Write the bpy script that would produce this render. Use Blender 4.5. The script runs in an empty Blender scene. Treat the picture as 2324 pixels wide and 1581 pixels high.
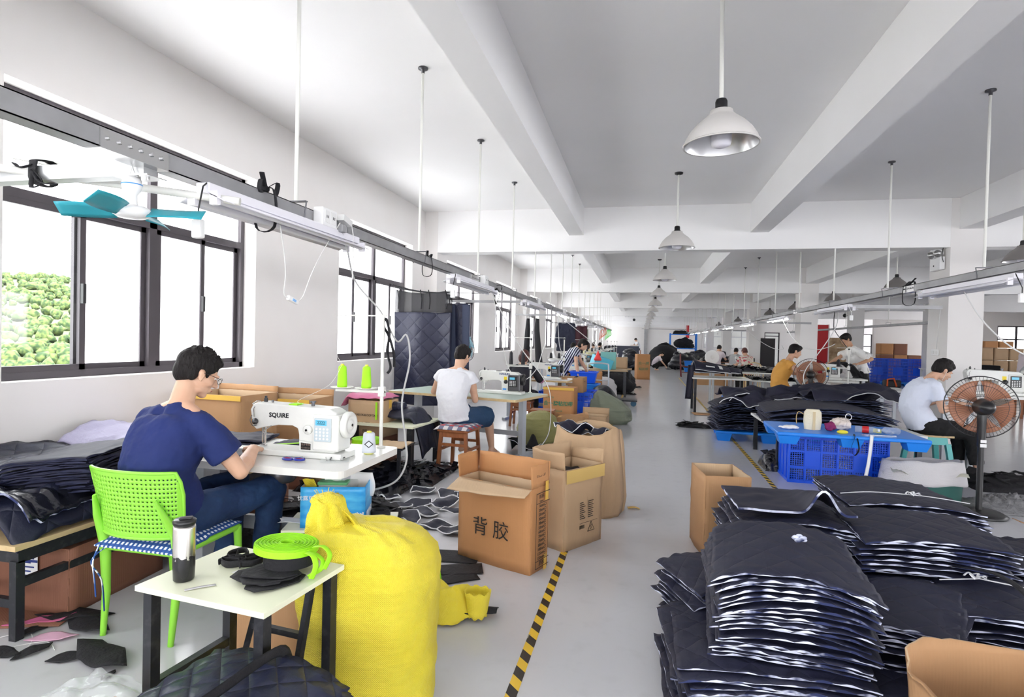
import bpy, bmesh, math, random
from mathutils import Vector, Matrix, Euler, noise
SC = bpy.context.scene
COL = SC.collection
PI = math.pi
R = math.radians
random.seed(7)

# ---------------------------------------------------------------- camera
cam_d = bpy.data.cameras.new('camera')
cam = bpy.data.objects.new('camera', cam_d)
COL.objects.link(cam)
cR = Vector((0.97506, 0.22068, 0.02360)); cU = Vector((-0.02663, 0.01075, 0.99959)); cF = cU.cross(cR)
cam.matrix_world = Matrix(((cR.x, cU.x, -cF.x, 0), (cR.y, cU.y, -cF.y, 0), (cR.z, cU.z, -cF.z, 1.45), (0, 0, 0, 1)))
cam_d.sensor_width = 36
cam_d.lens = 1308.148 / 2324 * 36
cam_d.clip_start = 0.05
cam_d.clip_end = 900
SC.camera = cam

# ---------------------------------------------------------------- world, daylight, exposure
W = bpy.data.worlds.new('world'); SC.world = W; W.use_nodes = True
wn = W.node_tree.nodes; wl = W.node_tree.links
bg = wn['Background']; bg.inputs['Color'].default_value = (0.965, 0.97, 1.0, 1); bg.inputs['Strength'].default_value = 6.6
SC.view_settings.view_transform = 'Standard'; SC.view_settings.look = 'None'
SC.view_settings.exposure = 0.70; SC.view_settings.gamma = 1; SC.view_settings.use_curve_mapping = False
SC.cycles.max_bounces = 10; SC.cycles.diffuse_bounces = 7; SC.cycles.glossy_bounces = 4; SC.cycles.transparent_max_bounces = 16
SC.cycles.transmission_bounces = 6; SC.cycles.sample_clamp_indirect = 12; SC.cycles.caustics_reflective = False; SC.cycles.caustics_refractive = False
SC.cycles.use_denoising = True

def sun(name, rot, strength, col, angle):
    d = bpy.data.lights.new(name, 'SUN'); d.energy = strength; d.color = col; d.angle = angle
    o = bpy.data.objects.new(name, d); o.rotation_euler = rot; COL.objects.link(o); return o
# high summer sun behind the building: lights the hillside outside, does not reach the floor inside
sun('sun', (R(34), 0, R(60)), 9.0, (1, 0.96, 0.88), R(1.5))

def portal(name, loc, normal_rot, sx, sy):
    d = bpy.data.lights.new(name, 'AREA'); d.shape = 'RECTANGLE'; d.size = sx; d.size_y = sy; d.energy = 1
    d.cycles.is_portal = True
    o = bpy.data.objects.new(name, d); o.location = loc; o.rotation_euler = normal_rot; COL.objects.link(o)

# ---------------------------------------------------------------- material helpers
def newmat(name):
    m = bpy.data.materials.new(name); m.use_nodes = True
    return m, m.node_tree.nodes, m.node_tree.links, m.node_tree.nodes['Principled BSDF']
def c4(c): return (c[0], c[1], c[2], 1)
def pm(name, col, rough=0.5, metal=0.0, col2=None, nscale=4.0, bump=0.0, bscale=30.0, spec=None, emit=None, estr=0.0, detail=3, contrast=(0.35, 0.65), coat=0.0, stretch=None, alpha=None, trans=None):
    m, n, l, b = newmat(name)
    b.inputs['Base Color'].default_value = c4(col); b.inputs['Roughness'].default_value = rough; b.inputs['Metallic'].default_value = metal
    if spec is not None: b.inputs['Specular IOR Level'].default_value = spec
    if coat: b.inputs['Coat Weight'].default_value = coat
    if emit: b.inputs['Emission Color'].default_value = c4(emit); b.inputs['Emission Strength'].default_value = estr
    if trans is not None: b.inputs['Transmission Weight'].default_value = trans
    if col2 or bump:
        tc = n.new('ShaderNodeTexCoord'); src = tc.outputs['Object']
        if stretch:
            mp = n.new('ShaderNodeMapping'); mp.inputs['Scale'].default_value = stretch; l.new(src, mp.inputs['Vector']); src = mp.outputs['Vector']
    if col2:
        nz = n.new('ShaderNodeTexNoise'); nz.inputs['Scale'].default_value = nscale; nz.inputs['Detail'].default_value = detail
        l.new(src, nz.inputs['Vector'])
        rp = n.new('ShaderNodeValToRGB'); rp.color_ramp.elements[0].position = contrast[0]; rp.color_ramp.elements[1].position = contrast[1]
        rp.color_ramp.elements[0].color = c4(col); rp.color_ramp.elements[1].color = c4(col2)
        l.new(nz.outputs['Fac'], rp.inputs['Fac']); l.new(rp.outputs['Color'], b.inputs['Base Color'])
    if bump:
        nb = n.new('ShaderNodeTexNoise'); nb.inputs['Scale'].default_value = bscale; nb.inputs['Detail'].default_value = 4
        l.new(src, nb.inputs['Vector'])
        bp = n.new('ShaderNodeBump'); bp.inputs['Strength'].default_value = bump; bp.inputs['Distance'].default_value = 0.02
        l.new(nb.outputs['Fac'], bp.inputs['Height']); l.new(bp.outputs['Normal'], b.inputs['Normal'])
    if alpha is not None: b.inputs['Alpha'].default_value = alpha
    return m
class NT:
    """tiny node-building helper"""
    def __init__(s, m): s.n = m.node_tree.nodes; s.l = m.node_tree.links; s.b = s.n['Principled BSDF']
    def obj(s):
        t = s.n.new('ShaderNodeTexCoord'); return t.outputs['Object']
    def sep(s, v):
        t = s.n.new('ShaderNodeSeparateXYZ'); s.l.new(v, t.inputs[0]); return t.outputs
    def m(s, op, a, b=None, c=None):
        t = s.n.new('ShaderNodeMath'); t.operation = op
        for i, q in enumerate((a, b, c)):
            if q is None: continue
            if isinstance(q, (int, float)): t.inputs[i].default_value = q
            else: s.l.new(q, t.inputs[i])
        return t.outputs[0]
    def mix(s, f, c1, c2):
        t = s.n.new('ShaderNodeMix'); t.data_type = 'RGBA'
        for k, q in ((0, f), (6, c1), (7, c2)):
            if isinstance(q, tuple): t.inputs[k].default_value = c4(q)
            elif isinstance(q, (int, float)): t.inputs[k].default_value = q
            else: s.l.new(q, t.inputs[k])
        return t.outputs[2]
    def noise(s, v, sc, det=3):
        t = s.n.new('ShaderNodeTexNoise'); t.inputs['Scale'].default_value = sc; t.inputs['Detail'].default_value = det
        if v is not None: s.l.new(v, t.inputs['Vector'])
        return t.outputs['Fac']
    def base(s, c): s.l.new(c, s.b.inputs['Base Color'])
    def bump(s, h, st=0.5, dist=0.01):
        t = s.n.new('ShaderNodeBump'); t.inputs['Strength'].default_value = st; t.inputs['Distance'].default_value = dist
        s.l.new(h, t.inputs['Height']); s.l.new(t.outputs['Normal'], s.b.inputs['Normal'])

def quilt_mat(name, col, pitch=0.09, rough=0.42, col2=None, plane='xy', st=0.55, sheen=0.0):
    m, n, l, b = newmat(name); t = NT(m); o = t.sep(t.obj())
    a, c = {'xy': (o[0], o[1]), 'xz': (o[0], o[2]), 'yz': (o[1], o[2])}[plane]
    k = PI / pitch / 1.4142
    u = t.m('ABSOLUTE', t.m('SINE', t.m('MULTIPLY', t.m('ADD', a, c), k)))
    v = t.m('ABSOLUTE', t.m('SINE', t.m('MULTIPLY', t.m('SUBTRACT', a, c), k)))
    h = t.m('POWER', t.m('MINIMUM', u, v), 0.45)
    h2 = t.m('ADD', h, t.m('MULTIPLY', t.noise(t.obj(), 26, 4), 0.5))
    t.bump(h2, st, 0.012)
    b.inputs['Roughness'].default_value = rough
    if sheen: b.inputs['Sheen Weight'].default_value = sheen
    t.base(t.mix(t.noise(t.obj(), 7), col, col2 or tuple(x * 1.35 for x in col)))
    return m

M = {}
M['wall'] = pm('white_plaster', (0.83, 0.805, 0.785), 0.9, col2=(0.85, 0.83, 0.815), nscale=1.2, bump=0.04, bscale=8)
M['ceil'] = pm('ceiling_white', (0.89, 0.885, 0.88), 0.9, col2=(0.91, 0.905, 0.905), nscale=0.8, bump=0.03, bscale=5)
M['alu'] = pm('dark_aluminium', (0.085, 0.075, 0.085), 0.45, 0.3)
M['alu_l'] = pm('light_aluminium', (0.62, 0.63, 0.65), 0.4, 0.4)
M['rail'] = pm('grey_steel_rail', (0.30, 0.30, 0.305), 0.45, 0.45, col2=(0.36, 0.36, 0.37), nscale=6)
M['pvc'] = pm('white_plastic', (0.80, 0.80, 0.79), 0.4)
M['cable'] = pm('white_cable', (0.74, 0.74, 0.73), 0.5)
M['rod'] = pm('cream_painted_rod', (0.74, 0.74, 0.70), 0.45)
M['black'] = pm('black_plastic', (0.012, 0.012, 0.014), 0.35)
M['blackm'] = pm('black_steel', (0.02, 0.022, 0.028), 0.4, 0.3, col2=(0.05, 0.05, 0.055), nscale=30, contrast=(0.55, 0.75))
M['blackf'] = pm('black_fabric', (0.008, 0.008, 0.011), 0.8, bump=0.3, bscale=60)
M['steel'] = pm('bare_steel', (0.62, 0.62, 0.62), 0.25, 0.95)
M['dsteel'] = pm('dark_steel', (0.12, 0.12, 0.13), 0.35, 0.8)
M['white'] = pm('white_enamel', (0.80, 0.80, 0.78), 0.35)
M['paper'] = pm('white_paper', (0.82, 0.82, 0.82), 0.8)

# glass: clear pane, sky and hills stay visible through it
def glass_mat(name, tint=(0.96, 0.98, 0.97), gl=0.03):
    m, n, l, b = newmat(name); n.remove(b)
    tr = n.new('ShaderNodeBsdfTransparent'); tr.inputs['Color'].default_value = c4(tint)
    g = n.new('ShaderNodeBsdfGlossy'); g.inputs['Roughness'].default_value = 0.03
    mx = n.new('ShaderNodeMixShader'); mx.inputs[0].default_value = gl
    l.new(tr.outputs[0], mx.inputs[1]); l.new(g.outputs[0], mx.inputs[2]); l.new(mx.outputs[0], n['Material Output'].inputs['Surface'])
    return m
M['glass'] = glass_mat('window_glass')
def haze_mat(name, k=0.6):
    m, n, l, b = newmat(name); n.remove(b)
    tr = n.new('ShaderNodeBsdfTransparent'); tl = n.new('ShaderNodeBsdfTranslucent'); tl.inputs['Color'].default_value = (0.95, 0.95, 0.95, 1)
    mx = n.new('ShaderNodeMixShader'); mx.inputs[0].default_value = k
    l.new(tr.outputs[0], mx.inputs[1]); l.new(tl.outputs[0], mx.inputs[2]); l.new(mx.outputs[0], n['Material Output'].inputs['Surface'])
    return m
M['haze'] = haze_mat('dusty_window_glass')
def clear_mat(name, tint, alpha_mix, rough=0.15, col=(0.85, 0.87, 0.88)):
    m, n, l, b = newmat(name)
    b.inputs['Base Color'].default_value = c4(col); b.inputs['Roughness'].default_value = rough
    tr = n.new('ShaderNodeBsdfTransparent'); tr.inputs['Color'].default_value = c4(tint)
    mx = n.new('ShaderNodeMixShader'); mx.inputs[0].default_value = alpha_mix
    l.new(tr.outputs[0], mx.inputs[1]); l.new(b.outputs[0], mx.inputs[2]); l.new(mx.outputs[0], n['Material Output'].inputs['Surface'])
    return m
M['film'] = clear_mat('clear_plastic_film', (0.97, 0.98, 0.98), 0.20, 0.12)

# floor: grey glossy epoxy
def floor_mat():
    m, n, l, b = newmat('grey_epoxy_floor'); t = NT(m); ob = t.obj()
    f = t.noise(ob, 0.55, 2); f2 = t.noise(ob, 9, 6)
    c = t.mix(f, (0.53, 0.535, 0.56), (0.60, 0.605, 0.63))
    w = t.n.new('ShaderNodeValToRGB'); w.color_ramp.elements[0].position = 0.55; w.color_ramp.elements[1].position = 0.95
    l.new(f2, w.inputs[0])
    c = t.mix(t.m('MULTIPLY', w.outputs['Color'], 0.22), c, (0.24, 0.245, 0.25))
    t.base(c)
    b.inputs['Roughness'].default_value = 0.17
    return m
M['floor'] = floor_mat()

# ---------------------------------------------------------------- object helpers
def tag(o, label=None, cat=None, group=None, kind=None):
    if label: o['label'] = label
    if cat: o['category'] = cat
    if group: o['group'] = group
    if kind: o['kind'] = kind
    return o
def empty(name, label=None, cat=None, loc=(0, 0, 0), rz=0.0, group=None, parent=None):
    o = bpy.data.objects.new(name, None); COL.objects.link(o); o.location = loc; o.rotation_euler = (0, 0, rz)
    o.empty_display_size = 0.1
    if parent: o.parent = parent
    return tag(o, label, cat, group)
def dup(o, parent=None, loc=None, rz=None):
    c = o.copy(); COL.objects.link(c)
    if parent: c.parent = parent
    if loc is not None: c.location = loc
    if rz is not None: c.rotation_euler = (0, 0, rz)
    for ch in list(o.children): dup(ch, c)
    return c
def frame_of(d, up=Vector((0, 0, 1))):
    d = d.normalized()
    if abs(d.dot(up)) > 0.98: up = Vector((1, 0, 0))
    x = up.cross(d).normalized(); y = d.cross(x).normalized()
    return x, y
class MB:
    def __init__(s): s.v = []; s.f = []; s.mi = []; s.sm = []; s.X = None
    def add(s, vs, fs, mat=0, smooth=False):
        k = len(s.v)
        if s.X is not None: vs = [s.X @ Vector(p) for p in vs]
        s.v += [tuple(p) for p in vs]
        for f in fs: s.f.append([k + i for i in f]); s.mi.append(mat); s.sm.append(smooth)
        return s
    def box(s, c, d, rz=0.0, mat=0, rot=None):
        x, y, z = d[0] / 2, d[1] / 2, d[2] / 2
        vs = [Vector(p) for p in ((-x, -y, -z), (x, -y, -z), (x, y, -z), (-x, y, -z), (-x, -y, z), (x, -y, z), (x, y, z), (-x, y, z))]
        m = rot.to_matrix() if rot is not None else Matrix.Rotation(rz, 3, 'Z')
        vs = [m @ p + Vector(c) for p in vs]
        return s.add(vs, [(0, 3, 2, 1), (4, 5, 6, 7), (0, 1, 5, 4), (1, 2, 6, 5), (2, 3, 7, 6), (3, 0, 4, 7)], mat)
    def bb(s, x0, x1, y0, y1, z0, z1, mat=0):
        return s.box(((x0 + x1) / 2, (y0 + y1) / 2, (z0 + z1) / 2), (x1 - x0, y1 - y0, z1 - z0), 0, mat)
    def bar(s, a, b, w, h, mat=0):
        a, b = Vector(a), Vector(b); x, y = frame_of(b - a)
        vs = [p + x * (sx * w / 2) + y * (sy * h / 2) for p in (a, b) for sx, sy in ((-1, -1), (1, -1), (1, 1), (-1, 1))]
        return s.add(vs, [(0, 3, 2, 1), (4, 5, 6, 7), (0, 1, 5, 4), (1, 2, 6, 5), (2, 3, 7, 6), (3, 0, 4, 7)], mat)
    def tube(s, pts, r, n=8, mat=0, closed=False, caps=True, ry=None, up=None):
        pts = [Vector(p) for p in pts]; m = len(pts); rs = r if isinstance(r, (list, tuple)) else [r] * m
        ring = []; px = None
        for i, p in enumerate(pts):
            if closed: d = pts[(i + 1) % m] - pts[i - 1]
            else: d = pts[min(i + 1, m - 1)] - pts[max(i - 1, 0)]
            if d.length < 1e-9: d = Vector((0, 0, 1))
            d.normalize()
            if px is None: x, y = frame_of(d, up or Vector((0, 0, 1)))
            else:
                x = px - d * px.dot(d)
                x = x.normalized() if x.length > 1e-6 else frame_of(d)[0]
                y = d.cross(x)
            px = x
            f = (ry[i] if isinstance(ry, (list, tuple)) else ry) if ry else rs[i]
            ring += [p + x * (rs[i] * math.cos(2 * PI * k / n)) + y * (f * math.sin(2 * PI * k / n)) for k in range(n)]
        fs = []
        for i in range(m if closed else m - 1):
            a, b = i * n, ((i + 1) % m) * n
            for k in range(n): fs.append((a + k, a + (k + 1) % n, b + (k + 1) % n, b + k))
        s.add(ring, fs, mat, True)
        if caps and not closed:
            s.add(ring[:n], [tuple(range(n - 1, -1, -1))], mat); s.add(ring[-n:], [tuple(range(n))], mat)
        return s
    def lathe(s, prof, n=24, c=(0, 0, 0), axis=None, mat=0, smooth=True, a0=0, a1=2 * PI):
        full = abs(a1 - a0 - 2 * PI) < 1e-6; k2 = n if full else n + 1
        vs = []
        for r, z in prof:
            for k in range(k2):
                a = a0 + (a1 - a0) * k / n; vs.append(Vector((r * math.cos(a), r * math.sin(a), z)))
        if axis is not None:
            q = Vector((0, 0, 1)).rotation_difference(Vector(axis).normalized()); vs = [q @ p for p in vs]
        vs = [p + Vector(c) for p in vs]; fs = []
        for i in range(len(prof) - 1):
            for k in range(n):
                k1 = (k + 1) % k2; fs.append((i * k2 + k, i * k2 + k1, (i + 1) * k2 + k1, (i + 1) * k2 + k))
        return s.add(vs, fs, mat, smooth)
    def cyl(s, a, b, r, n=16, mat=0, r2=None):
        a, b = Vector(a), Vector(b); L = (b - a).length; r2 = r if r2 is None else r2
        return s.lathe([(0, 0), (r, 0), (r, 0), (r2, L), (r2, L), (0, L)], n, a, b - a, mat, False) if n < 9 else s._cyl(a, b, r, r2, L, n, mat)
    def _cyl(s, a, b, r, r2, L, n, mat):
        s.lathe([(r, 0), (r2, L)], n, a, b - a, mat, True)
        s.lathe([(0, 0), (r, 0)], n, a, b - a, mat, False); s.lathe([(r2, L), (0, L)], n, a, b - a, mat, False); return s
    def cap(s, a, b, r1, r2, n=14, mat=0, sx=1.0, up=None):
        """sphere-swept limb between two joints; sx widens it sideways"""
        a, b = Vector(a), Vector(b); d = b - a; L = d.length
        if L < 1e-6: return s.ell(a, (r1, r1, r1), mat=mat)
        x, y = frame_of(d, up or Vector((0, 0, 1))); d = d / L; rings = []
        for k in range(1, 4): t = k / 4 * PI / 2; rings.append((-r1 * math.cos(t), r1 * math.sin(t)))
        for k in range(0, 5): q = k / 4; rings.append((L * q, r1 + (r2 - r1) * q))
        for k in range(3, 0, -1): t = k / 4 * PI / 2; rings.append((L + r2 * math.cos(t), r2 * math.sin(t)))
        vs = [a - d * r1]
        for h, r in rings: vs += [a + d * h + x * (r * sx * math.cos(2 * PI * k / n)) + y * (r * math.sin(2 * PI * k / n)) for k in range(n)]
        vs.append(b + d * r2); fs = []; m = len(rings)
        for k in range(n): fs.append((0, 1 + (k + 1) % n, 1 + k)); fs.append((len(vs) - 1, 1 + (m - 1) * n + k, 1 + (m - 1) * n + (k + 1) % n))
        for i in range(m - 1):
            for k in range(n): fs.append((1 + i * n + k, 1 + i * n + (k + 1) % n, 1 + (i + 1) * n + (k + 1) % n, 1 + (i + 1) * n + k))
        return s.add(vs, fs, mat, True)
    def ell(s, c, r, q=None, nu=20, nv=12, mat=0):
        vs = []; fs = []
        for i in range(1, nv):
            t = PI * i / nv
            for k in range(nu): a = 2 * PI * k / nu; vs.append(Vector((r[0] * math.sin(t) * math.cos(a), r[1] * math.sin(t) * math.sin(a), r[2] * math.cos(t))))
        vs += [Vector((0, 0, r[2])), Vector((0, 0, -r[2]))]; T = len(vs) - 2
        for k in range(nu):
            fs.append((T, k, (k + 1) % nu)); fs.append((T + 1, (nv - 2) * nu + (k + 1) % nu, (nv - 2) * nu + k))
            for i in range(nv - 2): fs.append((i * nu + k, (i + 1) * nu + k, (i + 1) * nu + (k + 1) % nu, i * nu + (k + 1) % nu))
        if q is not None: vs = [q @ p for p in vs]
        return s.add([p + Vector(c) for p in vs], fs, mat, True)
    def loft(s, rings, mat=0, caps=True, smooth=True):
        n = len(rings[0]); vs = [p for r in rings for p in r]; fs = []
        for i in range(len(rings) - 1):
            for k in range(n): fs.append((i * n + k, i * n + (k + 1) % n, (i + 1) * n + (k + 1) % n, (i + 1) * n + k))
        s.add(vs, fs, mat, smooth)
        if caps: s.add(rings[0], [tuple(range(n - 1, -1, -1))], mat); s.add(rings[-1], [tuple(range(n))], mat)
        return s
    def grid(s, fn, nu, nv, mat=0, smooth=True):
        vs = [Vector(fn(i / nu, j / nv)) for j in range(nv + 1) for i in range(nu + 1)]
        fs = [(j * (nu + 1) + i, j * (nu + 1) + i + 1, (j + 1) * (nu + 1) + i + 1, (j + 1) * (nu + 1) + i) for j in range(nv) for i in range(nu)]
        return s.add(vs, fs, mat, smooth)
    def sheet(s, fn, nu, nv, th, mat=0, emat=None, smooth=True, lomat=None):
        """thick sheet: fn(u,v)->point on the lower face; th float or th(u,v); edge faces take emat"""
        lo = [Vector(fn(i / nu, j / nv)) for j in range(nv + 1) for i in range(nu + 1)]
        w = nu + 1; up = []
        for j in range(nv + 1):
            for i in range(nu + 1):
                a = lo[j * w + min(i + 1, nu)] - lo[j * w + max(i - 1, 0)]; b = lo[min(j + 1, nv) * w + i] - lo[max(j - 1, 0) * w + i]
                nn = a.cross(b); nn = nn.normalized() if nn.length > 1e-9 else Vector((0, 0, 1))
                t = th(i / nu, j / nv) if callable(th) else th
                up.append(lo[j * w + i] + nn * t)
        N = len(lo); q = [(j * w + i, j * w + i + 1, (j + 1) * w + i + 1, (j + 1) * w + i) for j in range(nv) for i in range(nu)]
        k = len(s.v); s.add(lo + up, [tuple(reversed(f)) for f in q], mat if lomat is None else lomat, smooth)
        for f in q: s.f.append([k + N + i for i in f]); s.mi.append(mat); s.sm.append(smooth)
        bd = [i for i in range(w)] + [j * w + nu for j in range(1, nv + 1)] + [nv * w + i for i in range(nu - 1, -1, -1)] + [j * w for j in range(nv - 1, 0, -1)]
        for i in range(len(bd)):
            a, b = bd[i], bd[(i + 1) % len(bd)]; s.f.append([k + a, k + b, k + N + b, k + N + a]); s.mi.append(mat if emat is None else emat); s.sm.append(False)
        return s
    def prism(s, poly, z0, z1, mat=0, side=None):
        n = len(poly); vs = [(p[0], p[1], z0) for p in poly] + [(p[0], p[1], z1) for p in poly]
        s.add(vs, [tuple(range(n - 1, -1, -1)), tuple(range(n, 2 * n))], mat)
        return s.add(vs, [(i, (i + 1) % n, n + (i + 1) % n, n + i) for i in range(n)], mat if side is None else side)
    def data(s, name, mats):
        me = bpy.data.meshes.new(name); me.from_pydata([tuple(p) for p in s.v], [], s.f)
        for m in (mats if isinstance(mats, (list, tuple)) else [mats]): me.materials.append(M[m] if isinstance(m, str) else m)
        me.polygons.foreach_set('material_index', s.mi); me.polygons.foreach_set('use_smooth', s.sm); me.update()
        return me
    def build(s, name, mats, parent=None, loc=(0, 0, 0), rz=0.0, bevel=0.0, rot=None, remesh=0.0, smooth=0, disp=None, sub=0, weld=False):
        o = bpy.data.objects.new(name, s.data(name, mats)); COL.objects.link(o)
        if parent: o.parent = parent
        o.location = loc; o.rotation_euler = rot or (0, 0, rz)
        if weld: w = o.modifiers.new('weld', 'WELD'); w.merge_threshold = 0.0005
        if remesh:
            r = o.modifiers.new('remesh', 'REMESH'); r.mode = 'VOXEL'; r.voxel_size = remesh; r.use_smooth_shade = True
        if smooth: q = o.modifiers.new('smooth', 'SMOOTH'); q.factor = 0.5; q.iterations = smooth
        if sub: q = o.modifiers.new('sub', 'SUBSURF'); q.levels = sub; q.render_levels = sub
        if disp:
            tx = bpy.data.textures.new(name, 'CLOUDS'); tx.noise_scale = disp[1]; tx.noise_depth = 3
            dm = o.modifiers.new('disp', 'DISPLACE'); dm.texture = tx; dm.strength = disp[0]; dm.mid_level = 0.5
            dm.texture_coords = 'LOCAL'
        if bevel:
            w = o.modifiers.new('bevel', 'BEVEL'); w.width = bevel; w.segments = 2; w.limit_method = 'ANGLE'; w.angle_limit = R(40)
        return o
def struct(name, mb, mats, **k): return tag(mb.build(name, mats, **k), kind='structure')
TEXTS = []
def text(name, body, size, mat, parent, loc, rot, ext=0.0004, align='CENTER', bold=0.0, sx=1.0):
    """lettering; turned into a plain mesh by finish_text()"""
    c = bpy.data.curves.new(name, 'FONT'); c.body = body; c.size = size; c.extrude = ext; c.align_x = align; c.align_y = 'CENTER'; c.offset = bold
    c.resolution_u = 2
    c.materials.append(M[mat] if isinstance(mat, str) else mat)
    o = bpy.data.objects.new(name + '_curve', c); COL.objects.link(o)
    TEXTS.append((name, o, parent, loc, rot, sx))
def finish_text():
    dg = bpy.context.evaluated_depsgraph_get()
    for name, o, parent, loc, rot, sx in TEXTS:
        me = bpy.data.meshes.new_from_object(o.evaluated_get(dg)); n = bpy.data.objects.new(name, me); COL.objects.link(n)
        n.parent = parent; n.location = loc; n.rotation_euler = rot; n.scale = (sx, 1, 1)
    for t in TEXTS: bpy.data.objects.remove(t[1])
def catenary(a, b, sag, n=14):
    a, b = Vector(a), Vector(b)
    return [a.lerp(b, i / n) - Vector((0, 0, sag * 4 * (i / n) * (1 - i / n))) for i in range(n + 1)]
def spline(pts, n=6):
    P = [Vector(p) for p in pts]; out = []
    for i in range(len(P) - 1):
        p0, p1, p2, p3 = P[max(i - 1, 0)], P[i], P[i + 1], P[min(i + 2, len(P) - 1)]
        for k in range(n):
            t = k / n; out.append(0.5 * ((2 * p1) + (p2 - p0) * t + (2 * p0 - 5 * p1 + 4 * p2 - p3) * t * t + (3 * p1 - p0 - 3 * p2 + p3) * t ** 3))
    out.append(P[-1]); return out
ORD = ['nearest', 'second', 'third', 'fourth', 'fifth', 'sixth', 'seventh', 'eighth', 'ninth', 'tenth', 'eleventh', 'twelfth', 'thirteenth', 'fourteenth', 'fifteenth', 'sixteenth', 'seventeenth', 'eighteenth', 'nineteenth', 'twentieth', 'twenty-first', 'twenty-second', 'twenty-third', 'twenty-fourth', 'twenty-fifth', 'twenty-sixth', 'twenty-seventh', 'twenty-eighth', 'twenty-ninth', 'thirtieth']
# ================================================================ the building
Y1 = 9.54; BAY = 8.0; ZC = 3.638; ZB = 2.927; ZL = 3.186
XL = -3.76; XR = 17.5; YE = 57.6; YB = -6.6
# floor and ceiling
struct('floor', MB().bb(XL - 0.3, XR + 8, YB - 0.3, YE + 0.3, -0.2, 0.0), 'floor')
struct('ceiling', MB().bb(XL - 0.3, XR + 8, YB - 0.3, YE + 0.3, ZC, ZC + 0.2), 'ceil')
# left wall with window openings
WZ0, WZ1 = 1.111, 2.964
wins = []
for k in range(-3, 6):
    for a, b in ((1.165, 3.485), (5.085, 7.449)):
        y0 = Y1 + k * BAY + a; y1 = Y1 + k * BAY + b
        if y0 > YB + 0.5 and y1 < YE - 0.5: wins.append((y0, y1))
wb = MB(); prev = YB - 0.3
for y0, y1 in wins:
    wb.bb(XL - 0.26, XL, prev, y0, 0, ZC)
    wb.bb(XL - 0.26, XL, y0, y1, 0, WZ0); wb.bb(XL - 0.26, XL, y0, y1, WZ1, ZC)
    prev = y1
wb.bb(XL - 0.26, XL, prev, YE + 0.3, 0, ZC)
struct('wall_left', wb, 'wall')
def window(i, y0, y1):
    """two units side by side, each a top light above a pair of sliding sashes"""
    X = XL - 0.17; root = empty('window_%d' % i, loc=(X, y0, WZ0)); root['kind'] = 'structure'
    L = y1 - y0; H = WZ1 - WZ0; w = 0.05
    near = y0 < 22
    def bx(mb, ya, yb, za, zb, x0=-0.035, x1=0.035, m=0): mb.bb(x0, x1, ya, yb, za, zb, m)
    f = MB()
    bx(f, 0, L, 0, w); bx(f, 0, L, H - w, H); bx(f, 0, w, 0, H); bx(f, L - w, L, 0, H)
    bx(f, L * 0.53 - 0.035, L * 0.53 + 0.035, w, H - w); zt = H * 0.645
    bx(f, w, L - w, zt - 0.03, zt + 0.03)
    o = f.build('window_frame', 'alu', root)
    s = MB(); g = MB(); hnd = MB()
    for a, b in ((w, L * 0.53 - 0.035), (L * 0.53 + 0.035, L - w)):
        m = (a + b) / 2
        for (p, q, xo) in ((a, m + 0.03, 0.018), (m - 0.03, b, -0.018)):
            for (ya, yb, za, zb) in ((p, q, w, w + 0.04), (p, q, zt - 0.07, zt - 0.03), (p, p + 0.045, w, zt - 0.03), (q - 0.045, q, w, zt - 0.03)):
                bx(s, ya, yb, za, zb, xo - 0.014, xo + 0.014)
            g.bb(xo - 0.003, xo + 0.003, p + 0.04, q - 0.04, w + 0.035, zt - 0.065, 0 if (p == w and y0 < 3 and y0 > 2) else 1)
        g.bb(-0.003, 0.003, a, b, zt + 0.03, H - w, 1)
        hnd.bb(0.034, 0.06, m - 0.012, m + 0.012, 0.52, 0.66)
    s.build('sash', 'alu', root); g.build('window_pane', ['glass', 'haze'], root)
    if near: hnd.build('window_latch', 'black', root)
for i, (y0, y1) in enumerate(wins):
    if y1 > 0 : window(i + 1, y0, y1)
    else: window(i + 1, y0, y1)
    portal('daylight_portal', (XL - 0.28, (y0 + y1) / 2, (WZ0 + WZ1) / 2), (0, -PI / 2, 0), WZ1 - WZ0, y1 - y0)
# end wall; unseen back wall set close, wide openings added for fill light
ew = MB(); ew.bb(XL, XR + 8, YE, YE + 0.25, 0, ZC)
struct('wall_end', ew, 'wall')
bwn = [(XL + 0.8 + 4.0 * i, XL + 4.2 + 4.0 * i) for i in range(4)]
bw = MB(); px = XL
for a, b in bwn:
    bw.bb(px, a, YB - 0.25, YB, 0, ZC); bw.bb(a, b, YB - 0.25, YB, 0, 0.9); bw.bb(a, b, YB - 0.25, YB, WZ1, ZC); px = b
    portal('daylight_portal', ((a + b) / 2, YB - 0.28, (0.9 + WZ1) / 2), (PI / 2, 0, 0), b - a, WZ1 - 0.9)
bw.bb(px, XR + 8, YB - 0.25, YB, 0, ZC)
struct('wall_back', bw, 'wall')
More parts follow.
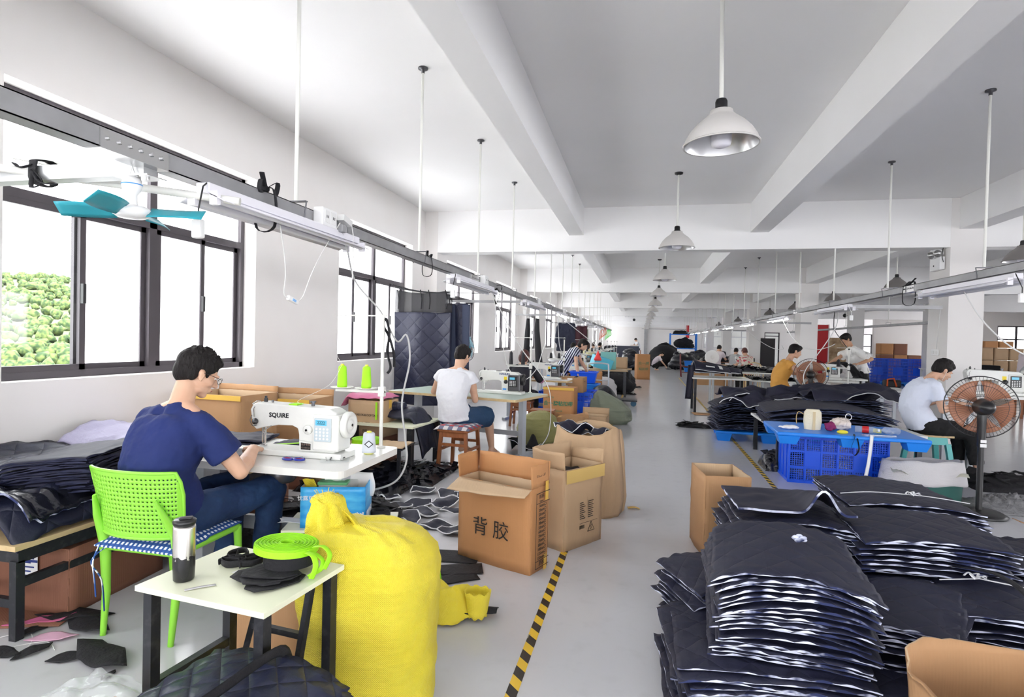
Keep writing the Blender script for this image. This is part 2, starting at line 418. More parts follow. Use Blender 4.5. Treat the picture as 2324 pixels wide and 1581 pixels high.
# right side wall: unseen openings near the camera, made wide for fill light, and the far ones
def wall_x(name, X, y0, y1, ops, th=0.25, side=1):
    mb = MB(); p = y0
    for (a, b, z0, z1) in ops:
        mb.bb(X, X + th, p, a, 0, ZC); mb.bb(X, X + th, a, b, z1, ZC)
        if z0 > 0: mb.bb(X, X + th, a, b, 0, z0)
        p = b
        portal('daylight_portal', (X + th + 0.02, (a + b) / 2, (z0 + z1) / 2), (0, PI / 2, 0), z1 - z0, b - a)
    mb.bb(X, X + th, p, y1, 0, ZC)
    return struct(name, mb, 'wall')
wall_x('wall_right', 12.9, YB, 21.5, [(y, y + 3.0, 0.9, WZ1) for y in (-5.5, -1.5, 2.5, 6.5, 10.5, 14.5)])
wall_x('wall_right_far', XR, 21.5, 30, [(23.0, 26.0, 0.9, WZ1)])
struct('wall_right_return', MB().bb(12.9, XR, 21.3, 21.5, 0, ZC), 'wall')
# beams
for k in range(-2, 7):
    y = Y1 + BAY * k
    if YB < y < YE: struct('trim_%d' % (k + 4), MB().bb(XL, XR + 8, y, y + 0.3, ZB, ZC - 0.001), 'ceil')
n = 20
for x0, x1 in ((-1.228, -0.989), (1.582, 1.852), (4.408, 4.703), (8.2, 8.5), (10.4, 10.65)):
    struct('trim_%d' % n, MB().bb(x0, x1, YB, YE, ZL, ZC - 0.002), 'ceil'); n += 1
# wall pilasters and columns
for k in range(-2, 6):
    y = Y1 + BAY * k
    struct('wall_pilaster_%d' % (k + 3), MB().bb(XL, -3.527, y - 0.004, y + 0.5, 0, ZC - 0.003), 'wall')
n = 1
for k in range(-1, 6):
    y = Y1 + BAY * k
    if k != -1: struct('column_%d' % n, MB().bb(4.305, 4.749, y - 0.004, y + 0.6, 0, ZC - 0.003), 'wall')
    n += 1
for (x, y) in ((8.15, 25.5), (10.75, 25.2), (8.15, 33.5)):
    struct('column_%d' % n, MB().bb(x, x + 0.45, y, y + 0.55, 0, ZC - 0.004), 'wall'); n += 1
def wall_y(name, Y, x0, x1, ops, th=0.25, mats='wall'):
    mb = MB(); p = x0
    for (a, b, z0, z1) in ops:
        mb.bb(p, a, Y, Y + th, 0, ZC); mb.bb(a, b, Y, Y + th, z1, ZC)
        if z0 > 0: mb.bb(a, b, Y, Y + th, 0, z0)
        p = b
    mb.bb(p, x1, Y, Y + th, 0, ZC)
    return struct(name, mb, mats)
def pane_y(i, Y, x0, x1, z0, z1, bars=2, frame='alu', mid=0.62):
    root = empty('window_%d' % i, loc=(x0, Y + 0.1, z0)); root['kind'] = 'structure'; L = x1 - x0; H = z1 - z0; f = MB(); w = 0.06
    for a, b, c, d in ((0, L, 0, w), (0, L, H - w, H), (0, w, 0, H), (L - w, L, 0, H), (0, L, H * mid, H * mid + w)): f.bb(a, b, -0.04, 0.04, c, d)
    for k in range(1, bars): f.bb(L * k / bars - w / 2, L * k / bars + w / 2, -0.04, 0.04, 0, H)
    f.build('window_frame', frame, root); MB().bb(w, L - w, -0.003, 0.003, w, H - w).build('window_pane', 'glass', root)
wall_y('wall_far_store', 34.0, 11.95, 17.5, [])
wall_y('wall_far_right', 30.0, 13.4, 22.0, [(15.5, 18.6, 0.9, 2.56)]); pane_y(60, 30.0, 15.5, 18.6, 0.9, 2.56, 4)
wall_y('wall_far_rooms', 41.5, 7.4, 22.0, [(7.98, 8.93, 0.0, 2.3), (13.85, 14.5, 0.25, 2.3)])
pane_y(61, 41.5, 7.98, 8.93, 0.0, 2.3, 1, 'alu', 0.88); pane_y(62, 41.5, 13.85, 14.5, 0.25, 2.3, 1, 'alu', 0.6)
wall_y('wall_far_windows', 49.5, 4.76, 12.0, [(4.9, 6.4, 1.1, 2.55), (7.0, 9.4, 1.1, 2.55)])
pane_y(63, 49.5, 4.9, 6.4, 1.1, 2.55, 2, 'alu_l'); pane_y(64, 49.5, 7.0, 9.4, 1.1, 2.55, 3, 'alu_l')
M['redpaint'] = pm('red_paint', (0.52, 0.015, 0.02), 0.5)
struct('wall_red_panel', MB().bb(9.06, 9.62, 33.6, 33.8, 0, 2.6), 'redpaint')
struct('wall_red_panel_trim', MB().bb(9.62, 9.68, 33.58, 33.82, 0, 2.62), 'pvc')
# ---- hillside seen through the windows
M['leaf'] = pm('hill_foliage', (0.012, 0.035, 0.008), 0.9, col2=(0.085, 0.115, 0.03), nscale=1.7, contrast=(0.40, 0.60), detail=10, bump=1.0, bscale=3)
M['earth'] = pm('hill_ground', (0.05, 0.07, 0.03), 0.9, col2=(0.10, 0.11, 0.06), nscale=0.05)
def hz(x, y):
    d = max(0, -x - 30); return -11 + min(d * 0.14, 21) * (1 - 0.25 * math.sin(y * 0.021 + 1)) + 2.5 * math.sin(y * 0.05 + x * 0.03)
hb = MB(); hb.grid(lambda u, v: (-30 - 230 * u, -60 + 420 * v, hz(-30 - 230 * u, -60 + 420 * v)), 40, 60)
struct('hill_ground', hb, 'earth')
random.seed(11); tb = MB()
for i in range(9500):
    u = random.random(); x = -34 - 190 * u ** 1.3; y = -20 + 340 * random.random() ** 1.1
    r = random.uniform(0.45, 1.35); z = hz(x, y) + r * 0.7
    tb.ell((x, y, z), (r, r, r * random.uniform(0.8, 1.2)), nu=7, nv=5)
o = tb.build('hillside_trees', 'leaf', disp=(1.6, 0.35)); tag(o, 'sunlit green trees covering the hillside outside the left windows', 'trees', kind='stuff')
# ================================================================ overhead things
M['shade'] = pm('grey_white_enamel_shade', (0.62, 0.60, 0.58), 0.4)
M['shadein'] = pm('brushed_reflector', (0.62, 0.62, 0.63), 0.28, 0.9)
M['bulb'] = pm('opal_bulb', (0.80, 0.79, 0.86), 0.3)
def pendant(first=None, loc=None, label='', group='', shade='shade'):
    if first is not None:
        o = dup(first, None, loc); o['label'] = label; o['group'] = group; return o
    r = empty('pendant_lamp', label, 'lamp', loc, group=group)
    m = MB(); m.lathe([(0, 0.01), (0.05, 0.01), (0.055, 0), (0.05, -0.02), (0.012, -0.03), (0, -0.03)], 16); m.build('ceiling_rose', 'black', r)
    MB().cyl((0, 0, -0.02), (0, 0, -0.70), 0.013, 10).build('rod', 'rod', r)
    m = MB(); m.lathe([(0, 0.02), (0.03, 0.015), (0.036, 0), (0.036, -0.035), (0.046, -0.045), (0.046, -0.06), (0, -0.06)], 20, (0, 0, -0.70)); m.build('lamp_socket', 'black', r)
    prof = [(0.04, -0.75), (0.068, -0.755), (0.072, -0.775), (0.10, -0.80), (0.145, -0.835), (0.185, -0.88), (0.212, -0.925), (0.223, -0.962)]
    m = MB(); m.lathe(prof, 40); m.lathe([(0.223, -0.962), (0.229, -0.958), (0.229, -0.966), (0.219, -0.966)], 40)
    m.lathe([(max(0.02, a - 0.006), b - 0.004) for a, b in prof], 40, mat=1)
    m.build('lamp_shade', [shade, 'shadein'], r)
    m = MB(); m.lathe([(0, -0.76), (0.03, -0.76), (0.035, -0.80), (0.058, -0.83), (0.062, -0.85), (0.062, -0.945), (0.055, -0.968), (0.03, -0.978), (0, -0.98)], 24); m.build('bulb', 'bulb', r)
    return r
proto = pendant(loc=(0.42, 3.75, ZC), label='nearest pendant lamp of the centre row, big white shade with silver inside', group='pendant lamps of the centre row')
proto.rotation_euler = (R(0.8), R(-1.2), 0)
for i in range(1, 14):
    pendant(proto, (0.405 - 0.006 * i, 3.75 + 3.98 * i, ZC), '%s pendant lamp of the centre row, counting away from the camera' % ORD[i], 'pendant lamps of the centre row').rotation_euler = (0, 0, 0.3 * i)
M['shade_d'] = pm('dark_grey_lampshade', (0.20, 0.185, 0.18), 0.5)  # same lamp form as the centre row, lampshade in a darker even grey
proto = pendant(loc=(5.02, 9.2, ZC), label='nearest dark grey pendant lamp beyond the row of columns, on the right', group='pendant lamps beyond the columns', shade='shade_d')
for i in range(1, 9):
    pendant(proto, (5.02, 9.2 + 4.0 * i, ZC), '%s dark grey pendant lamp beyond the row of columns, on the right' % ORD[i], 'pendant lamps beyond the columns').rotation_euler = (0, 0, 0.2 * i)

# ---- steel cable rails with hanging rods
def rail(name, X, y0, y1, label):
    r = empty(name, label, 'rail', (X, 0, 2.0))
    m = MB(); m.bb(-0.035, -0.031, y0, y1, 0.055, 0.125); m.bb(0.031, 0.035, y0, y1, 0.055, 0.125); m.bb(-0.035, 0.035, y0, y1, 0.055, 0.059)
    m.bb(-0.035, -0.020, y0, y1, 0.121, 0.125); m.bb(0.020, 0.035, y0, y1, 0.121, 0.125)
    m.build('rail_channel', 'rail', r)
    for i in range(9):
        y = y0 + (y1 - y0) * (i + 0.35) / 9
        if y < 0: continue
        m = MB(); m.bb(-0.042, 0.042, y - 0.14, y + 0.14, 0.05, 0.118)
        for k in range(6): m.cyl((-0.04 if X > 0 else 0.04, y - 0.11 + 0.044 * k, 0.09), (-0.05 if X > 0 else 0.05, y - 0.11 + 0.044 * k, 0.09), 0.008, 8)
        m.build('rail_joint', 'steel', r)
    return r
rail('cable_rail', -1.8, -4.0, 34.0, 'long grey steel cable rail hung along the window side of the hall')
rail('cable_rail', 2.8, -4.0, 38.0, 'long grey steel cable rail hung beside the columns on the right')
def rodthing(first, X, y, label, group, tilt=0.0):
    if first is not None:
        o = dup(first, None, (X, y, ZC)); o['label'] = label; o['group'] = group
    else:
        o = empty('hanging_rod', label, 'rod', (X, y, ZC), group=group)
        MB().cyl((0, 0, 0), (0, 0, -1.49), 0.011, 10).build('rod', 'rod', o)
        MB().lathe([(0, 0), (0.04, 0), (0.04, -0.012), (0.014, -0.02), (0.014, -0.045), (0, -0.045)], 12).build('ceiling_anchor', 'dsteel', o)
        m = MB()
        for s in (-1, 1): m.tube([(0.06 * s, 0, -1.49), (0.06 * s, 0, -1.50), (0.05 * s, 0, -1.585)], 0.004, 6)
        m.bb(-0.062, 0.062, -0.012, 0.012, -1.494, -1.488)
        m.build('stirrup', 'dsteel', o)
    o.rotation_euler = (tilt, 0, 0); return o
r0 = rodthing(None, -1.8, 2.72, 'nearest white rod holding up the window side cable rail', 'rods of the window side rail')
for i in range(1, 19):
    rodthing(r0, -1.8, 2.72 + 1.72 * i, '%s white hanging rod of the window side rail, counting from the camera' % ORD[i], 'rods of the window side rail')
for i in range(19):
    rodthing(r0, 2.8, 5.64 + 1.97 * i, '%s white hanging rod of the right hand rail, counting from the camera' % ORD[i], 'rods of the right hand rail')

# ---- tube light fixtures under the rails
M['tubeoff'] = pm('unlit_tube', (0.80, 0.80, 0.84), 0.3)
M['tubeon'] = pm('lit_tube', (1, 1, 1), 0.4, emit=(1.0, 1.0, 0.86), estr=6.0)
M['refl'] = pm('white_reflector', (0.80, 0.79, 0.84), 0.35)
def fixture(loc, L, label, group, lit=False, side=1):
    o = empty('tube_light', label, 'light', loc, group=group)
    m = MB(); m.bb(-0.032, 0.032, 0, L, 0.015, 0.055); m.build('gear_channel', 'refl', o, bevel=0.004)
    m = MB()
    m.sheet(lambda u, v: (-0.105 + 0.21 * u, L * v, 0.018 - 0.042 * abs(2 * u - 1) ** 1.2), 8, 2, 0.003); m.build('reflector', 'refl', o)
    for s in (-1, 1):
        MB().cyl((0.052 * s, 0.02, -0.012), (0.052 * s, L - 0.02, -0.012), 0.014, 12).build('tube', 'tubeon' if lit else 'tubeoff', o)
    for s in (-1, 1):
        for y in (0, L - 0.02): MB().bb(0.052 * s - 0.018, 0.052 * s + 0.018, y, y + 0.02, -0.034, 0.02).build('lamp_holder', 'refl', o)
    m = MB(); m.tube([(0.02 * side, 0.0, 0.05), (0.03 * side, -0.03, 0.03), (0.01, -0.03, -0.06), (0.01, -0.03, -0.10)], 0.0035, 6); c = m.build('cord', 'black' if loc[1] < 7 else 'cable', o)
    m = MB(); m.bb(-0.012, 0.032, -0.045, -0.015, -0.175, -0.10); m.build('pull_switch', 'pvc', c, bevel=0.007)
    return o
Ly = [(1.99, 1.26), (5.14, 1.42), (8.5, 1.5), (12.0, 1.35), (15.4, 1.4), (18.8, 1.4), (22.3, 1.4), (25.8, 1.4)]
for i, (y, L) in enumerate(Ly):
    fixture((-1.74, y, 1.995), L, '%s white twin tube light under the window side rail, counting from the camera' % ORD[i], 'tube lights of the window side rail', lit=(i in (3,)))
Ry = [(5.1, 1.47), (8.73, 1.42), (12.3, 1.5), (15.9, 1.5), (19.4, 1.6), (23.0, 1.5), (26.6, 1.5), (30.2, 1.5), (33.8, 1.5)]
for i, (y, L) in enumerate(Ry):
    fixture((2.76, y, 1.985), L, '%s%s twin tube light under the right hand rail, counting from the camera' % (ORD[i], ' lit' if i > 1 else ' unlit'), 'tube lights of the right hand rail', lit=i > 1, side=-1)

# ---- sockets on the rail
M['sock'] = pm('socket_white', (0.86, 0.86, 0.86), 0.35)
def sock(loc, label, first=None):
    o = empty('socket_box', label, 'socket', loc, group='socket boxes on the rails')
    MB().bb(-0.03, 0.03, -0.075, 0.075, -0.055, 0.045).build('socket_body', 'sock', o, bevel=0.006)
    m = MB()
    for dy in (-0.03, 0.035): m.bb(0.03, 0.033, dy - 0.025, dy + 0.025, -0.035, 0.03)
    m.build('face_plate', 'pvc', o)
    m = MB()
    for dy in (-0.03, 0.035):
        for q in (-0.008, 0.008): m.bb(0.033, 0.0345, dy + q - 0.002, dy + q + 0.002, -0.01, 0.005)
    m.build('socket_hole', 'black', o); return o
for i, (x, y) in enumerate(((-1.735, 2.90), (-1.735, 6.20), (-1.735, 9.7), (-1.735, 13.0), (-1.735, 16.5), (-1.735, 20.0))):
    sock((x, y, 2.10), '%s white socket box on the window side rail, counting from the camera' % ORD[i])
m = MB(); m.box((0, 0, 0), (0.045, 0.10, 0.035), rot=Euler((R(-12), 0, 0))); m.tube([(0, 0.05, 0), (0, 0.08, -0.01), (0.0, 0.10, -0.06), (0.0, 0.11, -0.2), (0, 0.10, -0.33)], 0.0035, 6)
tag(m.build('plug_adapter', 'cable', loc=(-1.71, 3.07, 2.115)), 'cream plug adapter with a thin wire, beside the nearest socket box', 'adapter')
m = MB(); m.box((0, 0, 0), (0.04, 0.05, 0.045)); tag(m.build('grey_plug', pm('grey_plug', (0.3, 0.3, 0.31), 0.5), loc=(-1.70, 3.02, 2.06), bevel=0.008), 'grey plug with a cable running down to the thread stand', 'plug')
# ---- cables
def cable(name, pts, r, mat, label, cat='cable', n=7, group=None):
    return tag(MB().tube(spline(pts, n), r, 6).build(name, mat), label, cat, group)
cable('hanging_wire', [(-1.74, 2.45, 2.06), (-1.74, 2.50, 1.98), (-1.76, 2.58, 1.78), (-1.80, 2.63, 1.66), (-1.8, 2.67, 1.635)], 0.0032, 'cable', 'white wire from the rail down to the small inline switch', group=None)
cable('hanging_wire', [(-1.8, 2.745, 1.62), (-1.8, 2.80, 1.655), (-1.79, 2.86, 1.78), (-1.77, 2.94, 1.92), (-1.70, 3.0, 2.09)], 0.0032, 'cable', 'white wire from the inline switch up to the socket box')
o = empty('inline_switch', 'small white inline switch hanging on the looped wire', 'switch', (-1.8, 2.705, 1.628)); 
MB().box((0, 0, 0), (0.02, 0.09, 0.026), rot=Euler((R(-14), 0, 0))).build('switch_body', 'sock', o, bevel=0.006); MB().box((0.011, 0.0, -0.002), (0.004, 0.03, 0.012), rot=Euler((R(-14), 0, 0))).build('rocker', pm('blue_rocker', (0.25, 0.5, 0.85), 0.4), o)
cable('power_cable', [(-1.71, 3.02, 2.06), (-1.72, 3.12, 1.96), (-1.73, 3.25, 1.78), (-1.60, 3.34, 1.60), (-1.50, 3.36, 1.42), (-1.435, 3.36, 1.46), (-1.41, 3.36, 1.30), (-1.43, 3.30, 1.05), (-1.38, 3.24, 0.85), (-1.36, 3.22, 0.70), (-1.42, 3.18, 0.58), (-1.60, 3.12, 0.52)], 0.006, pm('grey_cable', (0.42, 0.42, 0.42), 0.5), 'grey cable from the rail past the thread stand to the nearest machine')
cable('power_cable', [(-1.74, 6.55, 2.03), (-1.70, 6.75, 1.65), (-1.65, 7.1, 1.1), (-1.5, 7.25, 0.92), (-1.35, 7.4, 1.05), (-1.28, 7.5, 1.30), (-1.25, 7.5, 1.40)], 0.005, 'cable', 'white cable swinging from the rail to the second thread stand')
cable('power_cable', [(-1.74, 6.35, 2.08), (-1.62, 6.6, 1.75), (-1.45, 6.9, 1.35), (-1.2, 7.2, 0.95), (-1.12, 7.25, 0.7), (-1.12, 7.2, 0.3), (-1.2, 7.1, 0.12)], 0.006, 'cable', 'white cable running from the rail down past the second sewing table')
cable('power_cable', [(-1.74, 12.0, 2.0), (-1.75, 12.2, 1.6), (-1.7, 12.4, 1.2), (-1.4, 12.6, 0.95)], 0.006, 'cable', 'white cable dropping behind the striped shirt worker')
cable('power_cable', [(-1.74, 11.6, 2.0), (-1.45, 12.1, 1.75), (-1.1, 12.6, 1.45), (-0.95, 12.8, 1.3)], 0.008, 'cable', 'white cable slanting down towards the red bag')
cable('power_cable', [(2.8, 5.95, 1.98), (2.82, 5.75, 1.76), (2.86, 5.55, 1.58), (2.95, 5.4, 1.44), (3.15, 5.3, 1.32), (3.5, 5.4, 1.18), (3.75, 5.6, 0.95)], 0.006, 'cable', 'white cable from the right hand rail down to the front sewing machine')
cable('power_cable', [(2.8, 9.35, 1.99), (2.86, 9.6, 1.78), (2.76, 9.7, 1.52), (2.60, 9.7, 1.27), (2.50, 9.7, 1.13), (2.45, 9.7, 1.0), (2.46, 9.7, 0.88), (2.52, 9.7, 0.80)], 0.007, 'cable', 'white cable from the right hand rail towards the copper bladed fan')
cable('power_cable', [(2.8, 12.8, 1.97), (2.92, 12.5, 1.62), (3.08, 12.3, 1.43), (3.25, 12.1, 1.38), (3.42, 11.9, 1.44), (3.5, 11.8, 1.5)], 0.007, 'cable', 'white cable sagging from the third lit tube to a machine stand')
cable('power_cable', [(2.8, 9.5, 1.97), (2.85, 9.7, 1.85), (2.95, 10.0, 1.72), (3.1, 10.2, 1.58), (3.2, 10.2, 1.44)], 0.006, 'black', 'black cable dropping from the rail in front of the standing man')
cable('power_cable', [(2.8, 17.6, 1.97), (3.3, 18.2, 1.62), (3.9, 19, 1.36), (4.3, 19.5, 1.33), (4.2, 19.2, 1.45)], 0.009, 'cable', 'white cable sagging beside the third column')
# ---- black straps tied round the rails and the near cross bars
def bow(loc, s, label, rz=0.0):
    m = MB(); w = 0.012 * s
    def strip(pts, w=w): m.tube(spline(pts, 5), w, 6, ry=0.0022)
    strip([(-0.045 * s, 0, 0.06 * s), (0.045 * s, 0, 0.065 * s), (0.052 * s, 0, -0.11 * s), (-0.045 * s, 0, -0.115 * s), (-0.05 * s, 0, 0.06 * s)])
    strip([(0, 0, 0.07 * s), (0.03 * s, 0.05 * s, 0.11 * s), (-0.01 * s, 0.08 * s, 0.05 * s), (0, 0, 0.07 * s)]); strip([(0, 0, 0.07 * s), (0.02 * s, -0.06 * s, 0.10 * s), (0.02 * s, -0.07 * s, 0.04 * s), (0, 0, 0.065 * s)])
    strip([(0, 0, 0.07 * s), (0.03 * s, -0.07 * s, 0.13 * s)]); m.ell((0, 0, 0.07 * s), (0.02 * s, 0.02 * s, 0.018 * s), nu=8, nv=6)
    return tag(m.build('tied_strap', 'blackf', loc=loc, rz=rz), label, 'strap')
bow((-1.78, 2.44, 2.07), 1.0, 'black cloth strap tied round the near end of the window side rail')
bow((-1.8, 4.62, 2.07), 0.8, 'black tape wound round the rail above the quilted curtain')
bow((2.8, 7.05, 2.06), 1.1, 'black tape tied round the right hand rail beside the column')
m = MB()
for s in (-1, 1): m.tube(spline([(0, 0, 0.0), (0.03 * s, 0.02, -0.06), (0.02 * s, 0.02 * s, -0.13), (0.0, 0, -0.20)], 5), 0.014, 6, ry=0.003)
m.tube(spline([(-0.05, 0, 0.02), (0.05, 0.03, 0.03), (0.06, 0, -0.02)], 5), 0.012, 6, ry=0.003)
tag(m.build('tied_strap', 'blackf', loc=(-1.76, 6.86, 2.07)), 'black ribbon hanging in a bow from the rail past the second fixture', 'strap')
# ---- near cross bars, ceiling fan
o = empty('cross_bar', 'grey steel cross bar running from the rail to the first window', 'bar', (-1.8, 1.80, 2.05))
m = MB(); m.bb(-1.95, 0.0, -0.03, 0.03, -0.03, 0.025); m.build('bar_channel', pm('galvanised_bar', (0.42, 0.43, 0.44), 0.4, 0.5, col2=(0.55, 0.56, 0.56), nscale=5), o)
m = MB(); m.bb(-0.12, 0.03, -0.045, 0.045, -0.034, -0.030)
for a in (-0.09, -0.05, -0.01): m.cyl((a, 0.0, -0.034), (a, 0.0, -0.042), 0.006, 8)
m.build('joint_plate', 'steel', o)
tag(MB().cyl((-2.95, 1.55, 2.115), (-1.62, 2.06, 1.985), 0.016, 12).build('hanger_pole', 'rod'), 'white pole lying slanted under the cross bar by the ceiling fan', 'pole')
m = MB(); m.tube(spline([(0, -0.036, 0.04), (0, 0.036, 0.045), (0, 0.04, -0.04), (0, -0.036, -0.04), (0, -0.038, 0.04)], 4), 0.022, 6, ry=0.003); m.tube(spline([(0.0, -0.04, 0.02), (-0.05, -0.05, 0.01), (-0.09, -0.04, 0.03)], 4), 0.012, 6, ry=0.003); m.tube(spline([(0, -0.04, 0.0), (0.05, -0.05, -0.05), (0.11, -0.05, -0.06)], 4), 0.012, 6, ry=0.003); m.tube(spline([(0, -0.04, 0.0), (0.02, -0.06, -0.07), (0.06, -0.05, -0.05), (0, -0.04, 0)], 4), 0.008, 6, ry=0.003)
tag(m.build('tied_strap', 'blackf', loc=(-2.30, 1.80, 2.055)), 'dark strap knotted round the cross bar left of the ceiling fan', 'strap')
tag(MB().box((0, 0, 0), (0.28, 0.02, 0.035), rot=Euler((0, R(10), R(14)))).build('hanger_batten', 'rod', loc=(-2.33, 1.84, 2.115)), 'short white batten tied under the strap on the cross bar', 'batten')
M['teal'] = pm('teal_plastic', (0.02, 0.32, 0.40), 0.35)
o = empty('hanging_fan', 'small hanging fan with a white body and teal blades near the first window', 'fan', (-1.84, 1.76, 2.03))
m = MB(); m.tube([(0, 0, 0.02), (0.012, 0, -0.01), (0, 0, -0.03), (-0.012, 0, -0.01), (0, 0, 0.02)], 0.002, 6); m.build('hook', 'steel', o)
m = MB(); m.lathe([(0, -0.015), (0.02, -0.018), (0.03, -0.03), (0.034, -0.05), (0.03, -0.068), (0.018, -0.085), (0.018, -0.11), (0.022, -0.125), (0, -0.125)], 24); m.build('fan_body', 'sock', o)
m = MB(); m.lathe([(0.0345, -0.046), (0.0346, -0.05)], 24); m.build('blue_band', pm('blue_band', (0.05, 0.3, 0.7), 0.4), o)
m = MB(); m.lathe([(0, -0.125), (0.05, -0.128), (0.064, -0.14), (0.064, -0.155), (0.045, -0.168), (0, -0.172)], 28); m.build('hub', 'sock', o)
for k in range(4):
    a = R(20 + 90 * k); ca, sa = math.cos(a), math.sin(a); m = MB()
    def bl(u, v, ca=ca, sa=sa):
        r = 0.06 + 0.19 * u; w = (0.020 + 0.018 * math.sin(PI * min(1, u * 0.9 + 0.05))) * (v - 0.5) * 2; z = -0.148 + 0.020 * (v - 0.5) * 2
        return (r * ca - w * sa, r * sa + w * ca, z)
    m.sheet(bl, 10, 4, 0.0025); m.build('blade', 'teal', o)
# ---- cross rails out to the wall and to the columns
def cross(a, b, label, h=0.04):
    return tag(MB().bar(a, b, 0.035, h).build('cross_bar', 'rail'), label, 'bar')
cross((-1.86, 8.75, 2.03), (-2.98, 8.75, 2.03), 'thin cross bar from the rail that the quilted curtain hangs from')
cross((-1.86, 13.3, 2.03), (-2.95, 13.3, 2.03), 'cross bar carrying the hanging black trousers')
cross((-1.86, 19.0, 2.03), (-3.0, 19.0, 2.03), 'cross bar carrying the dark hanging jackets')
cross((2.84, 9.3, 2.04), (4.12, 9.3, 2.04), 'grey cross bar reaching from the right hand rail to the first column', 0.05)
cross((2.84, 15.7, 2.02), (4.1, 15.7, 2.02), 'grey cross bar reaching towards the second column', 0.05)
cross((2.84, 25.0, 2.02), (4.1, 25.0, 2.02), 'grey cross bar reaching towards the third column', 0.05)
tag(MB().bb(6.54, 6.66, 14.0, 29.0, 2.04, 2.10).build('cross_bar', 'rail'), 'long grey rail far to the right behind the columns', 'bar')
cross((-0.1, 57.57, 2.75), (4.6, 57.57, 2.75), 'thin dark pipe along the far end wall', 0.05)
# ---- things fixed on the first column
o = empty('emergency_light', 'white twin head emergency light high on the first column', 'emergency light', (4.295, 9.80, 2.78))
MB().bb(-0.07, 0, -0.15, 0.15, -0.16, 0.03).build('battery_case', 'sock', o, bevel=0.01)
for s in (-1, 1):
    m = MB(); m.lathe([(0, -0.03), (0.045, -0.03), (0.06, 0.02), (0.062, 0.05), (0, 0.05)], 18, (-0.05, 0.085 * s, 0.09), (-0.7, 0.2 * s - 0.5, -0.25)); h = m.build('lamp_head', 'sock', o)
    m = MB(); m.lathe([(0, 0.052), (0.05, 0.052), (0.054, 0.056), (0, 0.06)], 18, (-0.05, 0.085 * s, 0.09), (-0.7, 0.2 * s - 0.5, -0.25)); m.build('lens', 'shadein', h)
MB().bb(-0.08, 0.0, -0.03, 0.12, 0.13, 0.18).build('bracket', 'sock', o)
m = MB(); m.cyl((-0.071, 0.03, -0.09), (-0.075, 0.03, -0.09), 0.012, 10); m.build('test_button', 'black', o)
cable('hanging_wire', [(4.28, 9.62, 2.93), (4.24, 9.60, 2.92), (4.23, 9.60, 2.8), (4.25, 9.6, 2.72)], 0.006, 'black', 'short black lead beside the emergency light')
o = empty('wall_switch', 'white double switch low on the side of the first column', 'switch', (4.298, 9.86, 1.40))
MB().bb(-0.012, 0, -0.11, 0.11, -0.045, 0.045).build('face_plate', 'sock', o, bevel=0.003)
for s in (-1, 1): MB().bb(-0.016, -0.012, 0.05 * s - 0.035, 0.05 * s + 0.035, -0.025, 0.025).build('rocker', 'pvc', o)
tag(MB().cyl((4.1, 9.3, 2.03), (4.285, 9.80, 1.45), 0.003, 6).build('switch_cord', 'cable'), 'thin cord hanging from the cross bar end to the column switch', 'cord')
for (x, y, n) in ((-0.5, 33.69, 'small dark dome camera under the far ceiling'), (7.95, 25.69, 'small dark camera high beside the far right column')):
    o = empty('security_camera', n, 'camera', (x, y, 2.715)); m = MB(); m.ell((0, 0, 0), (0.08, 0.08, 0.08)); m.build('camera_body', 'black', o); MB().cyl((0, 0, 0.05), (0, 0, 0.21), 0.025, 8).build('mount', 'pvc', o)
tag(MB().bb(0, 0.30, 0, 0.06, 0, 1.2).build('fire_pipe', 'redpaint', loc=(4.05, 57.535, 1.95)), 'red vertical pipe casing near the far end wall', 'pipe')

for i in range(5): rodthing(r0, 6.6, 14.4 + 3.4 * i, '%s white rod holding the rail behind the columns' % ORD[i], 'rods of the rail behind the columns')
# ================================================================ people
M['skin'] = pm('skin', (0.62, 0.36, 0.24), 0.5, col2=(0.68, 0.42, 0.29), nscale=9)
M['skin_d'] = pm('skin_tanned', (0.50, 0.27, 0.165), 0.5, col2=(0.56, 0.32, 0.20), nscale=9)
M['hair'] = pm('black_hair', (0.009, 0.007, 0.007), 0.6, spec=0.25, bump=0.9, bscale=70, stretch=(1, 1, 0.35))
M['hair_r'] = pm('reddish_hair', (0.09, 0.022, 0.018), 0.5, bump=0.9, bscale=60)
M['hair_b'] = pm('brown_hair', (0.05, 0.022, 0.014), 0.5, bump=0.9, bscale=60)
M['lip'] = pm('lips', (0.42, 0.16, 0.13), 0.5)
M['eyew'] = pm('eye_white', (0.75, 0.74, 0.72), 0.3)
def V(*a): return Vector(a)
def catmull(P, t):
    n = len(P) - 1; x = min(max(t, 0), 1) * n; i = min(int(x), n - 1); f = x - i
    p0, p1, p2, p3 = P[max(i - 1, 0)], P[i], P[i + 1], P[min(i + 2, n)]
    return 0.5 * ((2 * p1) + (p2 - p0) * f + (2 * p0 - 5 * p1 + 4 * p2 - p3) * f * f + (3 * p1 - p0 - 3 * p2 + p3) * f ** 3)
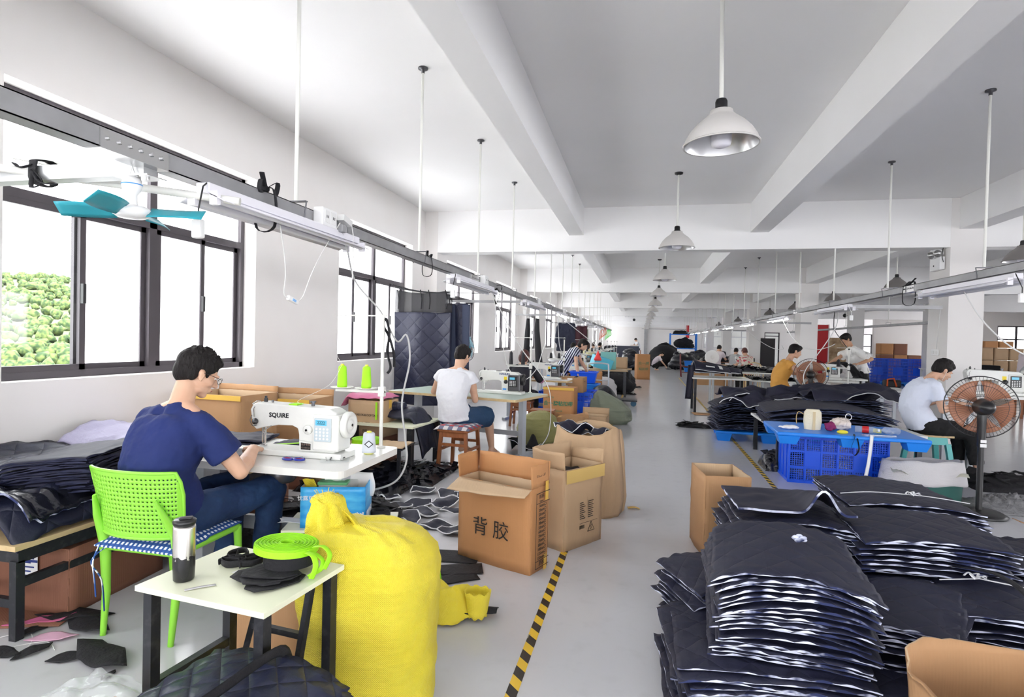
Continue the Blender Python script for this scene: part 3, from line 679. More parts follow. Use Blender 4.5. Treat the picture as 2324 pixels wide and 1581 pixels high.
def torso(mb, J, add=0.0, t0=-0.12, t1=1.0, s=1.0, hem=0.0, neck=False):
    """lofted rib cage from hips to shoulders (and up to the neck base)"""
    hl, hr, sl, sr = J['hipL'], J['hipR'], J['shL'], J['shR']
    hc = (hl + hr) / 2; sc = (sl + sr) / 2; mid = J.get('spine', (hc + sc) / 2 - J['front'] * 0.03)
    C = [hc, mid, sc]; rows = []
    tab = [(-0.2, .150, .115), (0, .168, .125), (0.2, .162, .122), (0.42, .150, .110), (0.62, .165, .118), (0.8, .182, .118), (0.93, .175, .10), (1.0, .14, .082)]
    def dims(t):
        for a, b in zip(tab, tab[1:]):
            if t <= b[0]: f = (t - a[0]) / (b[0] - a[0]); return a[1] + (b[1] - a[1]) * f, a[2] + (b[2] - a[2]) * f
        return tab[-1][1:]
    n = 26; N = 16
    for i in range(N + 1):
        t = t0 + (t1 - t0) * i / N
        p = catmull(C, t) if t >= 0 else hc + (hc - mid).normalized() * (-t) * 0.45
        q = catmull(C, min(t + 0.05, 1)) - catmull(C, max(min(t, 0.95) - 0.05, 0)); q.normalize()
        side = (hr - hl).normalized().lerp((sr - sl).normalized(), min(max(t, 0), 1)); side = (side - q * side.dot(q)).normalized(); fr = q.cross(side) * -1
        if fr.dot(J['front']) < 0: fr = -fr
        w, d = dims(t); w = w * s + add; d = d * s + add
        if hem and t < 0.1: w += hem * (0.1 - t) / 0.3; d += hem * (0.1 - t) / 0.3
        ring = []
        for k in range(n):
            a = 2 * PI * k / n; ca, sa = math.cos(a), math.sin(a)
            e = 0.85; ring.append(p + side * (w * math.copysign(abs(ca) ** e, ca)) + fr * (d * math.copysign(abs(sa) ** e, sa)))
        rows.append(ring)
    mb.loft(rows)
def head(mb, c, f, u, s=1.0, face=True):
    r = f.cross(u).normalized(); Q = Matrix((r, f, u)).transposed()
    P = lambda x, y, z: c + (r * x + f * y + u * z) * s
    E = lambda p, rad: mb.ell(P(*p), tuple(q * s for q in rad), Q, nu=22, nv=14)
    E((0, -0.012, 0.028), (0.076, 0.098, 0.088)); E((0, 0.018, -0.015), (0.066, 0.072, 0.080)); E((0, 0.030, -0.062), (0.050, 0.052, 0.045)); E((0, 0.060, -0.092), (0.026, 0.022, 0.020))
    for sx in (-1, 1):
        E((0.044 * sx, 0.040, -0.030), (0.022, 0.034, 0.026)); E((0.042 * sx, 0.015, -0.078), (0.016, 0.032, 0.018))
        E((0.079 * sx, -0.006, -0.014), (0.007, 0.017, 0.029)); E((0.083 * sx, -0.012, -0.003), (0.008, 0.014, 0.017)); E((0.080 * sx, -0.001, -0.035), (0.007, 0.009, 0.010))
        E((0.028 * sx, 0.083, 0.014), (0.026, 0.012, 0.008))
    mb.cap(P(0, 0.088, 0.004), P(0, 0.106, -0.030), 0.008 * s, 0.013 * s, 10)
    for sx in (-1, 1): E((0.013 * sx, 0.096, -0.034), (0.009, 0.010, 0.008))
    E((0, 0.084, -0.058), (0.024, 0.012, 0.006)); E((0, 0.081, -0.068), (0.020, 0.011, 0.006))
    return P, Q, r
def hand(mb, w, d, n, th, s=1.0, curl=0.5, spread=0.06, r=0.0088):
    """w wrist, d palm direction, n back-of-hand normal, th side the thumb is on"""
    d = d.normalized(); n = (n - d * n.dot(d)).normalized(); t = th - d * th.dot(d); t = (t - n * t.dot(n)).normalized()
    for k, o in enumerate((0.030, 0.011, -0.009, -0.028)):
        mb.cap(w + d * 0.005 * s + t * o * 0.55 * s, w + (d * 0.085 + t * o) * s, 0.0155 * s, 0.0125 * s, 10)
    L = [(0.040, 0.025, 0.020), (0.044, 0.028, 0.021), (0.041, 0.026, 0.021), (0.032, 0.020, 0.018)]
    for k, o in enumerate((0.030, 0.011, -0.009, -0.028)):
        p = w + (d * 0.085 + t * o) * s; ang = 0; dd = (d + t * spread * (1.5 - k)).normalized(); rr = r * s * (0.95 if k == 3 else 1.05)
        for j, q in enumerate(L[k]):
            ang += curl * (0.75, 1.0, 0.7)[j] * (1 + 0.12 * k)
            v = dd * math.cos(ang) - n * math.sin(ang); e = p + v * q * s
            mb.cap(p, e, rr, rr * 0.9, 8); p = e; rr *= 0.92
    p = w + (d * 0.018 + t * 0.026) * s; v = (d * 0.62 + t * 0.70 - n * 0.35).normalized(); mb.cap(p - t * 0.008 * s, p + v * 0.036 * s, 0.0165 * s, 0.0115 * s, 10)
    p = p + v * 0.036 * s; v = (d * 0.85 + t * 0.25 - n * (0.3 + 0.5 * curl)).normalized(); mb.cap(p, p + v * 0.032 * s, 0.0105 * s, 0.0095 * s, 8)
    p = p + v * 0.032 * s; v = (d * 0.9 - t * 0.1 - n * (0.3 + 0.5 * curl)).normalized(); mb.cap(p, p + v * 0.024 * s, 0.0095 * s, 0.0078 * s, 8)
def foot(mb, a, fwd, s=1.0, bare=True):
    f = fwd.normalized(); sd = f.cross(V(0, 0, 1))
    z = lambda q: V(q.x, q.y, max(q.z, 0))
    base = a.copy(); 
    mb.cap(a - f * 0.02, a - f * 0.045 - V(0, 0, 0.05 * s), 0.030 * s, 0.030 * s, 10); mb.cap(a - f * 0.03 - V(0, 0, 0.045 * s), a + f * 0.13 * s - V(0, 0, 0.058 * s), 0.032 * s, 0.022 * s, 12, sx=1.25)
    mb.cap(a, a + f * 0.10 * s - V(0, 0, 0.045 * s), 0.036 * s, 0.024 * s, 12)
    for k, o in enumerate((-0.030, -0.014, 0.0, 0.013, 0.026)):
        mb.cap(a + f * 0.12 * s + sd * o * s - V(0, 0, 0.062 * s), a + f * (0.175 - 0.006 * k) * s + sd * o * s * 1.1 - V(0, 0, 0.066 * s), 0.013 * s, (0.0125 if k == 0 else 0.009) * s, 8)
def person(label, J, o, group=None):
    """J joints (world), o options; one continuous body with clothing and hair as its children"""
    root = empty('person', label, 'person', J['root'], group=group)
    rt = V(*J['root']); J = {k: (V(*v) if k != 'root' else v) for k, v in J.items()}
    for k in list(J):
        if k not in ('root', 'front', 'headf', 'headu') and not k.startswith(('hd', 'hn', 'ht', 'ft')): J[k] = J[k] - rt
    s = o.get('s', 1.0); vx = o.get('vox', 0.008); J['front'].normalize()
    skin = o.get('skin', 'skin')
    b = MB(); fc = J['headf'].normalized(); hu = J.get('headu', V(0, 0, 1)); hu = (hu - fc * hu.dot(fc)).normalized()
    P, Q, r = head(b, J['head'], fc, hu, s)
    nb = (J['shL'] + J['shR']) / 2 + V(0, 0, 0.03) if 'neck' not in J else J['neck']
    b.cap(nb, P(0, -0.028, -0.06), 0.058 * s, 0.052 * s, 16); b.cap(nb, (J['shL'] + J['shR']) / 2 - V(0, 0, 0.05), 0.054 * s, 0.07 * s, 14, sx=1.2)
    torso(b, J, -0.012, s=s)
    for sd in 'LR':
        sh, el, wr = J['sh' + sd], J['el' + sd], J['wr' + sd]
        inn = sh.lerp((J['shL'] + J['shR']) / 2, 0.45)
        b.cap(inn, sh, 0.055 * s, 0.050 * s, 14); b.cap(nb, sh + V(0, 0, 0.005), 0.045 * s, 0.045 * s, 12)
        b.cap(sh, sh.lerp(el, 0.5), 0.050 * s, 0.047 * s, 14); b.cap(sh.lerp(el, 0.5), el, 0.046 * s, 0.038 * s, 14)
        b.cap(el, el.lerp(wr, 0.35), 0.038 * s, 0.041 * s, 14); b.cap(el.lerp(wr, 0.35), wr, 0.040 * s, 0.026 * s, 14, sx=1.15)
        hd = J.get('hd' + sd, (wr - el)); hn = J.get('hn' + sd, V(0, 0, 1)); ht = J.get('ht' + sd, V(1, 0, 0) if sd == 'L' else V(-1, 0, 0))
        if o.get('hands', True): hand(b, wr, hd, hn, ht, s, o.get('curl' + sd, 0.55), r=0.0088 if vx < 0.007 else 0.0095)
        hp, kn, an = J['hip' + sd], J['kn' + sd], J['an' + sd]
        b.cap(hp, kn, 0.078 * s, 0.056 * s, 14); b.cap(kn, kn.lerp(an, 0.35), 0.055 * s, 0.056 * s, 14); b.cap(kn.lerp(an, 0.35), an, 0.056 * s, 0.034 * s, 14)
        foot(b, an, J.get('ft' + sd, J['front']), s)
    body = b.build('body', skin, root, remesh=vx, smooth=3)
    # hair: a shell over the cranium, cut away from the face
    hb = MB(); hm = o.get('hair', 'hair'); hl = o.get('hairlen', 0.0)
    E = lambda p, rad: hb.ell(P(*p), tuple(q * s for q in rad), Q, nu=22, nv=14)
    E((0, -0.020, 0.044), (0.084, 0.104, 0.088)); E((0, 0.035, 0.082), (0.062, 0.060, 0.040)); E((0, -0.058, 0.0), (0.070, 0.062, 0.075)); E((0, 0.066, 0.078), (0.05, 0.030, 0.020))
    for sx in (-1, 1): E((0.064 * sx, 0.012, 0.036), (0.018, 0.040, 0.036)); E((0.066 * sx, -0.042, -0.005), (0.018, 0.028, 0.05)); E((0.070 * sx, 0.024, 0.002), (0.008, 0.008, 0.022))
    if hl: E((0, -0.045, -0.05 * hl), (0.088, 0.075, 0.08 + 0.05 * hl))
    if hl > 1:
        for sx in (-1, 1): E((0.068 * sx, -0.01, -0.03), (0.024, 0.05, 0.075))
    random.seed(3)
    if vx < 0.012:
        for k in range(70):
            a = random.uniform(-PI, PI); t = random.uniform(0.0, 1.25); d = V(math.sin(t) * math.cos(a), math.sin(t) * math.sin(a), math.cos(t))
            p = V(d.x * 0.078, d.y * 0.098 - 0.02, d.z * 0.082 + 0.044); q = p + d * 0.016 + V(0, 0.012, 0.004)
            hb.cap(P(*p), P(*q), 0.009 * s, 0.003 * s, 6)
    hb.build('hair', hm, root, remesh=vx if vx < 0.012 else vx * 0.8, smooth=1)
    if vx < 0.012:
        for sx in (-1, 1):
            m = MB(); m.ell(P(0.031 * sx, 0.072, 0.000), (0.0125 * s, 0.010 * s, 0.007 * s), Q); m.build('eye', 'eyew', root)
            m = MB(); m.ell(P(0.031 * sx, 0.0805, -0.001), (0.005 * s, 0.003 * s, 0.005 * s), Q); m.ell(P(0.031 * sx, 0.086, 0.017), (0.017 * s, 0.004 * s, 0.0035 * s), Q); m.build('brow_and_iris', 'hair', root)
        m = MB(); m.ell(P(0, 0.0945, -0.0625), (0.019 * s, 0.003 * s, 0.004 * s), Q); m.build('lips', 'lip', root)
    # shirt
    sm = o['shirt']; add = o.get('loose', 0.012)
    b = MB(); torso(b, J, add, t0=o.get('hemt', -0.22), s=s, hem=o.get('hem', 0.02))
    nb2 = nb.lerp(P(0, -0.028, -0.06), 0.18)
    b.cap((J['shL'] + J['shR']) / 2 - V(0, 0, 0.05), nb - V(0, 0, 0.022), 0.10 * s, 0.060 * s, 16, sx=1.25)
    for sd in 'LR':
        sh, el, wr = J['sh' + sd], J['el' + sd], J['wr' + sd]
        inn = sh.lerp((J['shL'] + J['shR']) / 2, 0.5); sl = o.get('sleeve', 0.62)
        b.cap(inn, sh, 0.084 * s, (0.062 if sl else 0.050) * s, 14); b.cap(nb - V(0, 0, 0.035), sh, 0.062 * s, 0.055 * s, 14); b.cap(nb.lerp(sh, 0.5) - V(0, 0, 0.05), sh - V(0, 0, 0.03), 0.085 * s, 0.06 * s, 14)
        if sl > 0:
            L1 = min(sl, 1.0); e = sh.lerp(el, L1); x, y = frame_of(e - sh)
            if sl <= 1: b.tube([sh - (el - sh).normalized() * 0.01, sh.lerp(e, 0.5), e], [0.062 * s, (0.060 + add * 0.5) * s, (0.062 + add) * s], 18)
            else:
                b.cap(sh, el, 0.062 * s, 0.052 * s, 14); e2 = el.lerp(wr, sl - 1); b.cap(el, el.lerp(e2, 0.8), 0.052 * s, 0.046 * s, 14); b.tube([el, e2], [0.05 * s, 0.042 * s], 16)
    b.build('shirt', sm, root, remesh=max(vx, 0.006), smooth=int(o.get('sm', 4)), disp=(o.get('wr', 0.03), 0.12))
    # trousers
    tm = o['trousers']; b = MB(); hc = (J['hipL'] + J['hipR']) / 2; tl = o.get('tlen', 2.0)
    sp = J.get('spine', hc.lerp((J['shL'] + J['shR']) / 2, 0.5))
    b.cap(J['hipL'] * 0.9 + hc * 0.1, J['hipR'] * 0.9 + hc * 0.1, 0.108 * s, 0.108 * s, 16); b.cap(hc, hc.lerp(sp, 0.35), 0.125 * s, 0.115 * s, 16, sx=1.25, up=J['front'])
    for sd in 'LR':
        hp, kn, an = J['hip' + sd], J['kn' + sd], J['an' + sd]; tw = o.get('tw', 0.010)
        if tl >= 1:
            b.cap(hp, kn, (0.092 + tw) * s, (0.064 + tw) * s, 16); e = kn.lerp(an, tl - 1); b.tube([kn, kn.lerp(e, 0.5), e], [(0.064 + tw) * s, (0.060 + tw) * s, (0.052 + tw * 1.2) * s], 18); b.cap(kn, kn.lerp(an, 0.1), (0.065 + tw) * s, (0.064 + tw) * s, 14)
        else: b.tube([hp, hp.lerp(kn, tl)], [(0.094 + tw) * s, (0.088 + tw * 2) * s], 18); b.cap(hp, hp.lerp(kn, 0.2), 0.097 * s, 0.097 * s, 14)
    b.build('trousers', tm, root, remesh=max(vx, 0.007), smooth=4, disp=(o.get('wr', 0.03), 0.1))
    if o.get('shoes'):
        for sd in 'LR':
            an = J['an' + sd]; f = J.get('ft' + sd, J['front']).normalized(); b = MB()
            b.cap(an - f * 0.03 - V(0, 0, 0.042), an + f * 0.14 - V(0, 0, 0.05), 0.042, 0.036, 14, sx=1.1)
            b.build('shoe', o['shoes'], root, remesh=0.008, smooth=2)
    return root, P, Q
# ================================================================ the near worker, his chair, table and machine
M['navy'] = pm('navy_cotton', (0.006, 0.017, 0.105), 0.85, col2=(0.008, 0.021, 0.125), nscale=5, bump=0.12, bscale=18)
M['jeans'] = pm('dark_blue_denim', (0.006, 0.024, 0.085), 0.8, col2=(0.010, 0.040, 0.12), nscale=8, bump=0.15, bscale=40)
M['lime'] = pm('lime_plastic', (0.27, 0.68, 0.055), 0.35)
M['neon'] = pm('neon_webbing', (0.33, 0.76, 0.008), 0.6, bump=0.1, bscale=120)
J = dict(root=(-2.27, 2.42, 0.0), front=(0.15, 0.99, 0), hipL=(-2.375, 2.43, 0.54), hipR=(-2.175, 2.41, 0.54), spine=(-2.27, 2.335, 0.77), shL=(-2.44, 2.46, 1.00), shR=(-2.08, 2.40, 1.00),
         neck=(-2.235, 2.435, 1.085), head=(-2.225, 2.535, 1.235), headf=(0.48, 0.80, -0.42), headu=(0.1, 0.3, 1),
         elL=(-2.58, 2.60, 0.79), wrL=(-2.375, 2.80, 0.815), hdL=(0.75, 0.62, -0.10), hnL=(0, 0, 1), htL=(0.5, -0.8, 0),
         elR=(-1.94, 2.50, 0.755), wrR=(-2.065, 2.765, 0.815), hdR=(-0.42, 0.88, -0.12), hnR=(0.25, 0.1, 1), htR=(-0.9, -0.3, 0),
         knL=(-2.30, 2.93, 0.575), anL=(-2.32, 2.86, 0.10), knR=(-2.03, 2.88, 0.575), anR=(-2.10, 2.92, 0.10))
hero, P, Q = person('man in navy T-shirt, jeans and glasses sewing at the nearest machine', J,
    dict(shirt='navy', trousers='jeans', sleeve=0.66, vox=0.0055, wr=0.030, loose=0.024, shoes='blackf', curlL=0.5, curlR=0.45, sm=24))
g = MB(); Pq = lambda x, y, z: P(x, y, z)
for sx in (-1, 1):
    ring = [Pq(0.032 * sx + 0.025 * math.cos(a), 0.108 - 0.004 * abs(math.cos(a)), -0.002 + 0.018 * math.sin(a)) for a in [2 * PI * k / 20 for k in range(20)]]
    g.tube(ring, 0.0013, 6, closed=True); g.tube([Pq(0.058 * sx, 0.104, 0.004), Pq(0.078 * sx, 0.06, 0.003), Pq(0.086 * sx, 0.0, 0.002), Pq(0.083 * sx, -0.02, -0.016)], 0.0014, 6)
g.tube([Pq(-0.008, 0.109, 0.002), Pq(0, 0.112, 0.005), Pq(0.008, 0.109, 0.002)], 0.0013, 6)
gl = g.build('glasses', 'black', hero); lm = MB()
for sx in (-1, 1): lm.add([Pq(0.032 * sx + 0.0245 * math.cos(a), 0.1075, -0.002 + 0.0175 * math.sin(a)) for a in [2 * PI * k / 16 for k in range(16)]], [tuple(range(16))])
lm.build('lens', 'glass', gl)

# ---- green perforated chair
ch = empty('plastic_chair', 'lime green plastic chair with a perforated back, under the man in navy', 'chair', (-2.27, 2.44, 0))
def cb(u, v):
    """back shell: u across, v up; wraps round the sitter"""
    a = (u - 0.5) * 2; w = 0.225 + 0.03 * v; x = w * math.sin(a * 1.25) / math.sin(1.25); y = -0.262 - 0.045 * v + 0.12 * (1 - math.cos(a * 1.25)); return V(x, y, 0.50 + 0.31 * v)
def perforated(fn, nu, nv, th, hole, keep, name, mat, parent):
    """grid shell whose cells are pierced by real openings"""
    m = MB(); vs = []; fs = []
    for j in range(nv):
        for i in range(nu):
            u0, u1, v0, v1 = i / nu, (i + 1) / nu, j / nv, (j + 1) / nv; uc, vc = (u0 + u1) / 2, (v0 + v1) / 2
            off = 0 if not keep(uc, vc) else hole
            k = len(vs)
            O = [(u0, v0), (uc, v0), (u1, v0), (u1, vc), (u1, v1), (uc, v1), (u0, v1), (u0, vc)]
            if not keep_in(uc, vc): continue
            if off == 0:
                vs += [fn(*q) for q in O]; fs.append(tuple(range(k, k + 8))); continue
            I = [(uc + (u1 - u0) * off * math.cos(a), vc + (v1 - v0) * off * 0.75 * math.sin(a)) for a in [PI * 5 / 4 + PI / 4 * q for q in range(8)]]
            vs += [fn(*q) for q in O] + [fn(*q) for q in I]
            for q in range(8): fs.append((k + q, k + (q + 1) % 8, k + 8 + (q + 1) % 8, k + 8 + q))
    m.add(vs, fs, 0, True); o = m.build(name, mat, parent, weld=True)
    sd = o.modifiers.new('solid', 'SOLIDIFY'); sd.thickness = th; sd.offset = 0
    return o
def keep_in(u, v):
    a = abs(u - 0.5) * 2; return not (a > 0.84 and v > 1.0 - (a - 0.84) * 2.2) and not (a > 0.9 and v < (a - 0.9) * 2.5)
perforated(cb, 30, 15, 0.006, 0.26, lambda u, v: 0.05 < u < 0.95 and 0.05 < v < 0.95, 'backrest', 'lime', ch)
m = MB(); rim = [cb(0.5 + 0.5 * math.sin(t), 0.5 - 0.5 * math.cos(t)) for t in []]
rp = [cb(u, 1.0) for u in [0.08 + 0.84 * i / 20 for i in range(21)]]; rp = [cb(0.0, v) for v in (0.25, 0.45, 0.65)] + [cb(0.03, 0.85)] + rp + [cb(0.97, 0.85)] + [cb(1.0, v) for v in (0.65, 0.45, 0.25)] + [cb(0.95, 0.02)] + [cb(u, 0.0) for u in [0.9 - 0.8 * i / 14 for i in range(15)]] + [cb(0.05, 0.02)]
m.tube(rp, 0.008, 8, closed=True); m.build('back_rim', 'lime', ch)
m = MB(); m.sheet(lambda u, v: (-0.205 + 0.41 * u, -0.20 + 0.42 * v, 0.435 - 0.012 * math.sin(PI * u) * math.sin(PI * v) - 0.03 * max(0, v - 0.85) / 0.15), 14, 14, 0.012); m.build('seat', 'lime', ch)
for sx in (-1, 1):
    m = MB(); m.tube([(0.19 * sx, -0.215, 0.0), (0.195 * sx, -0.195, 0.20), (0.205 * sx, -0.195, 0.43), (0.208 * sx, -0.212, 0.51), (0.192 * sx, -0.250, 0.59), (0.165 * sx, -0.290, 0.69)], [0.012, 0.017, 0.021, 0.020, 0.017, 0.010], 12, ry=[0.014, 0.020, 0.028, 0.028, 0.018, 0.006]); m.build('leg', 'lime', ch)
    m = MB(); m.tube([(0.215 * sx, 0.235, 0.0), (0.21 * sx, 0.215, 0.22), (0.205 * sx, 0.205, 0.43)], [0.012, 0.017, 0.021], 12); m.build('leg', 'lime', ch)
    m = MB(); m.tube([(0.205 * sx, -0.19, 0.42), (0.21 * sx, 0.0, 0.425), (0.205 * sx, 0.21, 0.425)], 0.017, 10); m.build('side_rail', 'lime', ch)
m = MB(); m.tube([(-0.2, -0.2, 0.42), (0.2, -0.2, 0.42)], 0.015, 10); m.build('rear_rail', 'lime', ch)
def check_mat(name, c1, c2, k, cmid=None):
    m, n, l, b = newmat(name); t = NT(m); o = t.sep(t.obj())
    f = lambda q: t.m('GREATER_THAN', t.m('FRACT', t.m('MULTIPLY', q, k)), 0.5)
    a = t.m('MULTIPLY', t.m('ADD', f(o[0]), f(o[1])), 0.5)
    t.base(t.mix(t.m('GREATER_THAN', a, 0.75), t.mix(t.m('GREATER_THAN', a, 0.25), c1, cmid or c1), c2)); b.inputs['Roughness'].default_value = 0.85; return m
M['gingham'] = check_mat('blue_gingham', (0.015, 0.06, 0.25), (0.80, 0.83, 0.88), 42, (0.03, 0.10, 0.32))
cu = empty('seat_cushion', 'blue and white checked cushion with tie strings on the green chair', 'cushion', (-2.27, 2.44, 0.449))
def cf(u, v):
    e = min(u, 1 - u, v, 1 - v); return (-0.22 + 0.44 * u, -0.24 + 0.46 * v, 0.0 - max(0, 0.10 - e) * 0.18 * (1 if v < 0.5 else 0.3))
MB().sheet(cf, 20, 20, lambda u, v: 0.006 + 0.022 * min(1, 6 * min(u, 1 - u, v, 1 - v))).build('cushion_pad', 'gingham', cu)
for sx, dx in ((-1, -0.01), (1, 0.02)):
    for q in (0, 1):
        m = MB(); m.tube(spline([(-0.19 + 0.05 * q, -0.235, -0.005), (-0.20 + dx * q, -0.262, -0.08), (-0.19 + 0.04 * q, -0.262, -0.16), (-0.195 + 0.05 * q, -0.25, -0.25 - 0.06 * q)], 5), 0.006, 6, ry=0.003)
        if sx < 0: m.build('tie_string', 'gingham', cu)

# ---- sewing table (white, rounded corners, grey steel T legs)
M['tabletop'] = pm('worn_white_top', (0.78, 0.78, 0.75), 0.35, col2=(0.70, 0.70, 0.68), nscale=3, contrast=(0.5, 0.9))
M['pedestal'] = pm('pale_grey_steel', (0.50, 0.53, 0.57), 0.4, 0.2)
def rrect(x0, x1, y0, y1, r, n=5):
    P_ = []
    for cx, cy, a in ((x1 - r, y0 + r, -PI / 2), (x1 - r, y1 - r, 0), (x0 + r, y1 - r, PI / 2), (x0 + r, y0 + r, PI)):
        P_ += [(cx + r * math.cos(a + PI / 2 * i / n), cy + r * math.sin(a + PI / 2 * i / n)) for i in range(n + 1)]
    return P_
tb = empty('sewing_table', 'white sewing machine table with worn edges and grey steel legs, nearest left', 'table', (-2.06, 2.99, 0))
m = MB(); m.prism(rrect(-0.68, 0.60, -0.36, 0.36, 0.05), 0.722, 0.760); m.build('tabletop', 'tabletop', tb, bevel=0.006)
for x in (-0.50, 0.42):
    m = MB(); m.bb(x - 0.035, x + 0.035, -0.06, 0.08, 0.05, 0.722); lg = m.build('leg', 'pedestal', tb, bevel=0.005)
    MB().bb(x - 0.03, x + 0.03, -0.28, 0.30, 0.0, 0.05).build('foot', 'pedestal', lg, bevel=0.006)
MB().bb(-0.5, 0.42, 0.02, 0.05, 0.28, 0.36).build('cross_brace', 'pedestal', tb)
m = MB(); m.lathe([(0, 0.60), (0.07, 0.60), (0.085, 0.62), (0.085, 0.69), (0.05, 0.72), (0, 0.72)], 20, (0.05, -0.05, 0)); m.build('drip_tray', 'dsteel', tb)
MB().cyl((0.05, -0.05, 0.6), (0.05, -0.05, 0.12), 0.008, 8).build('treadle_rod', 'dsteel', tb)
m = MB()
for (cx, cy, r) in ((0.30, -0.357, 0.03), (0.02, -0.35, 0.02), (0.45, -0.352, 0.02)):
    pass
# ---- sewing machine, needle head at -x, handwheel at +x (origin at table height under the pillar)
M['mach'] = pm('machine_ivory', (0.76, 0.77, 0.74), 0.3, col2=(0.72, 0.73, 0.70), nscale=8)
M['lcd'] = pm('lcd_blue', (0.10, 0.35, 0.50), 0.2, emit=(0.10, 0.42, 0.60), estr=0.35)
M['panel'] = pm('panel_bluegrey', (0.50, 0.58, 0.62), 0.4)
def machine(name, label, loc, rz, brand, first=False, body='mach', motor='mach', black=False, group=None):
    o = empty(name, label, 'sewing machine', loc, rz, group)
    m = MB()
    m.bb(-0.30, 0.285, -0.085, 0.085, -0.02, 0.012); m.build('bed', body, o, bevel=0.004)
    m = MB()
    # arm profile extruded in y, thicker pillar on the right
    prof = [(-0.285, 0.135), (-0.262, 0.118), (-0.235, 0.128), (-0.12, 0.150), (-0.03, 0.152), (0.012, 0.135), (0.02, 0.10), (0.022, 0.012), (0.235, 0.012), (0.24, 0.06), (0.24, 0.235), (0.20, 0.255), (0.02, 0.262), (-0.20, 0.268), (-0.262, 0.272), (-0.285, 0.262), (-0.30, 0.235)]
    n = len(prof); rings = []
    for y, k in ((-0.062, 0.0), (-0.058, 1.0), (0.058, 1.0), (0.062, 0.0)):
        cx, cz = -0.02, 0.2; rings.append([(x + (0 if k else (0.004 if x < 0 else -0.004)), y, z + (0 if k else (0.004 if z < 0.16 else -0.004))) for x, z in prof])
    rings[0] = [(x, -0.064, z) for x, _, z in rings[0]]; rings[3] = [(x, 0.064, z) for x, _, z in rings[3]]
    m.loft(rings, smooth=False); m.build('machine_arm', body, o, bevel=0.008)
    m = MB(); m.bb(0.10, 0.262, -0.075, 0.07, 0.02, 0.225); m.build('motor_housing', motor, o, bevel=0.012)
    # handwheel
    m = MB(); m.lathe([(0, 0.0), (0.062, 0.0), (0.073, 0.008), (0.075, 0.03), (0.068, 0.040), (0.052, 0.040), (0.048, 0.033), (0.030, 0.033), (0.026, 0.042), (0.014, 0.044), (0, 0.044)], 36, (0.262, 0, 0.165), (1, 0, 0)); w = m.build('handwheel', 'black' if black else body, o)
    m = MB(); m.lathe([(0, 0), (0.008, 0), (0.008, 0.003), (0, 0.003)], 12, (0.306, 0, 0.165), (1, 0, 0)); m.build('hub_bolt', 'black', w)
    # control panel on the front face
    m = MB(); m.bb(0.118, 0.222, -0.083, -0.075, 0.075, 0.205); p = m.build('control_panel', 'black' if black else 'panel', o, bevel=0.004)
    MB().bb(0.128, 0.195, -0.0845, -0.083, 0.165, 0.195).build('display', 'lcd', p)
    m = MB()
    for i in range(4):
        for j in range(4): m.cyl((0.135 + 0.022 * i, -0.083, 0.092 + 0.018 * j), (0.135 + 0.022 * i, -0.085, 0.092 + 0.018 * j), 0.0065, 8)
    p2 = m.build('keypad', 'paper' if black else 'white', p)
    if first: text('display_digits', '2222', 0.024, 'black', p, (0.163, -0.0852, 0.180), (PI / 2, 0, 0))
    # stitch dial
    m = MB(); m.lathe([(0, 0), (0.026, 0), (0.026, 0.010), (0.020, 0.014), (0.009, 0.015), (0.009, 0.022), (0, 0.022)], 24, (0.072, -0.064, 0.135), (0, -1, 0)); d = m.build('stitch_dial', 'black' if black else body, o)
    MB().cyl((0.072, -0.086, 0.135), (0.072, -0.088, 0.135), 0.007, 10).build('dial_screw', 'black', d)
    m = MB(); m.bar((0.03, -0.08, 0.07), (0.105, -0.08, 0.065), 0.012, 0.008); m.bb(0.03, 0.05, -0.08, -0.062, 0.064, 0.074); m.build('reverse_lever', body, o)
    # needle bar, presser foot, take-up lever, tension
    m = MB(); m.cyl((-0.262, 0, 0.13), (-0.262, 0, 0.035), 0.005, 8); m.cyl((-0.262, 0, 0.05), (-0.262, 0, 0.012), 0.0018, 6); m.build('needle_bar', 'steel', o)
    m = MB(); m.cyl((-0.245, 0, 0.13), (-0.245, 0, 0.03), 0.006, 8); m.bb(-0.275, -0.24, -0.012, 0.012, 0.014, 0.020); m.bar((-0.245, 0, 0.03), (-0.265, 0, 0.018), 0.012, 0.006); m.build('presser_foot', 'steel', o)
    m = MB(); m.lathe([(0.016, 0), (0.018, 0.004), (0.006, 0.008), (0.018, 0.012), (0.006, 0.016), (0.006, 0.028), (0, 0.028)], 16, (-0.262, -0.064, 0.165), (0, -1, 0)); m.tube(spline([(-0.285, -0.068, 0.20), (-0.292, -0.075, 0.17), (-0.275, -0.075, 0.14), (-0.25, -0.072, 0.145)], 4), 0.0022, 6); m.build('thread_tension', 'dsteel', o)
    m = MB(); m.tube([(-0.272, -0.066, 0.19), (-0.272, -0.072, 0.235), (-0.262, -0.075, 0.25)], 0.003, 6); m.tube([(-0.295, -0.05, 0.26), (-0.29, -0.02, 0.275), (-0.28, 0.0, 0.272)], 0.003, 6); m.build('take_up_lever', 'steel', o)
    m = MB(); m.tube(spline([(-0.16, -0.066, 0.145), (-0.19, -0.07, 0.125), (-0.21, -0.066, 0.105), (-0.185, -0.066, 0.095), (-0.15, -0.066, 0.10)], 4), 0.006, 6, ry=0.003); m.build('knee_lifter_link', 'steel', o)
    m = MB(); m.cyl((-0.245, 0, 0.27), (-0.245, 0, 0.292), 0.011, 12); m.cyl((-0.245, 0, 0.292), (-0.245, 0, 0.305), 0.007, 10); m.build('pressure_screw', 'black', o)
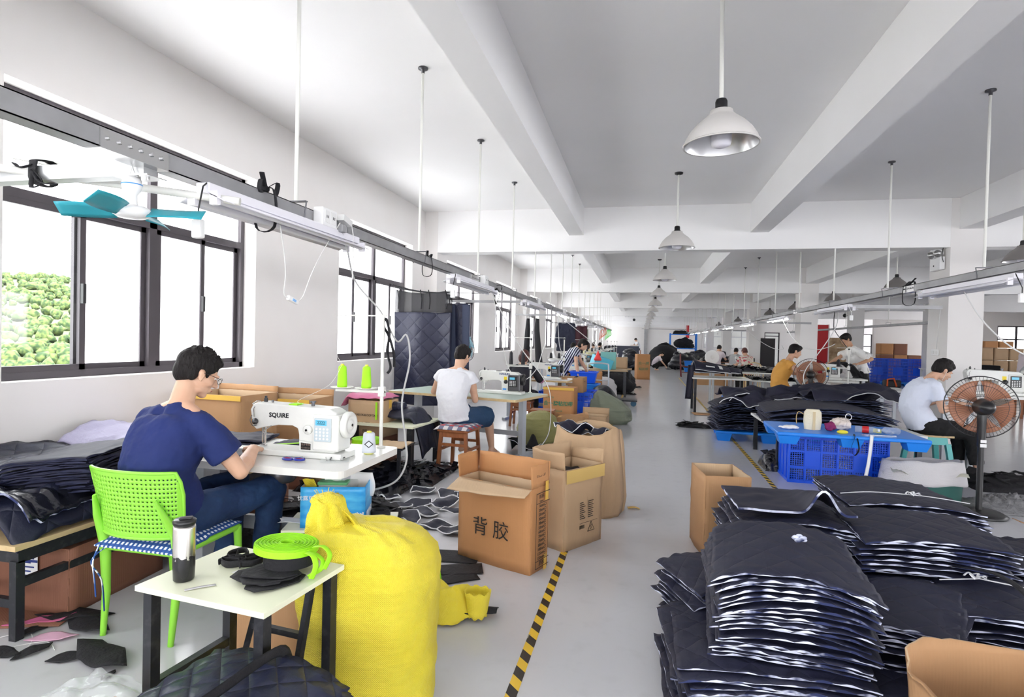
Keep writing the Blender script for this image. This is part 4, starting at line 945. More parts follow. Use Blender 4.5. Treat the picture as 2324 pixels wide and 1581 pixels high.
    m = MB(); m.cyl((0.06, 0.0, 0.258), (0.06, 0.0, 0.28), 0.010, 12); m.cyl((0.06, 0, 0.28), (0.06, 0, 0.288), 0.016, 12); m.cyl((-0.2, 0, 0.268), (-0.2, 0, 0.282), 0.006, 8); m.build('thread_guide', 'dsteel', o)
    m = MB(); m.bb(-0.075, -0.02, -0.035, 0.035, 0.262, 0.27); m.build('arm_cap', 'neon' if first else 'dsteel', o, bevel=0.003)
    if brand: text('brand_lettering', brand, 0.036, 'black' if not black else pm('brand_blue', (0.02, 0.06, 0.2), 0.4), o, (-0.115 if first else 0.05, -0.0648, 0.205 if first else 0.232), (PI / 2, 0, R(0)), bold=0.0012, sx=1.05)
    if first:
        MB().bb(0.028, 0.088, -0.0655, -0.064, 0.022, 0.062).build('model_plate', 'black', o); text('plate_lettering', 'GC-0303-CX', 0.011, 'steel', o, (0.058, -0.066, 0.033), (PI / 2, 0, 0)); text('plate_lettering', '同步专用', 0.014, 'steel', o, (0.058, -0.066, 0.05), (PI / 2, 0, 0))
    else:
        MB().bb(0.045, 0.085, -0.0655, -0.064, 0.155, 0.20).build('warning_label', pm('yellow_label', (0.85, 0.65, 0.03), 0.5), o)
        MB().bb(0.03, 0.08, -0.0655, -0.064, 0.03, 0.052).build('blue_label', pm('blue_label', (0.05, 0.30, 0.75), 0.5), o)
    return o
machine('sewing_machine', 'cream industrial sewing machine with a blue display, in front of the man in navy', (-1.88, 2.95, 0.782), 0.0, 'SQUiRE', True)

# ---- thread stand
def thread_stand(label, loc, rz, h, cone, clabels, n=2, hcone=0.14, arm=0.30, rcone=0.028, black=False, group=None):
    o = empty('thread_stand', label, 'stand', loc, rz, group)
    MB().cyl((0, 0, 0), (0, 0, h), 0.011, 12).build('pole', 'rod', o); MB().lathe([(0, 0), (0.028, 0), (0.028, 0.006), (0.013, 0.012), (0, 0.012)], 16).build('pole_base', 'rod', o)
    m = MB(); m.bb(-arm - 0.01, 0.02, -0.012, 0.012, 0.335, 0.352); m.bb(-0.02, 0.02, -0.018, 0.018, 0.315, 0.375); m.build('lower_arm', 'rod', o, bevel=0.003)
    m = MB(); m.bb(-arm, 0.02, -0.010, 0.010, h - 0.012, h - 0.004); m.build('upper_arm', 'rod', o)
    xs = [-arm + 0.03, -arm + 0.03 + arm * 0.55][:n]
    for x in xs:
        m = MB(); m.lathe([(0, 0.354), (0.055, 0.356), (0.07, 0.362), (0.07, 0.365), (0.055, 0.360), (0, 0.360)], 24, (x, 0, 0)); m.build('spool_plate', 'rod', o)
    if black:
        m = MB()
        for z in (0.30, 0.39, h - 0.04): m.cyl((0, 0, z), (0, 0, z + 0.025), 0.016, 10)
        m.build('clamp', 'black', o)
    ca, sa = math.cos(rz), math.sin(rz)
    for x, lb in zip(xs, clabels):
        t = empty('thread_cone', lb, 'thread', (loc[0] + x * ca, loc[1] + x * sa, loc[2] + 0.3615), rz)
        m = MB(); m.lathe([(0, 0.003), (rcone * 1.08, 0.003), (rcone * 1.1, 0.02), (rcone * 0.86, hcone - 0.012), (rcone * 0.55, hcone - 0.004), (0, hcone - 0.004)], 28); m.build('thread', cone, t)
        m = MB(); m.lathe([(0, hcone - 0.006), (rcone * 0.42, hcone - 0.006), (rcone * 0.36, hcone + 0.006), (rcone * 0.2, hcone + 0.007), (0, hcone + 0.007)], 16); m.lathe([(0, 0), (rcone, 0), (rcone, 0.004), (0, 0.004)], 20); m.build('cone_core', pm('yellow_core', (0.75, 0.75, 0.08), 0.5) if not black else 'dsteel', t)
    return o
M['thr_g'] = pm('neon_thread', (0.40, 0.90, 0.02), 0.7, bump=0.3, bscale=40, stretch=(1, 1, 14))
M['thr_w'] = pm('pale_thread', (0.62, 0.66, 0.72), 0.55, bump=0.2, bscale=40, stretch=(1, 1, 14))
M['thr_k'] = pm('black_thread', (0.012, 0.012, 0.018), 0.6, bump=0.3, bscale=40, stretch=(1, 1, 14))
thread_stand('white thread stand with two arms on the nearest sewing table', (-1.56, 3.29, 0.762), 0.0, 0.82, 'thr_g',
             ['neon green thread cone, left of the two on the nearest stand', 'neon green thread cone, right of the two beside the stand pole'])
m = MB(); m.tube(spline([(-1.845, 3.29, 1.575), (-1.85, 3.29, 1.45), (-1.87, 3.29, 1.33), (-1.83, 3.29, 1.27)], 6), 0.0012, 5); tag(m.build('thread_strand', 'cable'), 'loose thread running from the upper arm to the left green cone', 'thread')
m = MB(); m.tube(spline([(-1.82, 3.26, 1.26), (-1.87, 3.2, 1.14), (-1.95, 3.0, 1.06), (-1.83, 2.95, 1.05)], 6), 0.0012, 5); tag(m.build('thread_strand', 'cable'), 'thread running down from the green cones to the machine top', 'thread')
m = MB(); m.tube(spline([(0, 0, 0.80), (0.02, 0.01, 0.70), (0.0, 0.02, 0.60), (0.03, 0.01, 0.50), (0.015, 0.0, 0.46)], 6), 0.022, 6, ry=0.008); m.tube(spline([(0.0, 0, 0.80), (-0.02, 0.0, 0.76), (0.02, 0.01, 0.68), (0.045, 0.02, 0.58), (0.05, 0.02, 0.50)], 6), 0.016, 6, ry=0.006)
tag(m.build('hanging_cloth', 'blackf', loc=(-1.545, 3.30, 0.76)), 'black cloth strips tied to the top of the nearest thread stand', 'cloth')
t = empty('thread_cone', 'white thread cone with a diamond badge standing on the nearest table', 'thread', (-1.545, 3.10, 0.7625))
m = MB(); m.lathe([(0, 0.006), (0.040, 0.006), (0.041, 0.02), (0.033, 0.115), (0.028, 0.122), (0, 0.122)], 30); m.build('thread', 'thr_w', t)
m = MB(); m.lathe([(0, 0.12), (0.016, 0.12), (0.013, 0.13), (0, 0.13)], 16); m.lathe([(0, 0), (0.03, 0), (0.03, 0.008), (0, 0.008)], 16); m.build('cone_core', pm('yellow_core', (0.75, 0.75, 0.08), 0.5), t)
m = MB(); d = V(0.42, -0.9, 0).normalized(); sx_ = V(0.9, 0.42, 0).normalized()
for k_, mt in ((1.0, 0), (0.72, 1)):
    m.add([d * (0.041 + 0.001 * (mt + 1)) + V(0, 0, 0.06) + sx_ * (x * k_) + V(0, 0, z * k_) for x, z in ((-0.026, 0), (0, -0.022), (0.026, 0), (0, 0.022))], [(0, 1, 2, 3)], mt)
m.build('badge', ['black', 'thr_w'], t)
# ---- small things on the nearest table
M['sciblue'] = pm('scissor_blue', (0.02, 0.03, 0.30), 0.35)
sc = empty('scissors', 'steel scissors with blue and red ring handles on the nearest table', 'scissors', (-1.825, 2.80, 0.7635), R(-8))
for s_ in (-1, 1):
    m = MB(); ring = [(0.038 * s_ + 0.030 * math.cos(a), -0.02 + 0.018 * math.sin(a), 0.009 + 0.002 * s_) for a in [2 * PI * k / 18 for k in range(18)]]; m.tube(ring, 0.0065, 8, closed=True); m.build('ring_handle', 'sciblue', sc)
    m = MB(); ring = [(0.038 * s_ + 0.022 * math.cos(a), -0.02 + 0.011 * math.sin(a), 0.010 + 0.002 * s_) for a in [2 * PI * k / 18 for k in range(18)]]; m.tube(ring, 0.003, 6, closed=True); m.build('ring_lining', 'redpaint', sc)
    m = MB(); m.tube([(0.012 * s_, -0.012, 0.008 + 0.002 * s_), (0.003 * s_, 0.01, 0.008 + 0.002 * s_), (-0.006 * s_, 0.06, 0.006 + 0.002 * s_)], [0.006, 0.006, 0.001], 6, ry=0.002); m.build('blade', 'steel', sc)
ph = empty('mobile_phone', 'black mobile phone lying on the nearest table left of the machine pillar', 'phone', (-2.055, 2.99, 0.7625), R(10))
m = MB(); m.prism(rrect(-0.037, 0.037, -0.078, 0.078, 0.008), 0, 0.009); m.build('phone_body', 'black', ph); MB().prism(rrect(-0.034, 0.034, -0.073, 0.073, 0.006), 0.009, 0.0095).build('screen', pm('phone_glass', (0.01, 0.01, 0.012), 0.08), ph)
sp = MB(); sp.tube(spline([(-0.16, 0.0, 0.002), (-0.09, 0.01, 0.012), (0, 0.02, 0.02), (0.10, 0.05, 0.03), (0.17, 0.06, 0.05)], 5), 0.017, 8, ry=0.003, up=V(0, 0, 1)); tag(sp.build('webbing_strip', 'neon', loc=(-2.06, 3.09, 0.765)), 'neon green webbing strip lying behind the machine needle', 'webbing')
tr = empty('magnetic_tray', 'clear magnetic tray of bobbin scraps at the table front edge', 'tray', (-1.625, 2.86, 0.7625), R(25))
MB().prism(rrect(-0.075, 0.075, -0.055, 0.055, 0.012), 0, 0.004).build('tray', 'film', tr)
random.seed(5)
for k in range(7):
    a = random.uniform(0, PI); x, y = random.uniform(-0.045, 0.045), random.uniform(-0.03, 0.03); m = MB()
    m.tube([(x - 0.018 * math.cos(a), y - 0.018 * math.sin(a), 0.008), (x + 0.018 * math.cos(a), y + 0.018 * math.sin(a), 0.010 + 0.004 * (k % 3))], 0.0035, 6); m.build('bobbin_scrap', 'steel' if k % 2 else 'dsteel', tr)
# ================================================================ cloth, sacks and cartons
NV = (0.010, 0.013, 0.034)
M['quilt'] = quilt_mat('navy_quilted_nylon', NV, 0.075, 0.38, (0.018, 0.023, 0.055), st=0.7)
M['quilt_l'] = quilt_mat('navy_quilt_wide', (0.006, 0.008, 0.024), 0.13, 0.5, (0.009, 0.012, 0.032), st=0.6)
M['quilt_z'] = quilt_mat('navy_quilt_hanging', (0.005, 0.007, 0.028), 0.16, 0.5, (0.008, 0.010, 0.036), plane='xz', st=0.7)
M['panelm'] = quilt_mat('navy_panel_cloth', (0.007, 0.009, 0.030), 0.11, 0.6, (0.013, 0.014, 0.034), st=0.4)
M['panelp'] = pm('plain_navy_panel', (0.008, 0.009, 0.028), 0.65, col2=(0.015, 0.015, 0.034), nscale=3, bump=0.15, bscale=14)
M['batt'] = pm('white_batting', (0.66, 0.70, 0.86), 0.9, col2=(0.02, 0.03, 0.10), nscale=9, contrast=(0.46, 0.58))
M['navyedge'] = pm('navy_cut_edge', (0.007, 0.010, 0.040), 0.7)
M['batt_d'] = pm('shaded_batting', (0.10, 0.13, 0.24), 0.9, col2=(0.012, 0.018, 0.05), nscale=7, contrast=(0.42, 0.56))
M['white_pipe'] = pm('white_piping', (0.72, 0.73, 0.76), 0.6)
M['poly'] = pm('black_poly', (0.010, 0.011, 0.018), 0.22, bump=0.5, bscale=14)
def cardboard(name, c, c2=None, rough=0.75, axis='z', k=1.0):
    m, n, l, b = newmat(name); t = NT(m); o = t.sep(t.obj())
    s = t.m('ADD', o[0], o[1])
    flute = t.m('SINE', t.m('MULTIPLY', s, 500.0))
    big = t.m('POWER', t.m('ABSOLUTE', t.m('SINE', t.m('MULTIPLY', s, 24.0))), 6.0)
    nz = t.noise(t.obj(), 5, 5)
    t.bump(t.m('ADD', t.m('MULTIPLY', flute, 0.03), t.m('ADD', t.m('MULTIPLY', big, -0.10), nz)), 0.45 * k, 0.01)
    t.base(t.mix(nz, c, c2 or tuple(x * 0.86 for x in c))); b.inputs['Roughness'].default_value = rough; return m
M['card'] = cardboard('brown_cardboard', (0.46, 0.26, 0.125))
M['card_o'] = cardboard('orange_brown_cardboard', (0.52, 0.25, 0.10))
M['card_l'] = cardboard('pale_cardboard', (0.50, 0.34, 0.20))
M['card_in'] = cardboard('inner_cardboard', (0.55, 0.39, 0.24))
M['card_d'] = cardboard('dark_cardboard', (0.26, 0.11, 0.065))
M['tape'] = pm('parcel_tape', (0.55, 0.38, 0.13), 0.25)
M['tape_y'] = pm('yellow_parcel_tape', (0.72, 0.45, 0.08), 0.3)
M['ink'] = pm('print_black', (0.02, 0.017, 0.015), 0.7)
M['ink_g'] = pm('print_green', (0.03, 0.20, 0.11), 0.7)
M['ink_r'] = pm('print_red_brown', (0.22, 0.04, 0.02), 0.7)
def N3(x, y, z=0.0): return noise.noise(V(x, y, z))
def carton(label, loc, rz, w, d, h, mat='card', flaps=None, closed=False, bulge=0.01, seed=1, name='cardboard_box', inner='card_in', group=None, cat='box', lidtape=None, tilt=None, th=0.005):
    """box with real walls; flaps: list of (side, angle outwards from vertical in degrees, length, left_cut, right_cut)"""
    o = empty(name, label, cat, loc, rz, group)
    if tilt: o.rotation_euler = (tilt[0], tilt[1], rz)
    m = MB(); c = [(-w / 2, -d / 2), (w / 2, -d / 2), (w / 2, d / 2), (-w / 2, d / 2)]
    def wob(p, z, k):
        return V(p[0] + bulge * N3(p[0] * 4, p[1] * 4 + seed, z * 4), p[1] + bulge * N3(p[0] * 4 + 9, p[1] * 4 + seed, z * 4), z)
    for i in range(4):
        a, b = V(*c[i], 0), V(*c[(i + 1) % 4], 0); nn = V((b - a).y, -(b - a).x, 0).normalized()
        def fn(u, v, a=a, b=b, nn=nn):
            p = a.lerp(b, u); s = bulge * (math.sin(PI * u) * math.sin(PI * min(1, v + 0.15)) * (0.6 + N3(u * 2 + seed, v * 2, i * 3.1)) + 0.35 * N3(u * 7, v * 7 + seed, i))
            return p + nn * (s - th) + V(0, 0, h * v)
        m.sheet(fn, 10, 8, th, 0, 0, lomat=1)
    m.bb(-w / 2 + th, w / 2 - th, -d / 2 + th, d / 2 - th, 0.001, 0.006)
    if closed: m.bb(-w / 2, w / 2, -d / 2, d / 2, h - 0.004, h)
    m.build('carton_walls', [mat, inner], o)
    if closed and lidtape: m = MB(); m.bb(-w / 2 - 0.001, w / 2 + 0.001, -0.028, 0.028, h, h + 0.0012); m.bb(-w / 2 - 0.002, -w / 2 - 0.0008, -0.028, 0.028, h - 0.1, h); m.bb(w / 2 + 0.0008, w / 2 + 0.002, -0.028, 0.028, h - 0.1, h); m.build('parcel_tape', lidtape, o)
    for (sd, ang, ln, cl, cr) in (flaps or []):
        i = {'f': 0, 'r': 1, 'b': 2, 'l': 3}[sd]; a, b = V(*c[i], h), V(*c[(i + 1) % 4], h); nn = V((b - a).y, -(b - a).x, 0).normalized(); A = R(ang)
        up = V(0, 0, 1) * math.cos(A) + nn * math.sin(A)
        def fl(u, v, a=a, b=b, up=up, nn=nn):
            cut = cl * (1 - u) + cr * u; p = a.lerp(b, u * (1 - 0.0 * v)); q = ln * v * (1 - cut) * (1 + 0.06 * N3(u * 4, seed, v))
            return p + up * q + nn * (0.02 * math.sin(PI * u) * v * v) + V(0, 0, 0.006 * N3(u * 9, v * 6, seed))
        MB().sheet(fl, 10, 5, th * 0.8).build('flap', inner if ang > 60 else mat, o)
    return o
def boxprint(o, side, w, d, h, x, z, body, size, mat='ink', sx=1.0, name='lettering', bold=0.0, off=0.013):
    if side == 'f': text(name, body, size, mat, o, (x, -d / 2 - off, z), (PI / 2, 0, 0), sx=sx, bold=bold)
    elif side == 'r': text(name, body, size, mat, o, (w / 2 + off, x, z), (PI / 2, 0, PI / 2), sx=sx, bold=bold)
    elif side == 'l': text(name, body, size, mat, o, (-w / 2 - off, x, z), (PI / 2, 0, -PI / 2), sx=sx, bold=bold)
def drape(name, label, cat, loc, rz, w, d, hfun, mat, nu=40, nv=40, th=0.012, emat=None, group=None, kind=None, mats=None):
    m = MB(); m.sheet(lambda u, v: ((u - 0.5) * w, (v - 0.5) * d, hfun(u, v)), nu, nv, th, 0, 1 if emat else None)
    return tag(m.build(name, [mat, emat] if emat else mat, loc=loc, rz=rz), label, cat, group, kind)

# ---- left bench with piled quilted cloth
M['wood_t'] = pm('varnished_pine', (0.55, 0.40, 0.20), 0.45, col2=(0.62, 0.47, 0.26), nscale=3, stretch=(8, 1, 8))
bn = empty('work_bench', 'low bench with pale wood top and black steel frame along the left wall', 'bench', (-3.26, 2.85, 0))
MB().bb(-0.48, 0.50, -0.80, 1.1, 0.425, 0.45).build('bench_top', 'wood_t', bn, bevel=0.002)
MB().bb(-0.46, 0.48, -0.77, 1.08, 0.36, 0.425).build('apron', 'blackm', bn)
for x in (-0.42, 0.46):
    for y in (-0.76, 1.05): MB().bb(x - 0.02, x + 0.02, y - 0.02, y + 0.02, 0, 0.37).build('leg', 'blackm', bn)
MB().bb(0.445, 0.475, -0.76, 1.05, 0.24, 0.28).build('stretcher', 'blackm', bn)
MB().bb(-0.42, 0.46, -0.775, -0.745, 0.15, 0.19).build('stretcher', 'blackm', bn)
random.seed(21)
def qpile(u, v):
    x, y = u * 1.0, v * 1.6; base = 0.10 + 0.14 * math.exp(-((v - 0.55) ** 2) / 0.09) + 0.05 * math.sin(5 * v + 2 * u)
    e = max(0, (u - 0.86) / 0.14); f = max(0, (0.10 - v) / 0.10)
    return base * (1 - 0.75 * e - 0.4 * f) + 0.045 * N3(x * 4, y * 4, 1) + 0.02 * N3(x * 11, y * 11, 2) - 0.03 * e * e
drape('quilted_cloth', 'glossy navy quilted cloth heaped over the bench along the left wall', 'cloth', (-3.255, 2.87, 0.462), 0, 0.96, 1.60, qpile, 'quilt_l', 56, 70, 0.015, 'navyedge')
def q2(u, v): return 0.09 + 0.05 * N3(u * 3, v * 3, 7) + 0.02 * N3(u * 10, v * 9, 4) - 0.10 * max(0, (u - 0.8) / 0.2) ** 2
drape('quilted_cloth', 'loose navy quilted sheet with pale lining lying at the bench front', 'cloth', (-3.18, 2.26, 0.55), R(6), 0.80, 0.38, q2, 'poly', 36, 26, 0.010, 'batt')
drape('lining_cloth', 'crumpled light grey lining cloth, tinted with lavender light, beside the wall behind the panel stack', 'cloth', (-3.42, 3.28, 0.72), R(10), 0.50, 0.62, lambda u, v: 0.03 * N3(u * 6, v * 6, 3) + 0.10 * math.sin(PI * v) - 0.05 * u, pm('lavender_lit_lining', (0.34, 0.32, 0.45), 0.6, bump=0.6, bscale=16), 24, 24, 0.006)  # light grey cloth with a lavender light cast put into its base colour

# ---- bundles of cut panels: every panel is a part of its bundle
def panel_data(w, d, arch, seed, lens=8, th=0.010, mat='panelm', plain=False, fold=0.0):
    def fn(u, v):
        x, y = (u - 0.5) * w, (v - 0.5) * d
        z = -arch * (abs(2 * u - 1) ** 2.2) + 0.010 * N3(u * 3 + seed, v * 3, seed) - fold * max(0, 0.25 - v) ** 1.5
        return V(x + 0.008 * N3(seed, v * 5, 2), y + 0.010 * N3(u * 6, seed, 3), z)
    def tf(u, v):
        e = min(v, 1 - v); q = u if e < 0.03 else v; n = lens if e < 0.03 else lens
        if min(u, 1 - u, v, 1 - v) > 0.12: return th * 0.75
        return th * (0.10 + 1.0 * abs(math.sin(PI * (q * n + 0.37 * seed))) ** 1.2 * (0.15 + 0.85 * abs(math.sin(q * 3.7 + seed * 1.9))))
    m = MB(); m.sheet(fn, 36, 22, tf, 0, 1); return m.data('panel', [mat, 'navyedge' if plain is True else (plain or 'batt')])
PD = {}
def bundle(label, loc, rz, w, d, n, h, arch=0.03, seed=1, jit=0.02, tilt=(0, 0), tie=None, lens=8, mat='panelm', plain=False, group='bundles of navy panels on the right', fan=0.0, top=None, growth=0.6, cat='panel bundle'):
    o = empty('panel_bundle', label, cat, loc, rz, group); o.rotation_euler = (tilt[0], tilt[1], rz)
    rnd = random.Random(seed * 13 + 5); key = (round(w, 2), round(d, 2), arch, lens, mat, plain)
    if key not in PD: PD[key] = [[panel_data(w, d, arch * g, sd + seed, lens, mat=mat, plain=plain) for sd in (1, 2, 3)] for g in (0.25, 0.6, 1.0)]
    for i in range(n):
        t = i / max(1, n - 1); g = 0 if t < 0.25 else (1 if t < 0.6 else 2)
        q = bpy.data.objects.new('panel', rnd.choice(PD[key][g])); COL.objects.link(q); q.parent = o
        q.location = (rnd.uniform(-jit, jit) + fan * t, rnd.uniform(-jit, jit) * 0.9, 0.004 + arch * (0.25, 0.6, 1.0)[g] * 0.9 + t * (h - 0.02 - arch * 0.9) if n > 1 else 0.01)
        q.rotation_euler = (R(rnd.uniform(-1.2, 1.2)), R(rnd.uniform(-1.0, 1.0)), R(rnd.uniform(-4.5, 4.5)) + (PI if rnd.random() < 0.4 else 0))
    if tie:
        x, y = tie; m = MB()
        def knot(cx, cy, cz):
            for k in range(5):
                a = k * 1.3; m.tube(spline([(cx, cy, cz), (cx + 0.03 * math.cos(a), cy + 0.02 * math.sin(a), cz + 0.018), (cx + 0.045 * math.cos(a + 0.7), cy + 0.03 * math.sin(a + 0.7), cz + 0.004)], 4), 0.006, 6, ry=0.002)
        zt = h + 0.012
        m.tube(spline([(-w / 2 * 0.98, y, zt - arch * 0.8), (-w / 4, y + 0.01, zt - 0.002), (x, y, zt + 0.002), (w / 4, y - 0.01, zt - 0.002), (w / 2 * 0.98, y + 0.01, zt - arch * 0.8)], 5), 0.005, 6, ry=0.0025); knot(x, y, zt)
        m.build('tie', 'white_pipe', o)
    return o
bundle('stack of cut dark panels standing on the quilted cloth behind the green chair', (-3.0, 2.56, 0.60), R(16), 0.46, 0.46, 22, 0.20, 0.012, 31, 0.008, tilt=(R(3), R(-7)), mat='panelp', plain=True, group='panel stacks on the bench', lens=3)
bundle('thin stack of quilted panels lying at the far left edge of the bench', (-3.36, 2.42, 0.64), R(-8), 0.50, 0.40, 8, 0.09, 0.03, 33, 0.015, mat='quilt', plain=True, group='panel stacks on the bench', lens=3)
# ---- under the bench
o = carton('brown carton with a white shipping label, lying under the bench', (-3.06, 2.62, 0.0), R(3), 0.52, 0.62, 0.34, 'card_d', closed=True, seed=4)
MB().bb(-0.05, 0.09, -0.3235, -0.322, 0.17, 0.31).build('shipping_label', 'paper', o)
m = MB()
for k in range(5): m.bb(-0.04, 0.07 - 0.02 * (k % 2), -0.3245, -0.3236, 0.19 + 0.022 * k, 0.197 + 0.022 * k)
m.bb(-0.05, 0.09, -0.3245, -0.3236, 0.262, 0.275); m.build('label_print', pm('label_blue', (0.02, 0.04, 0.22), 0.6), o)
tag(MB().sheet(lambda u, v: (-0.35 + 0.75 * u, -0.35 + 0.6 * v, 0.004 + 0.006 * N3(u * 4, v * 4)), 10, 8, 0.004).build('cardboard_sheet', 'card_d', loc=(-3.22, 2.42, 0.001), rz=R(20)), 'flat piece of brown cardboard on the floor under the bench', 'cardboard')
def scrap(label, loc, rz, pts, mat, th=0.004, amp=0.01, seed=1, cat='scrap', name='fabric_scrap', group=None, pipe=None):
    """cut cloth piece: an outline filled by a rippled sheet with an optional sewn edging"""
    P_ = [V(x, y, 0) for x, y in pts]; c = sum(P_, V(0, 0, 0)) / len(P_); n = len(P_); K = 5; m = MB(); vs = []
    f = lambda p: V(p.x, p.y, 0.003 + amp * (0.6 + 1.3 * N3(p.x * 9 + seed, p.y * 9, seed * 1.7)))
    E = []
    for i in range(n):
        for k in range(4): E.append(P_[i].lerp(P_[(i + 1) % n], k / 4))
    N = len(E)
    for s in range(2):
        for j in range(1, K + 1):
            for e in E: q = f(c.lerp(e, j / K)); vs.append(q + V(0, 0, th * s))
    cc = f(c); vs.append(cc); vs.append(cc + V(0, 0, th)); fs = []
    for s in range(2):
        b = s * K * N; cen = 2 * K * N + s
        for i in range(N): fs.append((cen, b + i, b + (i + 1) % N)[::(1 if s else -1)])
        for j in range(K - 1):
            for i in range(N): fs.append((b + j * N + i, b + (j + 1) * N + i, b + (j + 1) * N + (i + 1) % N, b + j * N + (i + 1) % N)[::(1 if s else -1)])
    b = (K - 1) * N
    for i in range(N): fs.append((b + i, b + (i + 1) % N, K * N + b + (i + 1) % N, K * N + b + i))
    m.add(vs, fs, 0, True)
    if pipe:
        o = empty(name, label, cat, loc, rz, group); m.build('cloth', mat, o)
        t = MB(); t.tube([f(e) + V(0, 0, th / 2) for e in E], pipe, 6, closed=True, ry=pipe * 0.7); t.build('edging', 'white_pipe', o); return o
    return tag(m.build(name, mat, loc=loc, rz=rz), label, cat, group)
M['pinkc'] = pm('pink_cloth', (0.62, 0.14, 0.30), 0.7)
scrap('bright pink cloth strip on the floor under the bench edge', (-2.86, 2.24, 0.0), R(30), [(-0.14, -0.03), (0.0, -0.02), (0.10, -0.04), (0.15, 0.02), (0.05, 0.035), (-0.05, 0.02)], 'pinkc', amp=0.018, seed=3)
scrap('pale pink and black cloth scraps beside the green chair leg', (-2.66, 2.14, 0.0), R(20), [(-0.10, -0.03), (0.06, -0.04), (0.12, 0.0), (0.03, 0.03), (-0.06, 0.02)], pm('pale_pink', (0.62, 0.36, 0.48), 0.7), amp=0.014, seed=4)
random.seed(9)
spots = [(-2.80, 2.16, 'curled'), (-2.62, 2.02, 'narrow'), (-2.42, 2.02, 'folded'), (-2.30, 2.06, 'long'), (-2.72, 1.98, 'torn'), (-2.14, 1.96, 'tiny'), (-2.60, 2.26, 'crumpled'), (-2.75, 2.34, 'matted')]
for i, (x, y, wd) in enumerate(spots):
    L = {'long': 0.20, 'matted': 0.18, 'crumpled': 0.16, 'tiny': 0.04}.get(wd, 0.08); a = random.uniform(0, PI)
    scrap('%s black cloth scrap on the floor, %s' % (wd, ['under the bench corner', 'left of the green chair', 'by the rear chair leg', 'behind the small table leg', 'at the left edge of the floor', 'in front of the small table', 'between bench and chair', 'against the carton'][i]), (x, y, 0.0), a,
          [(-L, -L * 0.2), (-L * 0.2, -L * 0.45), (L * 0.7, -L * 0.3), (L, L * 0.1), (L * 0.2, L * 0.35), (-L * 0.6, L * 0.25)], 'blackf', amp=0.02 if L > 0.06 else 0.006, seed=i + 2, group='black scraps on the floor')
m = MB(); m.tube(spline([(-0.2, 0, 0.004), (-0.1, 0.08, 0.01), (0.0, 0.02, 0.006), (0.04, -0.06, 0.008), (-0.03, -0.04, 0.01), (0.06, 0.04, 0.008), (0.16, 0.0, 0.004)], 5), 0.002, 5); tag(m.build('white_elastic', 'cable', loc=(-2.70, 2.06, 0)), 'looped white elastic cord among the floor scraps on the left', 'cord')

# ---- small cream table in the foreground
M['cream'] = pm('cream_laminate', (0.80, 0.82, 0.62), 0.4, col2=(0.76, 0.78, 0.60), nscale=3)
st = empty('small_table', 'small cream topped table with black steel legs in the foreground', 'table', (-1.30, 1.72, 0), R(-6))
MB().bb(-0.27, 0.25, -0.20, 0.20, 0.602, 0.62).build('tabletop', 'cream', st, bevel=0.001)
for x in (-0.235, 0.215):
    for y in (-0.165, 0.165):
        if x < 0 and y < 0 or x > 0 and y < 0 or y > 0: MB().bb(x - 0.0175, x + 0.0175, y - 0.0175, y + 0.0175, 0, 0.602).build('leg', 'blackm', st)
MB().bb(-0.25, -0.22, -0.165, 0.165, 0.26, 0.29).build('stretcher', 'blackm', st); MB().bb(0.20, 0.23, -0.165, 0.165, 0.10, 0.13).build('stretcher', 'blackm', st)
tr_ = empty('folding_frame', 'black A shaped steel frame leaning under the small cream table', 'frame', (-1.22, 1.80, 0), R(-6))
for s_ in (0, 1): MB().bar((-0.20 + 0.26 * s_, -0.05 , 0.02), (-0.09 + 0.20 * s_, 0.02, 0.585), 0.025, 0.02).build('upright', 'blackm', tr_)
MB().bar((-0.125, -0.004, 0.40), (0.105 , -0.004, 0.40), 0.02, 0.02).build('rung', 'blackm', tr_); MB().bar((-0.17, -0.03, 0.18), (0.085, -0.03, 0.18), 0.02, 0.02).build('rung', 'blackm', tr_)
# tumbler
M['tumb'] = pm('brushed_steel', (0.66, 0.64, 0.60), 0.28, 0.95)
tu = empty('travel_tumbler', 'steel travel tumbler with worn black base and black lid', 'tumbler', (-1.475, 1.63, 0.621))
m, n, l, b = newmat('worn_tumbler'); t = NT(m); ob = t.obj(); z = t.sep(ob)[2]
f = t.m('GREATER_THAN', t.m('ADD', z, t.m('MULTIPLY', t.m('SUBTRACT', t.noise(ob, 60, 6), 0.5), 0.09)), 0.082)
t.base(t.mix(f, (0.015, 0.015, 0.017), (0.68, 0.66, 0.62))); l.new(f, b.inputs['Metallic']); b.inputs['Roughness'].default_value = 0.27; M['tumb2'] = m
MB().lathe([(0, 0), (0.029, 0), (0.032, 0.004), (0.034, 0.05), (0.0345, 0.175), (0.033, 0.182), (0, 0.182)], 36).build('tumbler_body', 'tumb2', tu)
MB().lathe([(0.0, 0.182), (0.031, 0.182), (0.033, 0.187), (0.035, 0.19), (0.036, 0.199), (0.030, 0.204), (0, 0.203)], 36).build('lid', 'black', tu)
m = MB(); m.box((0.006, 0.0, 0.207), (0.04, 0.022, 0.008), rz=0.6); m.build('sip_slide', 'black', tu, bevel=0.003)
tag(MB().sheet(lambda u, v: (-0.045 + 0.09 * u, -0.007 + 0.014 * v, 0.001 + 0.002 * math.sin(3 * u)), 8, 2, 0.0008).build('paper_strip', pm('grey_strip', (0.5, 0.49, 0.5), 0.7), loc=(-1.375, 1.59, 0.621), rz=R(44)), 'narrow grey paper strip on the cream table beside the tumbler', 'strip')
scrap('small white paper scrap on the cream table behind the strip', (-1.33, 1.72, 0.621), 0, [(-0.025, -0.01), (0.02, -0.015), (0.028, 0.01), (-0.015, 0.015)], 'paper', th=0.0006, amp=0.003, seed=8)
